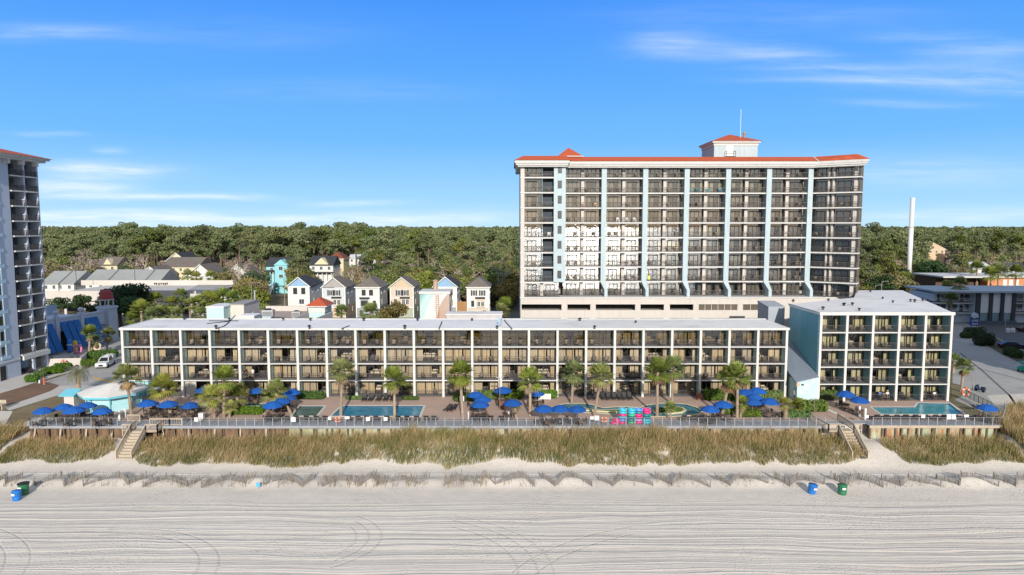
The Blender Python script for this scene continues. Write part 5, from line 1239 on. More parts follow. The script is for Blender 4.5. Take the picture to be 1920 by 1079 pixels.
# poles and lamps
def lamp(px,py,ph,Y,label,arm=1.6,col=GALV,up=0):
    g=Vector((P(px,500,Y).x,Y,GZ)); top=P(px,ph,Y).z-GZ; e=thing('street_lamp',label,'street lamp',g,group='street lamps')
    b=MB(); b.tube([(0,0,0),(0,0,top)],[.11,.07],7); b.build('post',col,e); b=MB(); b.tube([(0,0,top),(arm*.5,0,top+.35),(arm,0,top+.4)],.05,6); b.build('arm',col,e)
    MB().box(arm-.1,arm+.5,-.12,.12,top+.34,top+.46).build('head',col,e); return e
lamp(1655,0,530,215,'curved-arm street lamp above the flat teal hotel roof, taller one'); lamp(1643,0,537,210,'curved-arm street lamp above the flat teal hotel roof, shorter one')
lamp(1814,0,574,166,'grey street lamp in front of the blue hotel sign',-2.2); lamp(1892,0,590,176,'thin lamp post before the white panels',.6)
lamp(141.5,0,500,225,'dark lamp on the parking deck near the left tower',.5,BLACK); lamp(252,0,502,240,'thin dark lamp on the middle of the parking deck',.4,BLACK); lamp(368,0,505,240,'thin dark lamp by the garage ramp',.4,BLACK); lamp(470,0,533,185,'pale curved lamp arm above the oak',2,GALV); lamp(1898,0,503,300,'pale lamp arm at the far right trees',-2,GALV)
TIMB=M('pole_timber',(.30,.23,.16),.9,.2,2)
def pole(px,pt,Y,label,arm=True):
    g=Vector((P(px,500,Y).x,Y,GZ)); top=P(px,pt,Y).z-GZ; e=thing('utility_pole',label,'utility pole',g,group='utility poles')
    b=MB(); b.tube([(0,0,0),(0,0,top)],[.17,.12],7); b.build('post',TIMB,e)
    if arm:
        for z in (.4,1.6): MB().box(-1.6,1.6,-.08,.08,top-z-.1,top-z+.06).build('crossarm',TIMB,e)
        b=MB()
        for u in(-1.4,-.7,.7,1.4): b.lathe([(.06,0),(.09,.12),(.05,.25)],(u,0,top-.34),6)
        b.build('insulator',GALV,e)
pole(1680,488,240,'white-topped utility pole with two crossarms left of the mast'); pole(1677,459,420,'far utility pole behind the mast trees'); pole(532,519,215,'pale pole beside the turquoise house',False); pole(558,505,250,'second pole right of the turquoise house',False); pole(1812,515,232,'white pole before the orange motel',False); pole(1836,460,430,'utility pole with wires on the far right ridge')
pole(712,0+438,600,'distant pole standing in the forest',True)
wr=thing('power_line','thin power line above the trees on the right','cable'); b=MB(); pts=[P(1700+j*28,462+1.4*math.sin(j*.39*2),430) for j in range(9)]; b.tube(pts,.06,4); b.build('wire',GALV,wr)

# ================= vegetation =================
def leafmat(name,stops,trans=.18,var=.25):
    m,t=nt(name); n=N(t); g=n.n('ShaderNodeNewGeometry'); isl=g.outputs['Random Per Island']; p=g.outputs['Position']
    r=n.n('ShaderNodeObjectInfo').outputs['Random']; pn=n.noise(p,.14,2,.6); pb=n.noise(p,.03,3,.6)
    f=n.math('ADD',n.math('MULTIPLY',isl,.38),n.math('ADD',n.math('MULTIPLY',n.mapr(pn,.32,.68,0,1),.34),n.math('MULTIPLY',n.mapr(pb,.35,.65,0,1),.28)))
    c=n.ramp(f,stops)
    c=n.n('ShaderNodeHueSaturation',{'Color':c,'Value':n.mapr(r,0,1,1-var,1+var),'Hue':n.mapr(n.math('FRACT',n.math('MULTIPLY',r,5.7)),0,1,.478,.515),'Saturation':n.mapr(n.math('FRACT',n.math('MULTIPLY',r,9.1)),0,1,.75,1.1)}).outputs[0]
    a=n.bsdf(c,.7,0,.25); tr=n.n('ShaderNodeBsdfTranslucent',{'Color':c}).outputs[0]
    n.out(n.n('ShaderNodeMixShader',{0:trans,1:a,2:tr}).outputs[0]); return m
PINE=leafmat('pine_needles',[(0,(.06,.098,.024)),(.5,(.135,.172,.045)),(1,(.27,.255,.08))])
OAKM=leafmat('oak_leaves',[(0,(.065,.105,.022)),(.5,(.145,.19,.042)),(1,(.29,.28,.08))])
OLIV=leafmat('olive_brown_leaves',[(0,(.12,.11,.03)),(.5,(.22,.19,.055)),(1,(.36,.27,.10))])
DARKL=leafmat('dark_leaves',[(0,(.02,.05,.02)),(.5,(.04,.085,.03)),(1,(.08,.13,.045))])
TWIG=leafmat('bare_twigs',[(0,(.16,.12,.09)),(.5,(.27,.20,.15)),(1,(.38,.30,.24))],.05)
HEDG=leafmat('hedge_leaves',[(0,(.05,.10,.015)),(.5,(.10,.19,.025)),(1,(.19,.28,.05))])
BARK=M('bark',(.15,.11,.085),.95,.25,3,rnd=.3); BARKG=M('grey_bark',(.44,.38,.32),.9,.2,2,rnd=.25)
def leaf_quads(blobs,nq,size,rng,flat=.0,shell=.45):
    """leaf clumps spread through blobs (cx,cy,cz,rx,ry,rz); returns verts, quads"""
    vol=np.array([b[3]*b[4]*b[5] for b in blobs])**.8; cnt=(vol/vol.sum()*nq).astype(int)+1; Vs=[]
    for bb,c in zip(blobs,cnt):
        d=rng.normal(size=(c,3)); d/=np.linalg.norm(d,axis=1)[:,None]; rr=rng.uniform(shell,1.05,c)**.6
        ctr=np.array(bb[:3])+d*rr[:,None]*np.array(bb[3:6])
        nrm=d+rng.normal(size=(c,3))*.7+np.array([0,0,flat]); nrm/=np.linalg.norm(nrm,axis=1)[:,None]
        a=np.cross(nrm,rng.normal(size=(c,3))); a/=np.linalg.norm(a,axis=1)[:,None]+1e-9; b_=np.cross(nrm,a)
        s=size*rng.uniform(.5,1.35,c)[:,None]; k=rng.uniform(.45,.9,(c,1))
        Vs.append(np.stack([ctr-a*s-b_*s*k*.4,ctr+a*s*.3-b_*s*k,ctr+a*s+b_*s*k*.5,ctr-a*s*.4+b_*s*k],1))
    V=np.concatenate(Vs); return V.reshape(-1,3), np.arange(len(V)*4).reshape(-1,4)
def rblobs(rng,n_,R_,hc,hh,rb,up=.35):
    out=[]
    for k in range(n_):
        a=rng.uniform(0,2*math.pi); r=R_*math.sqrt(rng.uniform(0,1)); zz=hc+hh*(rng.uniform(-1,1))*(1-.6*(r/R_)**2)-up*r*.25
        s=rb*rng.uniform(.65,1.25); out.append((r*math.cos(a),r*math.sin(a),zz,s,s,s*.72))
    return out
def limbs(rng,blobs,base,r0,m=0):
    b=MB(); 
    for bb in blobs:
        if rng.random()<.6:
            z0=base*rng.uniform(.7,1.0); b.tube([(0,0,z0),((bb[0])*.5,(bb[1])*.5,(z0+bb[2])/2-.2),(bb[0]*.9,bb[1]*.9,bb[2])],[r0*.45,r0*.3,r0*.12],4,cap=False)
    return b
TREES={}
def tree_proto(kind,v):
    rng=np.random.default_rng(100+v*7+len(kind)); 
    if kind=='pine_tree':
        h=rng.uniform(15,17); bl_=[]; nl=rng.integers(7,10)
        for k in range(nl):
            a=rng.uniform(0,6.28); r=rng.uniform(.6,2.9); z=h*rng.uniform(.62,.95); bl_.append((r*math.cos(a),r*math.sin(a),z,rng.uniform(1.2,2.1),rng.uniform(1.2,2.1),rng.uniform(.6,1.0)))
        bl_+= [(0,0,h*.97,1.4,1.4,1.0),(0,0,h*.85,1.9,1.9,1.1)]
        V,Q=leaf_quads(bl_,1700,.27,rng,.5); t_=MB(); t_.tube([(0,0,-.5),(.12*rng.normal(),.1,h*.5),(0,0,h*.95)],[.34,.26,.08],6); lb=limbs(rng,bl_,h*.75,.22); t_.v,t_.f,t_.m=(t_.v+lb.v,t_.f+[[i+len(t_.v) for i in f] for f in lb.f],t_.m+lb.m); mats=(PINE,BARK)
    elif kind in('oak_tree','olive_tree','dark_tree'):
        h={'oak_tree':9.5,'olive_tree':8.5,'dark_tree':10}[kind]; Rr={'oak_tree':4.6,'olive_tree':4.2,'dark_tree':3.8}[kind]
        bl_=rblobs(rng,13,Rr*.8,h*.66,h*.22,Rr*.38)+[(0,0,h*.75,Rr*.55,Rr*.55,Rr*.4)]
        V,Q=leaf_quads(bl_,2100,.27,rng,.3); t_=MB(); t_.tube([(0,0,-.5),(.2,.1,h*.3),(0,0,h*.6)],[.4,.3,.15],6); lb=limbs(rng,bl_,h*.4,.4); nn=len(t_.v); t_.f+=[[i+nn for i in f] for f in lb.f]; t_.v+=lb.v; t_.m+=lb.m; mats=({'oak_tree':OAKM,'olive_tree':OLIV,'dark_tree':DARKL}[kind],BARK)
    else:
        h=rng.uniform(11,13); t_=MB(); tips=[]
        def br(p,d,L,r,dep):
            q=p+d*L; t_.tube([p,(p+q)/2+Vector(rng.normal(size=3))*.08*L,q],[r,r*.8,r*.6],5 if dep<2 else 4,cap=False)
            if dep>=4: tips.append(q); return
            for k in range(rng.integers(2,4)):
                nd=(d+Vector(rng.normal(size=3))*.55+Vector((0,0,.12))).normalized(); br(q,nd,L*rng.uniform(.62,.82),r*.58,dep+1)
        br(Vector((0,0,-.3)),Vector((0,0,1)),h*.3,.34,0)
        bl_=[(q.x,q.y,q.z,.9,.9,.7) for q in tips]; V,Q=leaf_quads(bl_,380,.13,rng,.0,.2); mats=(TWIG,BARKG)
    e=thing(kind,'x','tree'); link('crown',np_mesh(kind+'_crown',V,Q,mats[0]),e); t_.build('trunk',mats[1],e); TREES.setdefault(kind,[]).append(e); return e
for kd,c in (('pine_tree',4),('oak_tree',3),('olive_tree',3),('dark_tree',2),('bare_tree',4)):
    for v in range(c): tree_proto(kd,v)
first={}
TL={'pine_tree':('bare-trunked pine','pines'),'oak_tree':('broad green oak','oaks'),'olive_tree':('olive-brown rounded tree','olive-brown trees'),'dark_tree':('dense dark green tree','dark evergreen trees'),'bare_tree':('grey leafless tree','leafless trees')}
cnts={}
def plant(kind,x,y,s,label=None,z=GZ):
    pr=TREES[kind][random.randrange(len(TREES[kind]))]
    cnts[kind]=cnts.get(kind,0)+1; ds,gr=TL[kind]
    px,py=proj(x,y,z+4)
    where='behind the garage' if px<480 else 'behind the row of narrow houses' if px<970 else 'right of the hotel tower'
    lm=[(170,'above the arcade'),(300,'behind the small cream house'),(420,'behind the gabled houses'),(500,'left of the turquoise house'),(580,'between turquoise and porch houses'),(660,'around the white porch house'),(760,'above the beige narrow house'),(860,'above the mural tower'),(990,'beside the tower hotel'),(1660,'right of the tower hotel'),(1740,'around the white mast'),(1830,'above the motel'),(3000,'at the far right')]
    where=[w for a,w in lm if px<a][0]; dp='at the front edge of the wood' if y<250 else 'in the second ranks of the wood' if y<300 else 'deeper in the wood'
    lb=label or '%s %s, %s'%(ds,dp,where)
    if pr.name not in first:
        first[pr.name]=1; o=pr; o.location=(x,y,z); o.scale=(s,s,s*random.uniform(.9,1.1)); o.rotation_euler=(0,0,random.uniform(0,6.28)); o['label']=lb; o['group']=gr+' of the wood'; return o
    return dup(pr,lb,(x,y,z),random.uniform(0,6.28),gr+' of the wood',(s,s,s*random.uniform(.88,1.12)))
# hand-placed near trees (photo px of the crown centre, distance, size)
for kind,px,py,Y,h,lb in [
 ('oak_tree',466,548,188,11.5,'big dark green oak between the garage ramp and the turquoise house'),('oak_tree',492,562,182,6.5,'lower oak beside the big oak near the cabins'),('oak_tree',440,560,176,7,'round oak above the row of palms'),
 ('olive_tree',742,580,170,8.6,'olive tree standing in front of the beige narrow house'),('olive_tree',560,578,172,6.2,'brownish tree in front of the blue-gabled house'),('olive_tree',525,585,168,5.2,'low brown shrubby tree behind the rooftop unit'),('olive_tree',590,572,174,6.8,'thin tree before the first narrow house'),
 ('dark_tree',225,560,176,13,'tall dark tree right of the red cupola, in shade'),('dark_tree',262,545,186,13.5,'dark tree against the garage wall'),('dark_tree',150,560,188,9,'dark shaded tree behind the arcade'),('dark_tree',110,560,192,8,'dark tree between arcade and left tower'),('dark_tree',203,590,172,10.5,'dark shaded tree just behind the cupola'),('dark_tree',243,590,172,10.5,'dark shaded tree near the small palms'),
 ('dark_tree',1745,500,270,15,'large dark tree right of the white mast'),('dark_tree',1728,520,262,10,'lower dark tree beside the mast foot'),('dark_tree',1770,515,268,10,'dark tree left of the orange motel'),('dark_tree',1690,515,262,11,'dark tree left of the white mast'),
 ('dark_tree',232,505,290,11,'bright green dense tree beside the cream house'),('dark_tree',420,490,275,12,'dark tree between two white gabled houses'),('oak_tree',120,500,300,14,'wide olive-green tree right of the left tower'),('oak_tree',165,515,280,9,'rounded shrub-like oak by the cream house'),
 ('bare_tree',215,482,310,15,'pale leafless tree above the cream house'),('bare_tree',160,470,330,17,'tall leafless tree with white limbs'),('bare_tree',100,462,340,18,'leafless tree nearest the left tower'),('bare_tree',270,470,330,14,'leafless tree behind the long cream house'),('bare_tree',460,462,330,13,'leafless tree above the right gabled house'),('bare_tree',485,470,330,12,'leafless tree left of the turquoise house'),('bare_tree',640,510,262,10,'grey spreading tree in front of the white porch house'),('bare_tree',680,495,275,11,'grey leafless tree right of the white porch house'),('bare_tree',1880,490,310,13,'leafless tree among the far right houses'),('bare_tree',1700,478,330,12,'leafless tree behind the white mast')]:
    q=P(px,py,Y); base={'pine_tree':16,'oak_tree':9.5,'olive_tree':8.5,'dark_tree':10,'bare_tree':12}[kind]; plant(kind,q.x,Y,h/base,lb)
for k,(px,Y,h) in enumerate([(492,318,22),(505,325,24),(520,312,23),(535,330,24.5),(548,315,22),(562,322,24),(575,335,25),(590,365,24),(606,372,25),(668,330,22),(690,345,23),(640,382,24),(470,335,23),(450,345,24),(415,352,24.5),(400,365,25),(385,360,24),(372,370,24),(355,372,24.5),(340,362,23),(322,370,24),(305,372,23),(285,360,22),(255,350,21),(720,350,21),(760,345,20),(810,352,21),(865,350,20),(1640,330,20),(1665,345,21),(1795,360,22),(1830,370,22),(1868,380,23),(1905,375,22)]):
    q=P(px,500,Y); plant('pine_tree',q.x,Y,h/15.8,'tall bare-trunked pine standing above the rest, %s from the left'%nth(sorted([492,505,520,535,548,562,575,590,606,668,690,640,470,450,415,400,385,372,355,340,322,305,285,255,720,760,810,865,1640,1665,1795,1830,1868,1905]).index(px)+1))
# scatter: nearest trees as things, the rest one far wood
def clear(x,y):
    px,py=proj(x,y,GZ)
    if y<214 : return False
    for (a,b_,ya,yb_) in [(-20,450,150,252),(60,310,240,275),(250,480,255,335),(176,228,250,318),(300,398,250,345),(480,556,205,292),(572,662,214,350),(1700,1722,290,320),(1733,1782,330,440),(1755,2000,150,255),(1815,1935,250,350),(1690,1785,200,300),(520,930,190,222),(640,718,300,375)]:
        if a<px<b_ and ya<y<yb_: return False
    return True
rs=random.Random(21); count=0; far=[]; occ=[]
cand=[]
y=214.0
while y<420:
    step=4.6+ (y-214)*.02
    xx=-.82*y
    while xx<.82*y:
        X=xx+rs.uniform(-2.2,2.2); Y_=y+rs.uniform(-2.2,2.2); xx+=step
        px,_=proj(X,Y_,GZ)
        if -30<px<1950 and not(985<px<1590) and clear(X,Y_): cand.append((X,Y_,px))
    y+=step
def pick(px,Y_,r):
    u=r.random()
    if px<480:
        if Y_<330: return 'olive_tree' if u<.25 else 'bare_tree' if u<.72 else 'oak_tree' if u<.92 else 'dark_tree'
        return 'pine_tree' if u<.62 else 'bare_tree' if u<.84 else 'oak_tree' if u<.93 else 'olive_tree'
    if px<970:
        if px<660 and Y_>290: return 'pine_tree' if u<.75 else 'olive_tree'
        return 'oak_tree' if u<.42 else 'olive_tree' if u<.72 else 'pine_tree' if u<.84 else 'bare_tree' if u<.93 else 'dark_tree'
    return 'oak_tree' if u<.3 else 'olive_tree' if u<.6 else 'pine_tree' if u<.8 else 'dark_tree' if u<.92 else 'bare_tree'
cand.sort(key=lambda c:c[1]); near=[]
for X,Y_,px in cand:
    k=pick(px,Y_,rs)
    if len(near)<225: near.append(k); plant(k,X,Y_,rs.uniform(.85,1.2)*((.9 if Y_<255 else 1.5 if rs.random()<.42 and Y_>285 else 1.15) if k=='pine_tree' else 1.3 if k=='bare_tree' else 1.15))
    else: far.append((k,X,Y_))
y=421.0
while y<2600:
    step=5.5+(y-421)*.012; xx=-.80*y
    while xx<.80*y:
        X=xx+rs.uniform(-.5,.5)*step; Y_=y+rs.uniform(-.5,.5)*step; xx+=step
        px,_=proj(X,Y_,GZ)
        if -30<px<1950 and not(990<px<1585) and clear(X,Y_): far.append((pick(px,Y_,rs) if Y_<800 else ('pine_tree' if rs.random()<.7 else 'oak_tree' if rs.random()<.6 else 'olive_tree'),X,Y_))
    y+=step*1.05
# far wood: one mesh, coarser crowns further off
rng=np.random.default_rng(5); LIB={}
def coarse(kind,lev,v):
    r_=np.random.default_rng(v*31+lev); nq=[950,380,150][lev]; sz=[.32,.52,.95][lev]
    if kind=='pine_tree':
        h=15.5; bl_=[(r_.uniform(-2.3,2.3),r_.uniform(-2.3,2.3),h*r_.uniform(.62,.97),r_.uniform(1.3,2.2),r_.uniform(1.3,2.2),r_.uniform(.7,1.2)) for _ in range(7)]+[(0,0,h*.88,2.0,2.0,1.3)]
    else:
        bl_=rblobs(r_,9,3.8,6.8,2.2,1.9)+[(0,0,7.4,2.6,2.6,1.9)]
    V,Q=leaf_quads(bl_,nq,sz,r_,.5); 
    return V
KM={'pine_tree':0,'oak_tree':1,'dark_tree':1,'olive_tree':2,'bare_tree':3}
Vs=[];MI=[]
for kind,X,Y_ in far:
    lev=0 if Y_<520 else 1 if Y_<900 else 2; v=rng.integers(4); key=(kind,lev,v)
    if key not in LIB: LIB[key]=coarse(kind,lev,int(v)+KM[kind]*5)
    a=rng.uniform(0,6.28); s=rng.uniform(.75,1.15)*(1+.2*mn.noise((X*.012,Y_*.012,3)))*((1.3 if rng.random()<.22 else 1) if kind=='pine_tree' and Y_<620 else 1); s*=(1.17 if kind=='pine_tree' else 1.1); sx=s*(.95 if lev<2 else 1.4); ca,sa=math.cos(a)*sx,math.sin(a)*sx; V=LIB[key]
    hill=max(0,(Y_-900))*.0022
    Vs.append(np.stack([V[:,0]*ca-V[:,1]*sa+X,V[:,0]*sa+V[:,1]*ca+Y_,V[:,2]*s*rng.uniform(.9,1.1)+GZ+hill],1)); MI.append(np.full(len(V)//4,KM[kind]))
V=np.concatenate(Vs).astype(np.float32); Q=np.arange(len(V)).reshape(-1,4)
o=link('forest',np_mesh('forest',V,Q,[PINE,OAKM,OLIV,TWIG],mi=np.concatenate(MI))); o['kind']='stuff'; o['label']='unbroken pine and oak wood running to the horizon'
# pale and brown pine trunks along the edge of the far wood are part of it
tb=MB()
for kind,X,Y_ in far:
    if kind=='pine_tree' and Y_<520: tb.tube([(X,Y_,GZ),(X+rs.uniform(-.4,.4),Y_,GZ+13.5)],[.34,.22],4,cap=False)
for kind,X,Y_ in far[::3]:
    if kind!='pine_tree' and Y_<480: tb.tube([(X,Y_,GZ),(X,Y_,GZ+6)],[.3,.15],4,cap=False)
tr_=tb.build('trunk',BARK,o); tr_['kind']='stuff'
# brush and undergrowth on the wood's edge
bb=[]
for k in range(420):
    Y_=rs.uniform(212,330); X=rs.uniform(-.78,.78)*Y_; px,_=proj(X,Y_,GZ)
    if clear(X,Y_) and not(985<px<1590): s=rs.uniform(1,2.2); bb.append((X,Y_,GZ+s*.6,s*1.5,s*1.3,s))
for k in range(60):
    Y_=rs.uniform(158,175); X=rs.uniform(-88,-70); s=rs.uniform(.6,1.4); bb.append((X,Y_,GZ+s*.5,s*1.4,s,s))
V,Q=leaf_quads(bb,16000,.42,rng,.4); o=link('undergrowth',np_mesh('undergrowth',V,Q,OLIV)); o['kind']='stuff'
# ================= promenade, pools' furniture, palms, people =================
BOARD=M('grey_boards',(.30,.315,.35),.85,.15,3,stain=.2); TAN=M('weathered_timber',(.44,.37,.29),.88,.18,3,stain=.2)
RAILM=M('mid_grey_rail',(.20,.215,.24),.55,.1,4,metal=.1); RAILG=M('pale_grey_rail',(.40,.43,.47),.5,.1,4,metal=.2); POSTB=M('tarred_post',(.13,.095,.07),.9,.3,3)
xL=P(57,798,88.8).x; xS0=P(222,798,88.8).x; xS1=P(286,798,88.8).x; xM=P(1547,798,88.8).x; xR0=P(1628,794,89.2).x; xR1=P(1876,794,89.2).x
def boardwalk(x0,x1,label,y0=88.7,mat=BOARD,mat2=None):
    e=thing('boardwalk',label,'boardwalk'); b=MB(); k=int((x1-x0)/.30)
    for j in range(k):
        a=x0+(x1-x0)*j/k; b.box(a,a+(x1-x0)/k-.02,y0,91.0,-.06,.012+.004*(j%3))
    b.build('deck_boards',mat,e); MB().box(x0,x1,y0-.10,y0-.003,-.34,.0).build('edge_beam',mat2 or mat,e); MB().box(x0,x1,y0+.6,y0+.75,-.5,-.062).build('joist',POSTB,e)
    for j in range(int((x1-x0)/2.1)+1):
        a=x0+.2+j*2.1
        if a<x1: MB().bar((a,y0+.15,zb(a,y0)-.3),(a,y0+.15,-.062),.2).build('support_post',POSTB,e)
    return e
boardwalk(xL,xM,'long grey promenade deck between the pools and the dune grass')
b0=MB(); b0.box(xM+.01,xR0-.01,89.9,91.0,-.1,.0); b0.build('boardwalk_link',BOARD)['kind']='structure'
boardwalk(xR0,xR1,'shorter deck with tan edge below the turquoise angled pool',88.9,BOARD,TAN)
# sea wall under the deck, in runs of different panels
def panelmat(name,col,rust,amt,wood=False):
    m,t=nt(name); n=N(t); p=n.pos()
    v=n.noise(n.scl(p,2.6,2,.35),1.0,4,.65); w_=n.noise(p,.9,3)
    c=n.mix(n.mapr(w_,.3,.7,0,1),tuple(k*.8 for k in col),col); c=n.mix(n.math('MULTIPLY',n.mapr(v,.44,.62,0,1),amt),c,rust)
    if wood:
        x,y,z=n.sep(p); s=n.math('FRACT',n.math('MULTIPLY',x,4.5)); c=n.mix(n.mapr(s,0,.1,.8,0),c,tuple(k*.3 for k in col))
    n.out(n.bsdf(c,.9,0,.15)); return m
PM=[panelmat('brown_boards',(.26,.17,.11),(.11,.07,.05),.8,True),panelmat('pale_green_panel',(.46,.50,.35),(.40,.24,.10),.55),panelmat('cream_green_panel',(.50,.45,.32),(.36,.22,.12),.6),panelmat('rust_green_panel',(.42,.50,.36),(.42,.17,.08),.95)]
def seawall(pa,pb,Y,mat,label,step=1.72):
    x0=P(pa,808,Y).x; x1=P(pb,808,Y).x; e=thing('sea_wall',label,'sea wall'); k=max(1,round((x1-x0)/step))
    for j in range(k):
        a=x0+(x1-x0)*j/k; c=x0+(x1-x0)*(j+1)/k; zt_=-.36-random.uniform(0,.05)
        MB().box(a+.01,c-.01,Y,Y+.12,-3.2,zt_).build('panel',mat,e)
        MB().bar((a,Y-.08,-3.2),(a,Y-.08,-.35),.24,.16).build('post',POSTB,e)
    if mat is PM[3] or mat is PM[2]: MB().box(x0,x1,Y-.06,Y-.002,-.62,-.46).build('waler',TAN,e)
    if mat is PM[0]:
        for j in range(0,k,2):
            a=x0+(x1-x0)*(j+.5)/k; MB().bar((a,Y-1.2,-2.6),(a-.3,Y-.1,-.5),.2).build('brace',TAN,e)
    return e
seawall(60,540,89.25,PM[0],'brown timber sea wall with slanting braces west of the lifebuoy')
seawall(541,950,89.25,PM[1],'pale green panelled sea wall with dark posts below the lap pool')
seawall(951,1545,89.25,PM[2],'cream and green panelled sea wall below the lazy river deck')
seawall(1629,1874,89.3,PM[3],'rust-streaked green sea wall below the turquoise pool deck',1.75)
def rail_run(p,q,label,mat=RAILG,h=1.06,post=1.2,step=.125,thick=.045):
    p=Vector(p);q=Vector(q);L=(q-p).length; e=thing('railing',label,'railing'); k=max(1,round(L/post)); b=MB()
    for hz,wd_ in ((h,.05),(.13,.035)): b.bar(p+Vector((0,0,hz)),q+Vector((0,0,hz)),wd_)
    n_=int(L/step)
    for j in range(n_): 
        s=p.lerp(q,(j+.5)/n_); b.bar(s+Vector((0,0,.13)),s+Vector((0,0,h)),.015)
    b.build('rails',RAILM if mat is RAILG else mat,e)
    for j in range(k+1):
        s=p.lerp(q,j/k); MB().bar(s,s+Vector((0,0,h+.03)),thick+.02).build('post',mat,e)
    return e
yr=88.78
rail_run((xL,yr,0),(xS0-.1,yr,0),'pale grey railing of the terrace by the bar hut'); rail_run((P(342,798,yr).x,yr,0),(xM,yr,0),'long pale grey railing in front of the pools')
rail_run((xL,yr,0),(xL,92,0),'short return of the pale railing at the west end'); rail_run((xR0+.5,88.98,0),(xR1,88.98,0),'pale grey railing in front of the turquoise pool'); rail_run((xR1,88.98,0),(P(1862,745,99).x+.3,96.5,0),'railing running back along the east end of the deck')
rail_run((P(1860,758,96.6).x,96.6,0),(P(1815,735,103.6).x,104,0),'dark railing slanting back to the scooter park',RAIL)
# timber railing pieces and the two stairs
def timber_rail(pts,e,h=1.0,pick=.16,name='timber_railing',mat=TAN):
    for p,q in zip(pts,pts[1:]):
        p=Vector(p);q=Vector(q); b=MB(); L=(q-p).length
        b.bar(p+Vector((0,0,h)),q+Vector((0,0,h)),.13,.06); b.bar(p+Vector((0,0,h-.12)),q+Vector((0,0,h-.12)),.05,.09); b.bar(p+Vector((0,0,.15)),q+Vector((0,0,.15)),.05,.09)
        for j in range(1,int(L/pick)): s=p.lerp(q,j/int(L/pick)); b.bar(s+Vector((0,0,.15)),s+Vector((0,0,h-.1)),.04)
        for s in (p,q): b.bar(s+Vector((0,0,-.6)),s+Vector((0,0,h+.02)),.11)
        b.build(name,mat,e)
def stairs(X,ytop,ybot,zbot,label,wd=1.75,side=1):
    e=thing('beach_stairs',label,'stairs'); k=9
    MB().box(X-wd/2-1.5*(side<0),X+wd/2+1.5*(side>0),ytop,88.6,-.42,-.30).build('landing',TAN,e)
    for j in range(k):
        t0=j/k; y=ytop-(ytop-ybot)*t0; z=-.36-(-.36-zbot)*(j+.5)/k
        MB().box(X-wd/2,X+wd/2,y-(ytop-ybot)/k-.02,y,z-.05,z).box(X-wd/2+.02,X+wd/2-.02,y-.03,y-.005,z+.002,z+(-.36-zbot)/k-.052).build('step',TAN,e)
    for s in(-1,1):
        b=MB(); b.bar((X+s*(wd/2+.06),ytop,-.5),(X+s*(wd/2+.06),ybot,zbot-.05),.08,.30); b.build('stringer',TAN,e)
        timber_rail([(X+s*(wd/2+.1),ytop,-.33),(X+s*(wd/2+.1),ybot,zbot)],e,1.0)
    xa_,xb_=X-wd/2-.1,X+wd/2+.1
    if side>0: timber_rail([(xb_,ytop,-.33),(xb_+1.5,ytop,-.33),(xb_+1.5,88.6,-.2)],e); timber_rail([(xa_-.0,88.6,-.2),(xa_,ytop,-.33)],e); timber_rail([(xa_-1.1,ytop+.02,-.33),(xa_,ytop+.02,-.33)],e)
    else: timber_rail([(xa_,ytop,-.33),(xa_-1.3,ytop,-.33),(xa_-2.2,90.6,-.0)],e); timber_rail([(xb_,ytop,-.33),(xb_-.3,91.2,0)],e); timber_rail([(xb_,ytop+.02,-.33),(xb_+1.0,ytop+.02,-.33)],e)
    for s in (-1,1):
        for yy in (ytop+.1,ytop-1.6): 
            z=zb(X,yy); b=MB(); b.bar((X+s*wd/2,yy,z-.4),(X+s*wd/2,yy,-.45-(0 if yy>ytop else .9)),.14); b.build('leg_post',TAN,e)
    return e
stairs(-48.85,87.2,83.6,-2.75,'weathered timber stairs to the sand beside the bar hut terrace',1.75,1)
stairs(43.75,87.3,83.5,-2.75,'weathered timber stairs to the sand between the two decks',1.8,-1)
e=thing('timber_railing','tan timber railing between the west stairs and the pale railing','railing'); timber_rail([(xS1-.3,yr,0),(P(318,798,yr).x,yr,0),(P(341,798,yr).x,yr,0)],e,1.0,.3); timber_rail([(xS0+.3,90.6,0),(xS0+1.9,90.6,0)],e)
# --- umbrellas, tables, chairs ---
UBLUE=M('umbrella_blue',(.010,.088,.36),.8,.10,3,rnd=.12)
def umb_proto():
    e=thing('umbrella','x','umbrella'); b=MB(); n_=8
    top=(0,0,2.62); rim=[(1.32*math.cos(2*math.pi*k/n_+.39),1.32*math.sin(2*math.pi*k/n_+.39),2.02) for k in range(n_)]; mid=[(.72*math.cos(2*math.pi*k/n_+.39),.72*math.sin(2*math.pi*k/n_+.39),2.38) for k in range(n_)]
    b.add([top]+mid+rim,[(0,1+k,1+(k+1)%n_) for k in range(n_)]+[(1+k,9+k,9+(k+1)%n_,1+(k+1)%n_) for k in range(n_)])
    for k in range(n_):
        p,q=rim[k],rim[(k+1)%n_]; b.add([p,q,(q[0],q[1],q[2]-.14),(p[0],p[1],p[2]-.14)],[(0,1,2,3)])
    b.build('canopy',UBLUE,e); MB().tube([(0,0,.05),(0,0,2.6)],.028,6).build('pole',GALV,e); MB().lathe([(.27,0),(.27,.06),(.06,.1)],(0,0,0),10).build('base',BLACK,e)
    b=MB()
    for k in range(n_): b.bar((0,0,2.5),(rim[k][0]*.97,rim[k][1]*.97,rim[k][2]+.01),.02)
    b.build('ribs',GALV,e); return e
UM=umb_proto()
WICK=M('brown_wicker',(.105,.075,.058),.8,.3,9,rnd=.3)
def table_proto():
    e=thing('patio_table','x','table'); MB().lathe([(.58,.70),(.60,.72),(.58,.74),(0,.745)],(0,0,0),14).build('table_top',WICK,e); b=MB()
    for a in range(4): b.bar((.42*math.cos(a*1.57+.4),.42*math.sin(a*1.57+.4),0),(.3*math.cos(a*1.57+.4),.3*math.sin(a*1.57+.4),.7),.045)
    b.build('legs',BLACK,e); return e
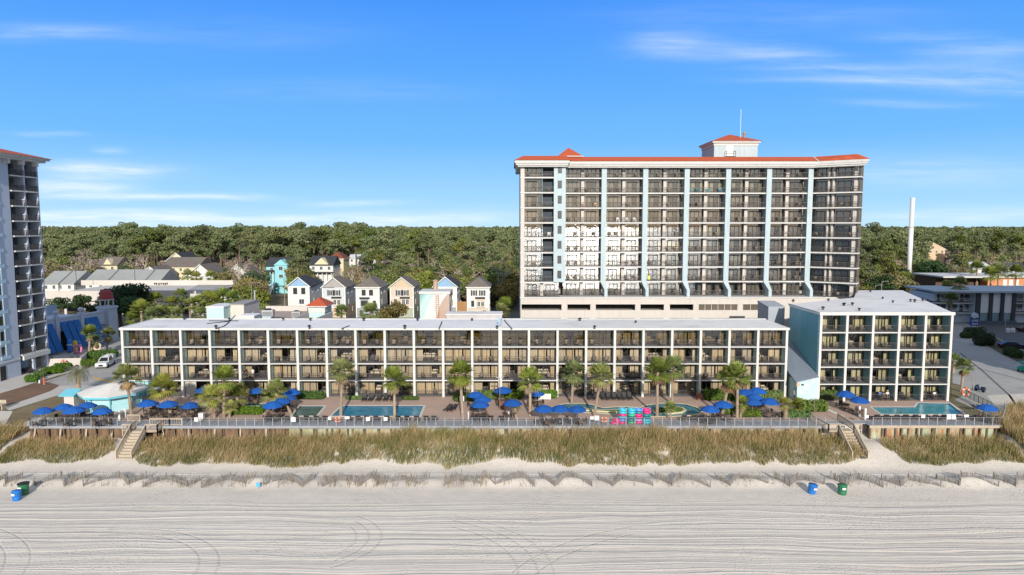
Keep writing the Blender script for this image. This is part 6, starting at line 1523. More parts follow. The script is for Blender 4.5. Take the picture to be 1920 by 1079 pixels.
def pchair_proto():
    e=thing('patio_chair','x','chair'); b=MB(); b.box(-.26,.26,-.26,.26,.38,.46); b.build('seat',WICK,e)
    b=MB(); 
    for j in range(7):
        a=-.9+j*.3; b.add([(.29*math.sin(a-.16),.22+.08*math.cos(a-.16),.46),(.29*math.sin(a+.16),.22+.08*math.cos(a+.16),.46),(.31*math.sin(a+.16),.27+.10*math.cos(a+.16),.92),(.31*math.sin(a-.16),.27+.10*math.cos(a-.16),.92)],[(0,1,2,3)])
    b.box(-.28,.28,.27,.31,.46,.93); b.build('backrest',WICK,e); b=MB()
    for sx in(-.25,.25):
        b.bar((sx,-.24,0),(sx,-.24,.64),.04); b.bar((sx,.24,0),(sx,.26,.5),.04); b.bar((sx,-.26,.64),(sx,.27,.66),.05)
    b.bar((-.25,.24,.36),(.25,.24,.36),.04)
    b.build('frame',BLACK,e); return e
TB=table_proto(); PC=pchair_proto(); use=set()
def put(pr,label,loc,rz,group,cat,sc=None):
    if pr.name not in use:
        use.add(pr.name); pr['label']=label; pr['group']=group; pr['category']=cat; pr.location=loc; pr.rotation_euler=(0,0,rz)
        if sc: pr.scale=(sc,sc,sc)
        return pr
    return dup(pr,label,loc,rz,group,sc)
US=[(81,767,1,'nearest the west corner of the terrace'),(119,759,1,'just behind the west corner one'),(138,767,1,'third along the hut terrace'),(162,757,1,'by the cream panel of the bar hut'),(191,767,1,'in front of the bar hut'),
 (277,755,1,'just right of the bar hut'),(315,756,1,'behind the leaning palm'),(357,756,1,'by the teal splash pool west end'),(383,729,0,'beside the blue machine under the hotel'),(430,729,0,'half hidden behind the palm clump'),(482,729,1,'by the hotel front above the splash pool'),(511,758,1,'at the east end of the splash pool'),
 (547,733,0,'highest of the crowded three by the hedge'),(538,742,1,'middle of the crowded three by the hedge'),(527,750,0,'lowest of the crowded three by the hedge'),
 (892,737,1,'top of the tight group of three mid-deck'),(905,746,0,'middle of the tight group of three mid-deck'),(900,756,1,'lowest of the tight group of three mid-deck'),(943,731,1,'beside the tall thin lamp post'),(961,754,1,'above the small fan palm mid-deck'),(1005,734,1,'behind the palm by the white notice board'),
 (1020,765,1,'west one of three by the lazy river'),(1050,764,1,'middle one of three by the lazy river'),(1082,764,1,'east one of three by the lazy river'),
 (1332,764,1,'at the east tip of the lazy river'),(1356,757,1,'behind the leaning palm east of the river'),(1397,735,0,'peeping out behind the twin palms'),(1420,732,1,'at the back by the low hedge'),(1415,742,0,'second of the stacked three by the hedge'),(1411,751,1,'third of the stacked three by the hedge'),(1444,752,1,'left of the stubby palm'),
 (1586,738,1,'at the first bay of the teal hotel'),(1612,748,1,'in front of the teal hotel columns'),(1851,761,1,'alone on the east corner of the deck')]
pcount=0
for k,(px,py,tb_,wh) in enumerate(US):
    g=G(px,py,2.3); put(UM,'blue parasol %s'%wh,(g.x,g.y,0),random.uniform(0,.8),'blue parasols on the pool deck','umbrella',random.uniform(.94,1.06))
    if tb_:
        put(TB,'round dark table under the blue parasol %s'%wh,(g.x,g.y-.02,.004),random.uniform(0,1),'round tables on the pool deck','table')
        a0=random.uniform(0,1.5)
        for j in range(random.choice([3,4])):
            a=a0+j*math.pi/2+random.uniform(-.25,.25); put(PC,'%s wicker chair at the parasol table %s'%(['first','second','third','fourth'][j],wh),(g.x+.98*math.cos(a),g.y+.98*math.sin(a),.004),a-math.pi/2,'wicker chairs around the tables','chair')
for k,(px,py,wh) in enumerate([(288,775,'by the timber railing'),(313,775,'left of the cream bench'),(360,776,'before the teal splash pool'),(193,786,'at the terrace rail'),(140,785,'at the terrace rail further west'),(520,772,'by the leaning palm foot')]):
    g=G(px,py,0); put(TB,'round dark table without parasol %s'%wh,(g.x,g.y,.004),0,'round tables on the pool deck','table')
    for j in range(4):
        a=.4+j*math.pi/2; put(PC,'%s wicker chair at the open table %s'%(['first','second','third','fourth'][j],wh),(g.x+.98*math.cos(a),g.y+.98*math.sin(a),.004),a-math.pi/2,'wicker chairs around the tables','chair')
# --- sun loungers ---
SLING=M('dark_sling',(.045,.042,.045),.8,.2,6,rnd=.3)
def lounger_proto(up):
    e=thing('sun_lounger','x','lounger'); b=MB(); b.add([(-.31,-1.0,.34),(.31,-1.0,.34),(.31,.2,.34),(-.31,.2,.34),(-.31,-1.0,.29),(.31,-1.0,.29),(.31,.2,.29),(-.31,.2,.29)],[(0,1,2,3),(7,6,5,4),(0,4,5,1),(1,5,6,2),(2,6,7,3),(3,7,4,0)]); b.build('seat_sling',SLING,e)
    zt_=.34+.8*math.sin(up); yt=.2+.8*math.cos(up); b=MB(); b.add([(-.31,.205,.34),(.31,.205,.34),(.31,yt,zt_),(-.31,yt,zt_),(-.31,.235,.29),(.31,.235,.29),(.31,yt+.03,zt_-.05),(-.31,yt+.03,zt_-.05)],[(0,1,2,3),(7,6,5,4),(0,4,5,1),(1,5,6,2),(2,6,7,3),(3,7,4,0)]); b.build('back_sling',SLING,e)
    b=MB()
    for sx in(-.33,.33):
        b.bar((sx,-1.0,.33),(sx,.25,.33),.05); b.bar((sx,-.85,0),(sx,-.85,.33),.045); b.bar((sx,.15,0),(sx,.15,.55),.045); b.bar((sx,.2,.34),(sx,yt,zt_),.045); b.bar((sx,-.1,.55),(sx,.3,.55),.05)
    b.bar((-.33,-.95,.31),(.33,-.95,.31),.04); b.bar((-.33,.15,.31),(.33,.15,.31),.04)
    b.build('frame',BLACK,e); return e
LO=lounger_proto(R(58)); LO2=lounger_proto(R(32))
def row(pxs,py,rz,where,pr=None,z=.0,jit=.12):
    for k,px in enumerate(pxs):
        g=G(px,py,z); put(pr or LO,'dark sun lounger, %s %s'%(nth(k+1) if len(pxs)>1 else 'single one',where),(g.x,g.y,z+.006),rz+random.uniform(-jit,jit),'dark sun loungers','lounger')
row([505,523,541,559,577,595,612],791,math.pi,'of the row behind the rail west of the lifebuoy'); row([656,673,690,707,727],791,math.pi,'of the row behind the rail below the lap pool'); row([748,764,782,800,815],791,math.pi,'of the row behind the rail right of the lap pool palm')
row([888,904,920,940],791,math.pi,'of the four behind the rail mid-deck'); row([1280,1298,1312,1330],790,math.pi+.2,'of the row behind the rail east of the tube stacks')
row([683,696,711,724,737],751,.05,'facing the lap pool from the hotel front'); row([1106,1117,1131,1141,1152,1162,1171,1181],749,.0,'of the tight row facing the lazy river'); row([841,850],770,-.5,'of the pair out on the bare paving',LO2)
row([1637,1648,1659,1670,1681,1693],749,0,'of the row against the teal hotel'); row([1737,1747,1757,1768],748,0,'of the four by the last bay of the teal hotel'); row([1640,1658,1676,1694,1712,1730,1748,1766,1786,1806,1826],789,math.pi,'of the row behind the rail below the turquoise pool')
row([1830,1842],768,R(100),'of the pair on the east corner deck',LO2); row([85,93],681,-.3,'of the pair against the cream garden wall',None,GZ); row([130,143,150],679,-.3,'of the three beside the garden wall lifebuoy',None,GZ); row([38,46,54,62],700,R(60),'of the low row under the left tower',LO2,GZ)
# --- palms ---
FAN=leafmat('palm_fans',[(0,(.08,.13,.025)),(.4,(.18,.24,.05)),(.75,(.34,.36,.09)),(1,(.48,.42,.18))],.25,.18)
FEA=leafmat('feather_fronds',[(0,(.12,.14,.08)),(.5,(.22,.24,.14)),(1,(.36,.34,.22))],.2,.1)
DEADF=leafmat('dead_fronds',[(0,(.16,.10,.05)),(.5,(.28,.19,.10)),(1,(.42,.31,.18))],.15,.15)
PTR=M('palm_trunk',(.33,.25,.19),.95,.35,6,bump=.8,rnd=.12)
def fan_leaf(V,rng,az,el,pl,fl,droop):
    d=np.array([math.cos(az)*math.cos(el),math.sin(az)*math.cos(el),math.sin(el)]); s=np.array([-math.sin(az),math.cos(az),0]); u=np.cross(d,s)*-1
    base=d*pl; base[2]-=.10*pl*(1-math.sin(max(0,el))); w=.016
    V.append([base*.08-s*w,base*.08+s*w,base+s*w,base-s*w])
    n_=13
    for k in range(n_):
        a=-1.75+3.5*k/(n_-1); dr=d*math.cos(a*.92)+s*math.sin(a*.92); L=fl*(1-.16*abs(a))*rng.uniform(.85,1.1)
        m_=base+dr*L*.55+u*.05; tp=base+dr*L; tp=tp+np.array([0,0,-droop*L*(.45+.3*rng.random())]); pw=np.cross(dr,u)*.055
        V.append([base,m_-pw,tp,m_+pw])
def sabal(v):
    rng=np.random.default_rng(50+v); V=[]; D=[]; 
    for k in range(46):
        el=rng.uniform(-.45,1.35) if k>8 else rng.uniform(.9,1.5); fan_leaf(V,rng,k*2.4+rng.uniform(-.3,.3),el,rng.uniform(.55,.85),rng.uniform(.75,1.0),.25+.35*max(0,.8-el))
    for k in range(9): fan_leaf(D,rng,k*2.4+.5,rng.uniform(-1.25,-.55),rng.uniform(.5,.7),rng.uniform(.55,.75),.4)
    V=np.array(V);D=np.array(D)
    return np_mesh('palm_fronds',V.reshape(-1,3),np.arange(len(V)*4).reshape(-1,4),FAN), np_mesh('dead_fronds',D.reshape(-1,3),np.arange(len(D)*4).reshape(-1,4),DEADF)
SAB=[sabal(v) for v in range(5)]
def feather(v):
    rng=np.random.default_rng(80+v); V=[]
    for k in range(30):
        az=k*2.4; el=rng.uniform(-.1,1.3); L=rng.uniform(1.8,2.5); p=np.zeros(3); d=np.array([math.cos(az)*math.cos(el),math.sin(az)*math.cos(el),math.sin(el)]); s=np.array([-math.sin(az),math.cos(az),0])
        for j in range(14):
            q=p+d*L/14; d=d+np.array([0,0,-.155]); d/=np.linalg.norm(d); w=.02
            V.append([p-s*w,p+s*w,q+s*w,q-s*w])
            if j>2:
                for sg in(-1,1):
                    for jj in (0,.5):
                        b0=p+(q-p)*jj; tp=b0+s*sg*.42*(1-.4*abs(j-7)/7)+d*.25+np.array([0,0,-.12-.1*rng.random()]); V.append([b0-d*.02,b0+d*.02,tp+d*.012,tp-d*.012])
            p=q
    V=np.array(V); return np_mesh('feather_fronds',V.reshape(-1,3),np.arange(len(V)*4).reshape(-1,4),FEA)
FEM=feather(0)
def palm(cx,cy,bx,by,label,z=0.0,s=1.0,kind='fan',r=.17,dead=True,group='fan palms',Y=None):
    g=G(bx,by,z) if Y is None else Vector((P(bx,by,Y).x,Y,z)); c=P(cx,cy,g.y); e=thing('palm_tree',label,'palm',g,group=group); top=Vector((c.x-g.x,0,c.z-z)); top.z=max(top.z,.6)
    b=MB(); n_=9; pts=[];rs_=[]
    for j in range(n_):
        t_=j/(n_-1); pts.append(Vector((top.x*(t_**1.4 if abs(top.x)>1 else t_),random.uniform(-.03,.03),top.z*t_-.05))); rs_.append(r*(1.25-.3*t_)*(1+.07*(j%2))*(1 if t_<.75 else 1.25))
    b.tube(pts,rs_,8); b.build('trunk',PTR,e)
    if kind=='fan':
        f,d=random.choice(SAB); o=link('crown',f,e); o.location=top; o.scale=(s,s,s); o.rotation_euler=(0,0,random.uniform(0,6.28))
        if dead: o=link('dead_fronds',d,e); o.location=top-Vector((0,0,.1)); o.scale=(s,s,s); o.rotation_euler=(0,0,random.uniform(0,6.28))
    else:
        o=link('crown',FEM,e); o.location=top; o.scale=(s,s,s)
    return e
palm(145,698,148,738,'grey-green feather palm with shaggy trunk at the end of the concrete path',GZ,1.0,'feather',.30,group='feather palms')
for a in [(237.5,708,247,780,'fan palm rising in front of the bar hut roof'),(306,728,321,778,'leaning fan palm between two parasols right of the hut'),(420,712,420,783,'tall fan palm in the clump by the splash pool'),(398,747,402,784,'short fan palm left in the splash pool clump'),(445,745,443,771,'short wide fan palm right in the splash pool clump'),(516,738,546,777,'fan palm with strongly leaning trunk by the plunge pool'),
 (641,698,639,780,'fan palm at the west corner of the lap pool'),(739,714,740,783,'fan palm before the east part of the lap pool'),(863,702,868,788,'fan palm left of the tight parasol group'),(994,714,994,779,'fan palm left of the lazy river'),(1075,699,1072,757,'fan palm behind the lazy river west loop'),(1127,706,1114,780,'slightly leaning fan palm over the river middle'),(1233,697,1232,780,'left one of the twin fan palms at the river island'),(1262,692,1260,758,'right one of the twin fan palms at the river island'),
 (1368,712,1353,781,'leaning fan palm left of the shaggy one'),(1383,706,1382,785,'shaggy fan palm with hanging dead leaves')]:
    palm(*a,s=1.5,group='fan palms on the pool deck')
palm(767,728,768,743,'small young palm in the flower bed by the hotel',0,.55,'fan',.10,False,'fan palms on the pool deck'); palm(1257,765,1257,787,'small fan palm behind the boardwalk rail',0,.7,'fan',.13,False,'fan palms on the pool deck'); palm(1472,759,1473,787,'stubby palm with thick trunk right of the parasols',0,.8,'fan',.26,True,'fan palms on the pool deck'); palm(1497,762,1497,770,'low trunkless fan palm bush near the white stripe',0,.95,'fan',.15,False,'fan palms on the pool deck'); palm(1390,757,1388,783,'lower fan clump hugging the shaggy palm',0,.85,'fan',.14,True,'fan palms on the pool deck'); palm(965,762,968,784,'low spiky palm below the parasol mid-deck',0,.7,'fan',.2,True,'fan palms on the pool deck'); palm(432,765,430,783,'bushy low palm in the splash pool clump',0,.8,'fan',.15,False,'fan palms on the pool deck')
palm(1807,688,1802,735,'fan palm at the corner of the teal hotel by the street',GZ,1.15,group='fan palms by the streets'); palm(1789,676,1787,700,'fan palm half hidden behind the teal hotel corner',GZ,1.0,group='fan palms by the streets')
palm(168,625,167,673,'fan palm with bare trunk at the arcade forecourt',GZ,1.3,group='fan palms by the streets'); palm(178,640,169,670,'second lower head of the forecourt palm',GZ,1.0,group='fan palms by the streets'); palm(203,628,200,660,'dark fan palm between forecourt and white hotel',GZ,1.3,group='fan palms by the streets')
for k,(cx,cy,by,Y,s,wh) in enumerate([(340,556,592,176,1.6,'in front of the garage lower openings'),(322,570,592,172,1.6,'left of the tall garage palm'),(356,573,594,170,1.5,'right of the tall garage palm'),(372,570,596,168,1.7,'first in the dense palm row'),(388,562,596,166,1.7,'second in the dense palm row'),(402,566,596,166,1.8,'third in the dense palm row'),(418,558,596,168,1.8,'fourth in the dense palm row'),(436,562,596,166,1.7,'by the grey-cream rooftop cabin'),(292,562,592,178,1.6,'in the shade beside the garage'),(265,583,600,150,1.9,'yellow-green bush palm left of the white roof'),(284,592,602,148,1.6,'lower yellow-green palm by the white roof edge'),(302,588,600,152,1.6,'right of the yellow-green bush palm'),(250,598,606,150,1.5,'low palm near the arched lamp'),(375,592,600,140,1.4,'just behind the roof edge of the white hotel'),(330,590,600,150,1.5,'behind the white roof, left part'),
  (352,518,540,245,1.9,'before the low gabled houses'),(368,521,540,245,1.9,'second before the gabled houses'),(395,520,540,248,1.8,'third before the gabled houses'),(640,585,598,160,1.4,'at the corner of the pale grey house'),(695,588,600,150,1.9,'large leafy one in front of the grey-based house'),(498,520,534,255,1.5,'by the front steps of the turquoise house'),(802,524,560,225,2.2,'yellow-green one behind the mural tower'),
  (1858,516,545,205,2.2,'before the orange motel'),(1872,510,545,208,2.2,'second before the orange motel'),(1832,505,545,235,2.2,'above the dark motel wing'),(1905,512,540,212,2.0,'at the far right before the motel'),(1800,534,560,190,1.8,'low one in front of the dark motel wing'),(1783,563,603,176,1.6,'yellowish one beside the shaded hotel'),(1776,540,590,200,1.7,'dark shaded one left of the shaded hotel'),(1696,524,548,235,2.0,'left of the mast foot'),(948,575,600,150,1.7,'in the shade left of the tower hotel'),(940,585,600,146,1.4,'small bright one beside the tower hotel')]):
    palm(cx,cy,cx,by,'fan palm %s'%wh,GZ,s,'fan',.2,False,'fan palms behind the hotels',Y)
# --- hedges and beds ---
def hedge(px,py,wpx,d,h,label,mat=HEDG,z=0.0,rz=0,Y=None):
    g=G(px,py,z); w_=wpx*g.y/F; rng=np.random.default_rng(int(px*7+py)); k=max(2,int(w_/.7)); bl_=[(-w_/2+w_*(j+.5)/k,rng.uniform(-.12,.12),h*.5,w_/k*.75,d*.55,h*.56) for j in range(k)]
    V,Q=leaf_quads(bl_,int(260*k*(1+h)),.11,rng,.3,.7); e=thing('hedge',label,'hedge',g,rz,'hedges and clipped shrubs'); link('foliage',np_mesh('hedge_foliage',V,Q,mat),e)
    b=MB(); b.box(-w_*.42,w_*.42,-d*.3,d*.3,0,h*.8); b.build('woody_core',M('hedge_core',(.03,.04,.015),.95,.3,3),e); return e
for a in [(583,748,50,1.5,1.15,'bright green box hedge right of the crowded parasols'),(462,776,62,1.8,1.0,'low green hedge behind the rail east of the palm clump'),(500,745,46,1.2,.9,'dark hedge behind the splash pool parasol'),(385,745,40,1.0,.4,'low hedge above the splash pool'),(873,752,44,1.6,1.2,'green hedge left of the tight parasol group'),(915,748,40,1.4,1.3,'green hedge behind the tight parasol group'),(962,748,34,1.5,1.4,'dark green hedge right of the tall lamp'),(1018,746,52,1.5,1.2,'hedge behind the white notice board'),(1355,750,70,1.8,1.7,'long dark hedge behind the shaggy palm'),(1440,748,52,1.5,1.3,'green hedge at the last bay of the white hotel'),(1545,748,50,1.8,1.3,'round green hedge before the teal hotel'),(1522,770,52,2.4,1.5,'tall rounded shrub by the white stripe'),(1493,783,52,1.8,.9,'low hedge behind the rail east of the stubby palm'),(1405,781,38,1.5,1.0,'shrub at the foot of the shaggy palm'),(1365,776,30,1.3,1.1,'fan-leaved shrub left of the shaggy palm'),(664,749,30,.8,.5,'yellow-flecked bed by the lap pool loungers'),(770,750,28,.8,.55,'flower bed under the young palm'),(1237,773,16,.7,.6,'small shrub on the river island')]:
    hedge(*a)
for a in [(190,672,52,3.6,1.6,'long hedge beside the white pickup truck'),(168,686,26,2.2,1.3,'shorter hedge below the forecourt palm'),(60,716,20,1.6,1.2,'round shrub by the kerb of the bare bed'),(76,707,18,1.4,1.1,'shrub behind the red post'),(100,700,34,2.2,1.2,'green shrub left of the feather palm'),(118,693,28,2.0,1.2,'shrub by the terrace path')]:
    hedge(*a,z=GZ,rz=.3)
for a in [(1828,632,34,3.0,2.3,'dark hedge under the blue hotel sign',DARKL),(1845,648,30,3.2,2.8,'tall dark shrub in the street verge',DARKL),(1893,667,18,2.2,1.8,'first dark shrub at the end of the verge',DARKL),(1906,672,16,2.2,1.7,'second dark shrub at the end of the verge',DARKL),(1810,634,16,2,1.4,'low dark shrub at the verge tip',DARKL)]:
    hedge(*a,z=GZ)
# --- bar hut ---
c=G(213,757,0); hx_,hy_=P(213,740,98.5).x,98.5; bh=thing('bar_hut','eight-sided poolside bar with white roof and turquoise walls','bar',(hx_,hy_,0))
TQ=M('turquoise_wall',(.16,.50,.62),.75,.08,1.5); TQL=M('light_turquoise_panel',(.40,.66,.72),.75,.06,1.5)
b=MB(); b.lathe([(3.5,0),(3.5,1.05)],(0,0,0),8,0,R(22.5)); b.build('counter_wall',TQL,bh); b=MB(); b.lathe([(3.35,1.05),(3.35,2.3)],(0,0,0),8,0,R(22.5)); b.build('upper_wall',TQL,bh)
for k in range(8):
    a=R(22.5+45*k); MB().lathe([(.11,0),(.11,2.3)],(3.55*math.cos(a),3.55*math.sin(a),0),6).build('post',TQ,bh)
b=MB(); b.lathe([(4.55,2.08),(4.62,2.1),(4.62,2.42),(4.55,2.425)],(0,0,0),8,0,R(22.5)); b.build('fascia',TQ,bh)
b=MB(); b.lathe([(4.70,2.43),(4.70,2.50),(.6,3.45),(0,3.5)],(0,0,0),8,0,R(22.5)); b.build('roof',M('white_patched_roof',(.70,.67,.64),.85,.10,1.3,stain=.3),bh)
a=MB(); a.box(-5.6,-4.2,-2.6,-1.4,0,2.2); a.build('cream_store',CREAM,bh); a=MB(); a.prismx([(-2.9,2.2),(-2.9,2.3),(-.9,2.9),(-.9,2.8)],-6.2,-4.0); a.build('store_roof',TQ,bh)
b=MB(); b.box(4.3,5.6,1.0,3.6,2.2,2.3); b.build('side_shelf',WHT,bh)
def stool_proto():
    e=thing('bar_stool','x','stool'); b=MB(); b.lathe([(.22,.72),(.24,.78),(.22,.80)],(0,0,0),10); b.build('seat',WICK,e); b=MB(); b.box(-.24,.24,.2,.26,.8,1.15); b.build('backrest',WICK,e); b=MB()
    for sx in(-.18,.18):
        for sy in(-.18,.18): b.bar((sx*1.2,sy*1.2,0),(sx,sy,.72),.035)
    b.bar((-.2,-.2,.3),(.2,-.2,.3),.03); b.build('legs',BLACK,e); return e
SP=stool_proto()
for k,(px,py) in enumerate([(201,767),(212,768),(225,768),(236,766),(246,768)]):
    g=G(px,py,0); put(SP,'dark wicker bar stool, %s from the left at the turquoise bar'%nth(k+1),g,math.pi+.1*k,'bar stools at the hut','stool')
# --- notices, lifebuoys, posts ---
for k,(px,py,w_,h_,wh) in enumerate([(550,787,.62,.62,'left of the lifebuoy, larger square one'),(618,785,.42,.40,'just left of the rail lifebuoy'),(651,783.5,.62,.36,'just right of the rail lifebuoy'),(690,786,.55,.55,'under the lap pool middle'),(723,786,.5,.5,'under the lap pool east part'),(1119,784,.6,.6,'left of the tube stacks'),(1110,784,.45,.4,'second left of the tube stacks'),(368,787,.5,.55,'by the west end of the long railing'),(1625,781.5,.5,.38,'at the west end of the turquoise pool rail'),(1731,781,.5,.46,'mid-way on the turquoise pool rail'),(1779,782,.55,.65,'left one of the pair on the turquoise pool rail'),(1788,782,.55,.65,'right one of the pair on the turquoise pool rail'),(1812,780,.6,.32,'near the east end of the turquoise pool rail')]):
    yy=88.70 if px<1600 else 88.90; q=P(px,py,yy); e=thing('notice_board','white notice %s'%wh,'sign',(q.x,yy,q.z),group='white notices on the railings'); MB().box(-w_/2,w_/2,-.03,0,-h_/2,h_/2).build('panel',WHITEP,e)
    b=MB()
    for j in range(3): b.box(-w_*.36,w_*.36,-.034,-.0301,h_*(.22-.2*j),h_*(.29-.2*j))
    b.build('print_lines',M('grey_print',(.35,.35,.37),.7),e)
ORG=M('lifebuoy_orange',(.62,.13,.03),.5,.1,3)
def buoy(loc,r,label,rz=0):
    e=thing('lifebuoy',label,'lifebuoy',loc,rz,'lifebuoys'); b=MB(); b.tube([(r*math.cos(2*math.pi*j/20),0,r*math.sin(2*math.pi*j/20)) for j in range(21)],r*.27,8,cap=False); b.build('ring',ORG,e,True)
    for k in range(4):
        a=math.pi/4+k*math.pi/2; b=MB(); b.tube([(r*math.cos(a+t_),0,r*math.sin(a+t_)) for t_ in (-.14,0,.14)],r*.285,8,cap=False); b.build('white_band',WHITEP,e)
q=P(633,787,88.66); buoy((q.x,88.62,q.z),.32,'orange lifebuoy with white bands on the long railing below the lap pool'); q=P(1133,787,88.66); buoy((q.x,88.62,q.z),.32,'orange lifebuoy on the railing beside the tube stacks')
q=P(119,680,A.y-.3); buoy((q.x,124.6 if False else q.y,q.z),.45,'orange lifebuoy on the cream garden wall by the left tower'); q=P(1810,735,103.5); buoy((q.x,103.4,q.z),.55,'large orange lifebuoy on the dark railing by the street')
def postth(px,py0,py1,label,r=.07,mat=WHITEP,z=0.0,cat='post',head=None):
    g=G(px,py1,z); h=P(px,py0,g.y).z-z; e=thing('white_post' if mat is WHITEP else 'post',label,cat,g); MB().lathe([(r,0),(r,h-.05),(r*.8,h),(0,h+.01)],(0,0,0),8).build('shaft',mat,e)
    MB().lathe([(r*1.8,0),(r*1.8,.05),(r,.06)],(0,0,0),8).build('foot',GALV,e); return e
postth(224,770,789,'left one of two white posts above the west stairs',.14); postth(235,766,783,'right one of two white posts above the west stairs',.14); postth(1611,762,782,'left one of two white posts above the east stairs',.14); postth(1622,766,788,'right one of two white posts above the east stairs',.14); postth(878,772,788,'white outdoor shower post right of the mid-deck palm',.08); postth(954,772,788,'white outdoor shower post below the low spiky palm',.08)
postth(83,709,721,'red-orange post at the kerb of the bare bed',.14,M('red_post',(.6,.12,.08),.6,.1,2),GZ); postth(1823,703,731,'thin rusty sign post beside the scooter',.05,M('rusty_flue',(.38,.27,.2)),GZ); postth(74,713,719,'small white bollard beside the red post',.12,WHITEP,GZ)
def dlamp(px,pt,pb,label):
    g=G(px,pb,0); h=P(px,pt,g.y).z; e=thing('deck_lamp',label,'lamp post',g); MB().lathe([(.07,0),(.05,h)],(0,0,0),8).build('shaft',M('bronze_post',(.20,.16,.12),.6,.1,2),e); b=MB(); b.bar((-.35,0,h),(.35,0,h),.06); b.box(-.5,-.2,-.1,.1,h-.04,h+.05); b.box(.2,.5,-.1,.1,h-.04,h+.05); b.build('lamp_heads',GALV,e)
dlamp(937,708,769,'tall thin lamp post at the middle of the pool deck'); dlamp(1526,749,790,'lamp post near the gap before the east stairs')
def boxthing(name,cat,label,px,py,w_,d,h,mat,z=0.0,lid=None,rz=0):
    g=G(px,py,z); e=thing(name,label,cat,g,rz); b=MB(); b.prism([(-w_/2,-d/2),(w_/2,-d/2),(w_/2,d/2),(-w_/2,d/2)],.0,h); b.build('body',mat,e); MB().box(-w_/2-.04,w_/2+.04,-d/2-.04,d/2+.04,h+.001,h+.09).build('lid',lid or mat,e); return e
boxthing('machine','machine','bright blue vending machine in the hotel undercroft',363,733,1.1,.8,1.9,M('machine_blue',(.03,.22,.62),.4,.2,2)); boxthing('litter_bin','bin','brown litter bin by the blue machine',351,741,.8,.7,1.1,M('bin_brown',(.16,.07,.045),.7,.2,2)); boxthing('litter_bin','bin','reddish-brown bin on the terrace corner left of the low palm',941,768,.7,.6,1.2,M('bin_brown',(.16,.07,.045)),0); boxthing('litter_bin','bin','dark red bin before the hedge of the teal hotel',1513,746,.8,.7,1.2,M('bin_red',(.2,.06,.05),.7,.2,2)); boxthing('litter_bin','bin','brown planter bin by the river east tip',1311,750,.7,.7,.9,M('planter_red',(.28,.12,.08),.7,.2,2)); boxthing('towel_box','box','light grey box on the promenade by the west rail',378,788,.6,.5,.9,WHITEP)
q=G(1021,751,0); e=thing('notice_stand','white notice stand with grey lines before the hedge','sign',q); MB().box(-.95,.95,0,.06,.15,1.0).build('panel',WHITEP,e); b=MB()
for j in range(4): b.box(-.75,.75,-.006,-.001,.30+j*.15,.36+j*.15)
b.build('print_lines',M('grey_print',(.35,.35,.37)),e); MB().box(-.9,-.8,.061,.14,0,.9).build('leg',GALV,e); MB().box(.8,.9,.061,.14,0,.9).build('leg',GALV,e)
q=G(866,758,0); e=thing('notice_stand','narrow white sign on the mid-deck palm trunk','sign',(q.x,q.y-.3,0)); MB().box(-.35,.35,0,.05,.5,1.3).build('panel',WHITEP,e); MB().box(-.03,.03,.051,.1,0,1.2).build('leg',GALV,e)
b=MB(); q=G(355,772,0); e=thing('bench_table','long white-grey bar counter behind the timber railing','counter',q); MB().box(-4.6,4.8,-.3,.3,.95,1.02).build('top',M('counter_white',(.55,.56,.58),.6,.08,2),e)
for x in(-4.3,-1.5,1.5,4.4): MB().box(x-.08,x+.08,-.2,.2,0,.949).build('leg',GALV,e)
for k,(px,py) in enumerate([(1683,775),(1690,775)]):
    pass
e=thing('pool_ladder','chrome pool ladder at the front of the turquoise pool','ladder',G(1688,775,0)); b=MB()
for u in(-.28,.28): b.tube([(u,.5,-.8),(u,.35,.5),(u,.1,.75),(u,-.3,.55),(u,-.4,0)],.03,6)
b.build('rails',M('chrome',(.6,.62,.64),.25,.05,2,metal=1),e); b=MB()
for z in(-.6,-.3,0): b.bar((-.28,.42,z),(.28,.42,z),.05)
b.build('rungs',M('chrome',(.6,.62,.64)),e)
# --- swim tube stacks ---
COLS={'pink':(.70,.04,.22),'aqua':(.05,.45,.58),'blue':(.10,.28,.68),'green':(.05,.42,.22),'teal':(.02,.22,.24),'lilac':(.45,.30,.62)}
def tube_ring(x,y,z,col,label,r=.40):
    e=thing('swim_tube',label,'swim tube',(x,y,z),group='stacked swim tubes by the railing'); b=MB(); b.tube([(r*math.cos(2*math.pi*j/18),r*math.sin(2*math.pi*j/18),.17) for j in range(19)],.17,8,cap=False); b.build('ring',M('tube_'+col,COLS[col],.35,.12,3,spec=.5),e,True)
    b=MB(); b.tube([((r+.12)*math.cos(2*math.pi*j/18),(r+.12)*math.sin(2*math.pi*j/18),.27) for j in range(0,9)],.055,6); b.build('grab_rope',WHITEP,e)
for k,(px,cols) in enumerate([(1167,['pink','blue','aqua','pink','aqua','aqua']),(1184,['green','teal','teal','green','aqua','aqua']),(1197,['pink','lilac','pink','pink','teal','blue']),(1212,['aqua','aqua','teal','teal','pink','pink'])]):
    q=P(px,790,89.9)
    for j,cn in enumerate(cols): tube_ring(q.x+random.uniform(-.05,.05),89.9,.01+j*.34,cn,'%s swim tube, %s from the bottom in the %s stack'%(cn,nth(j+1),nth(k+1)))
q=P(1153,792,89.6); tube_ring(q.x,89.5,.01,'pink','pink swim tube lying loose left of the stacks'); tube_ring(q.x+.25,89.8,.35,'pink','pink swim tube on top of the loose one')
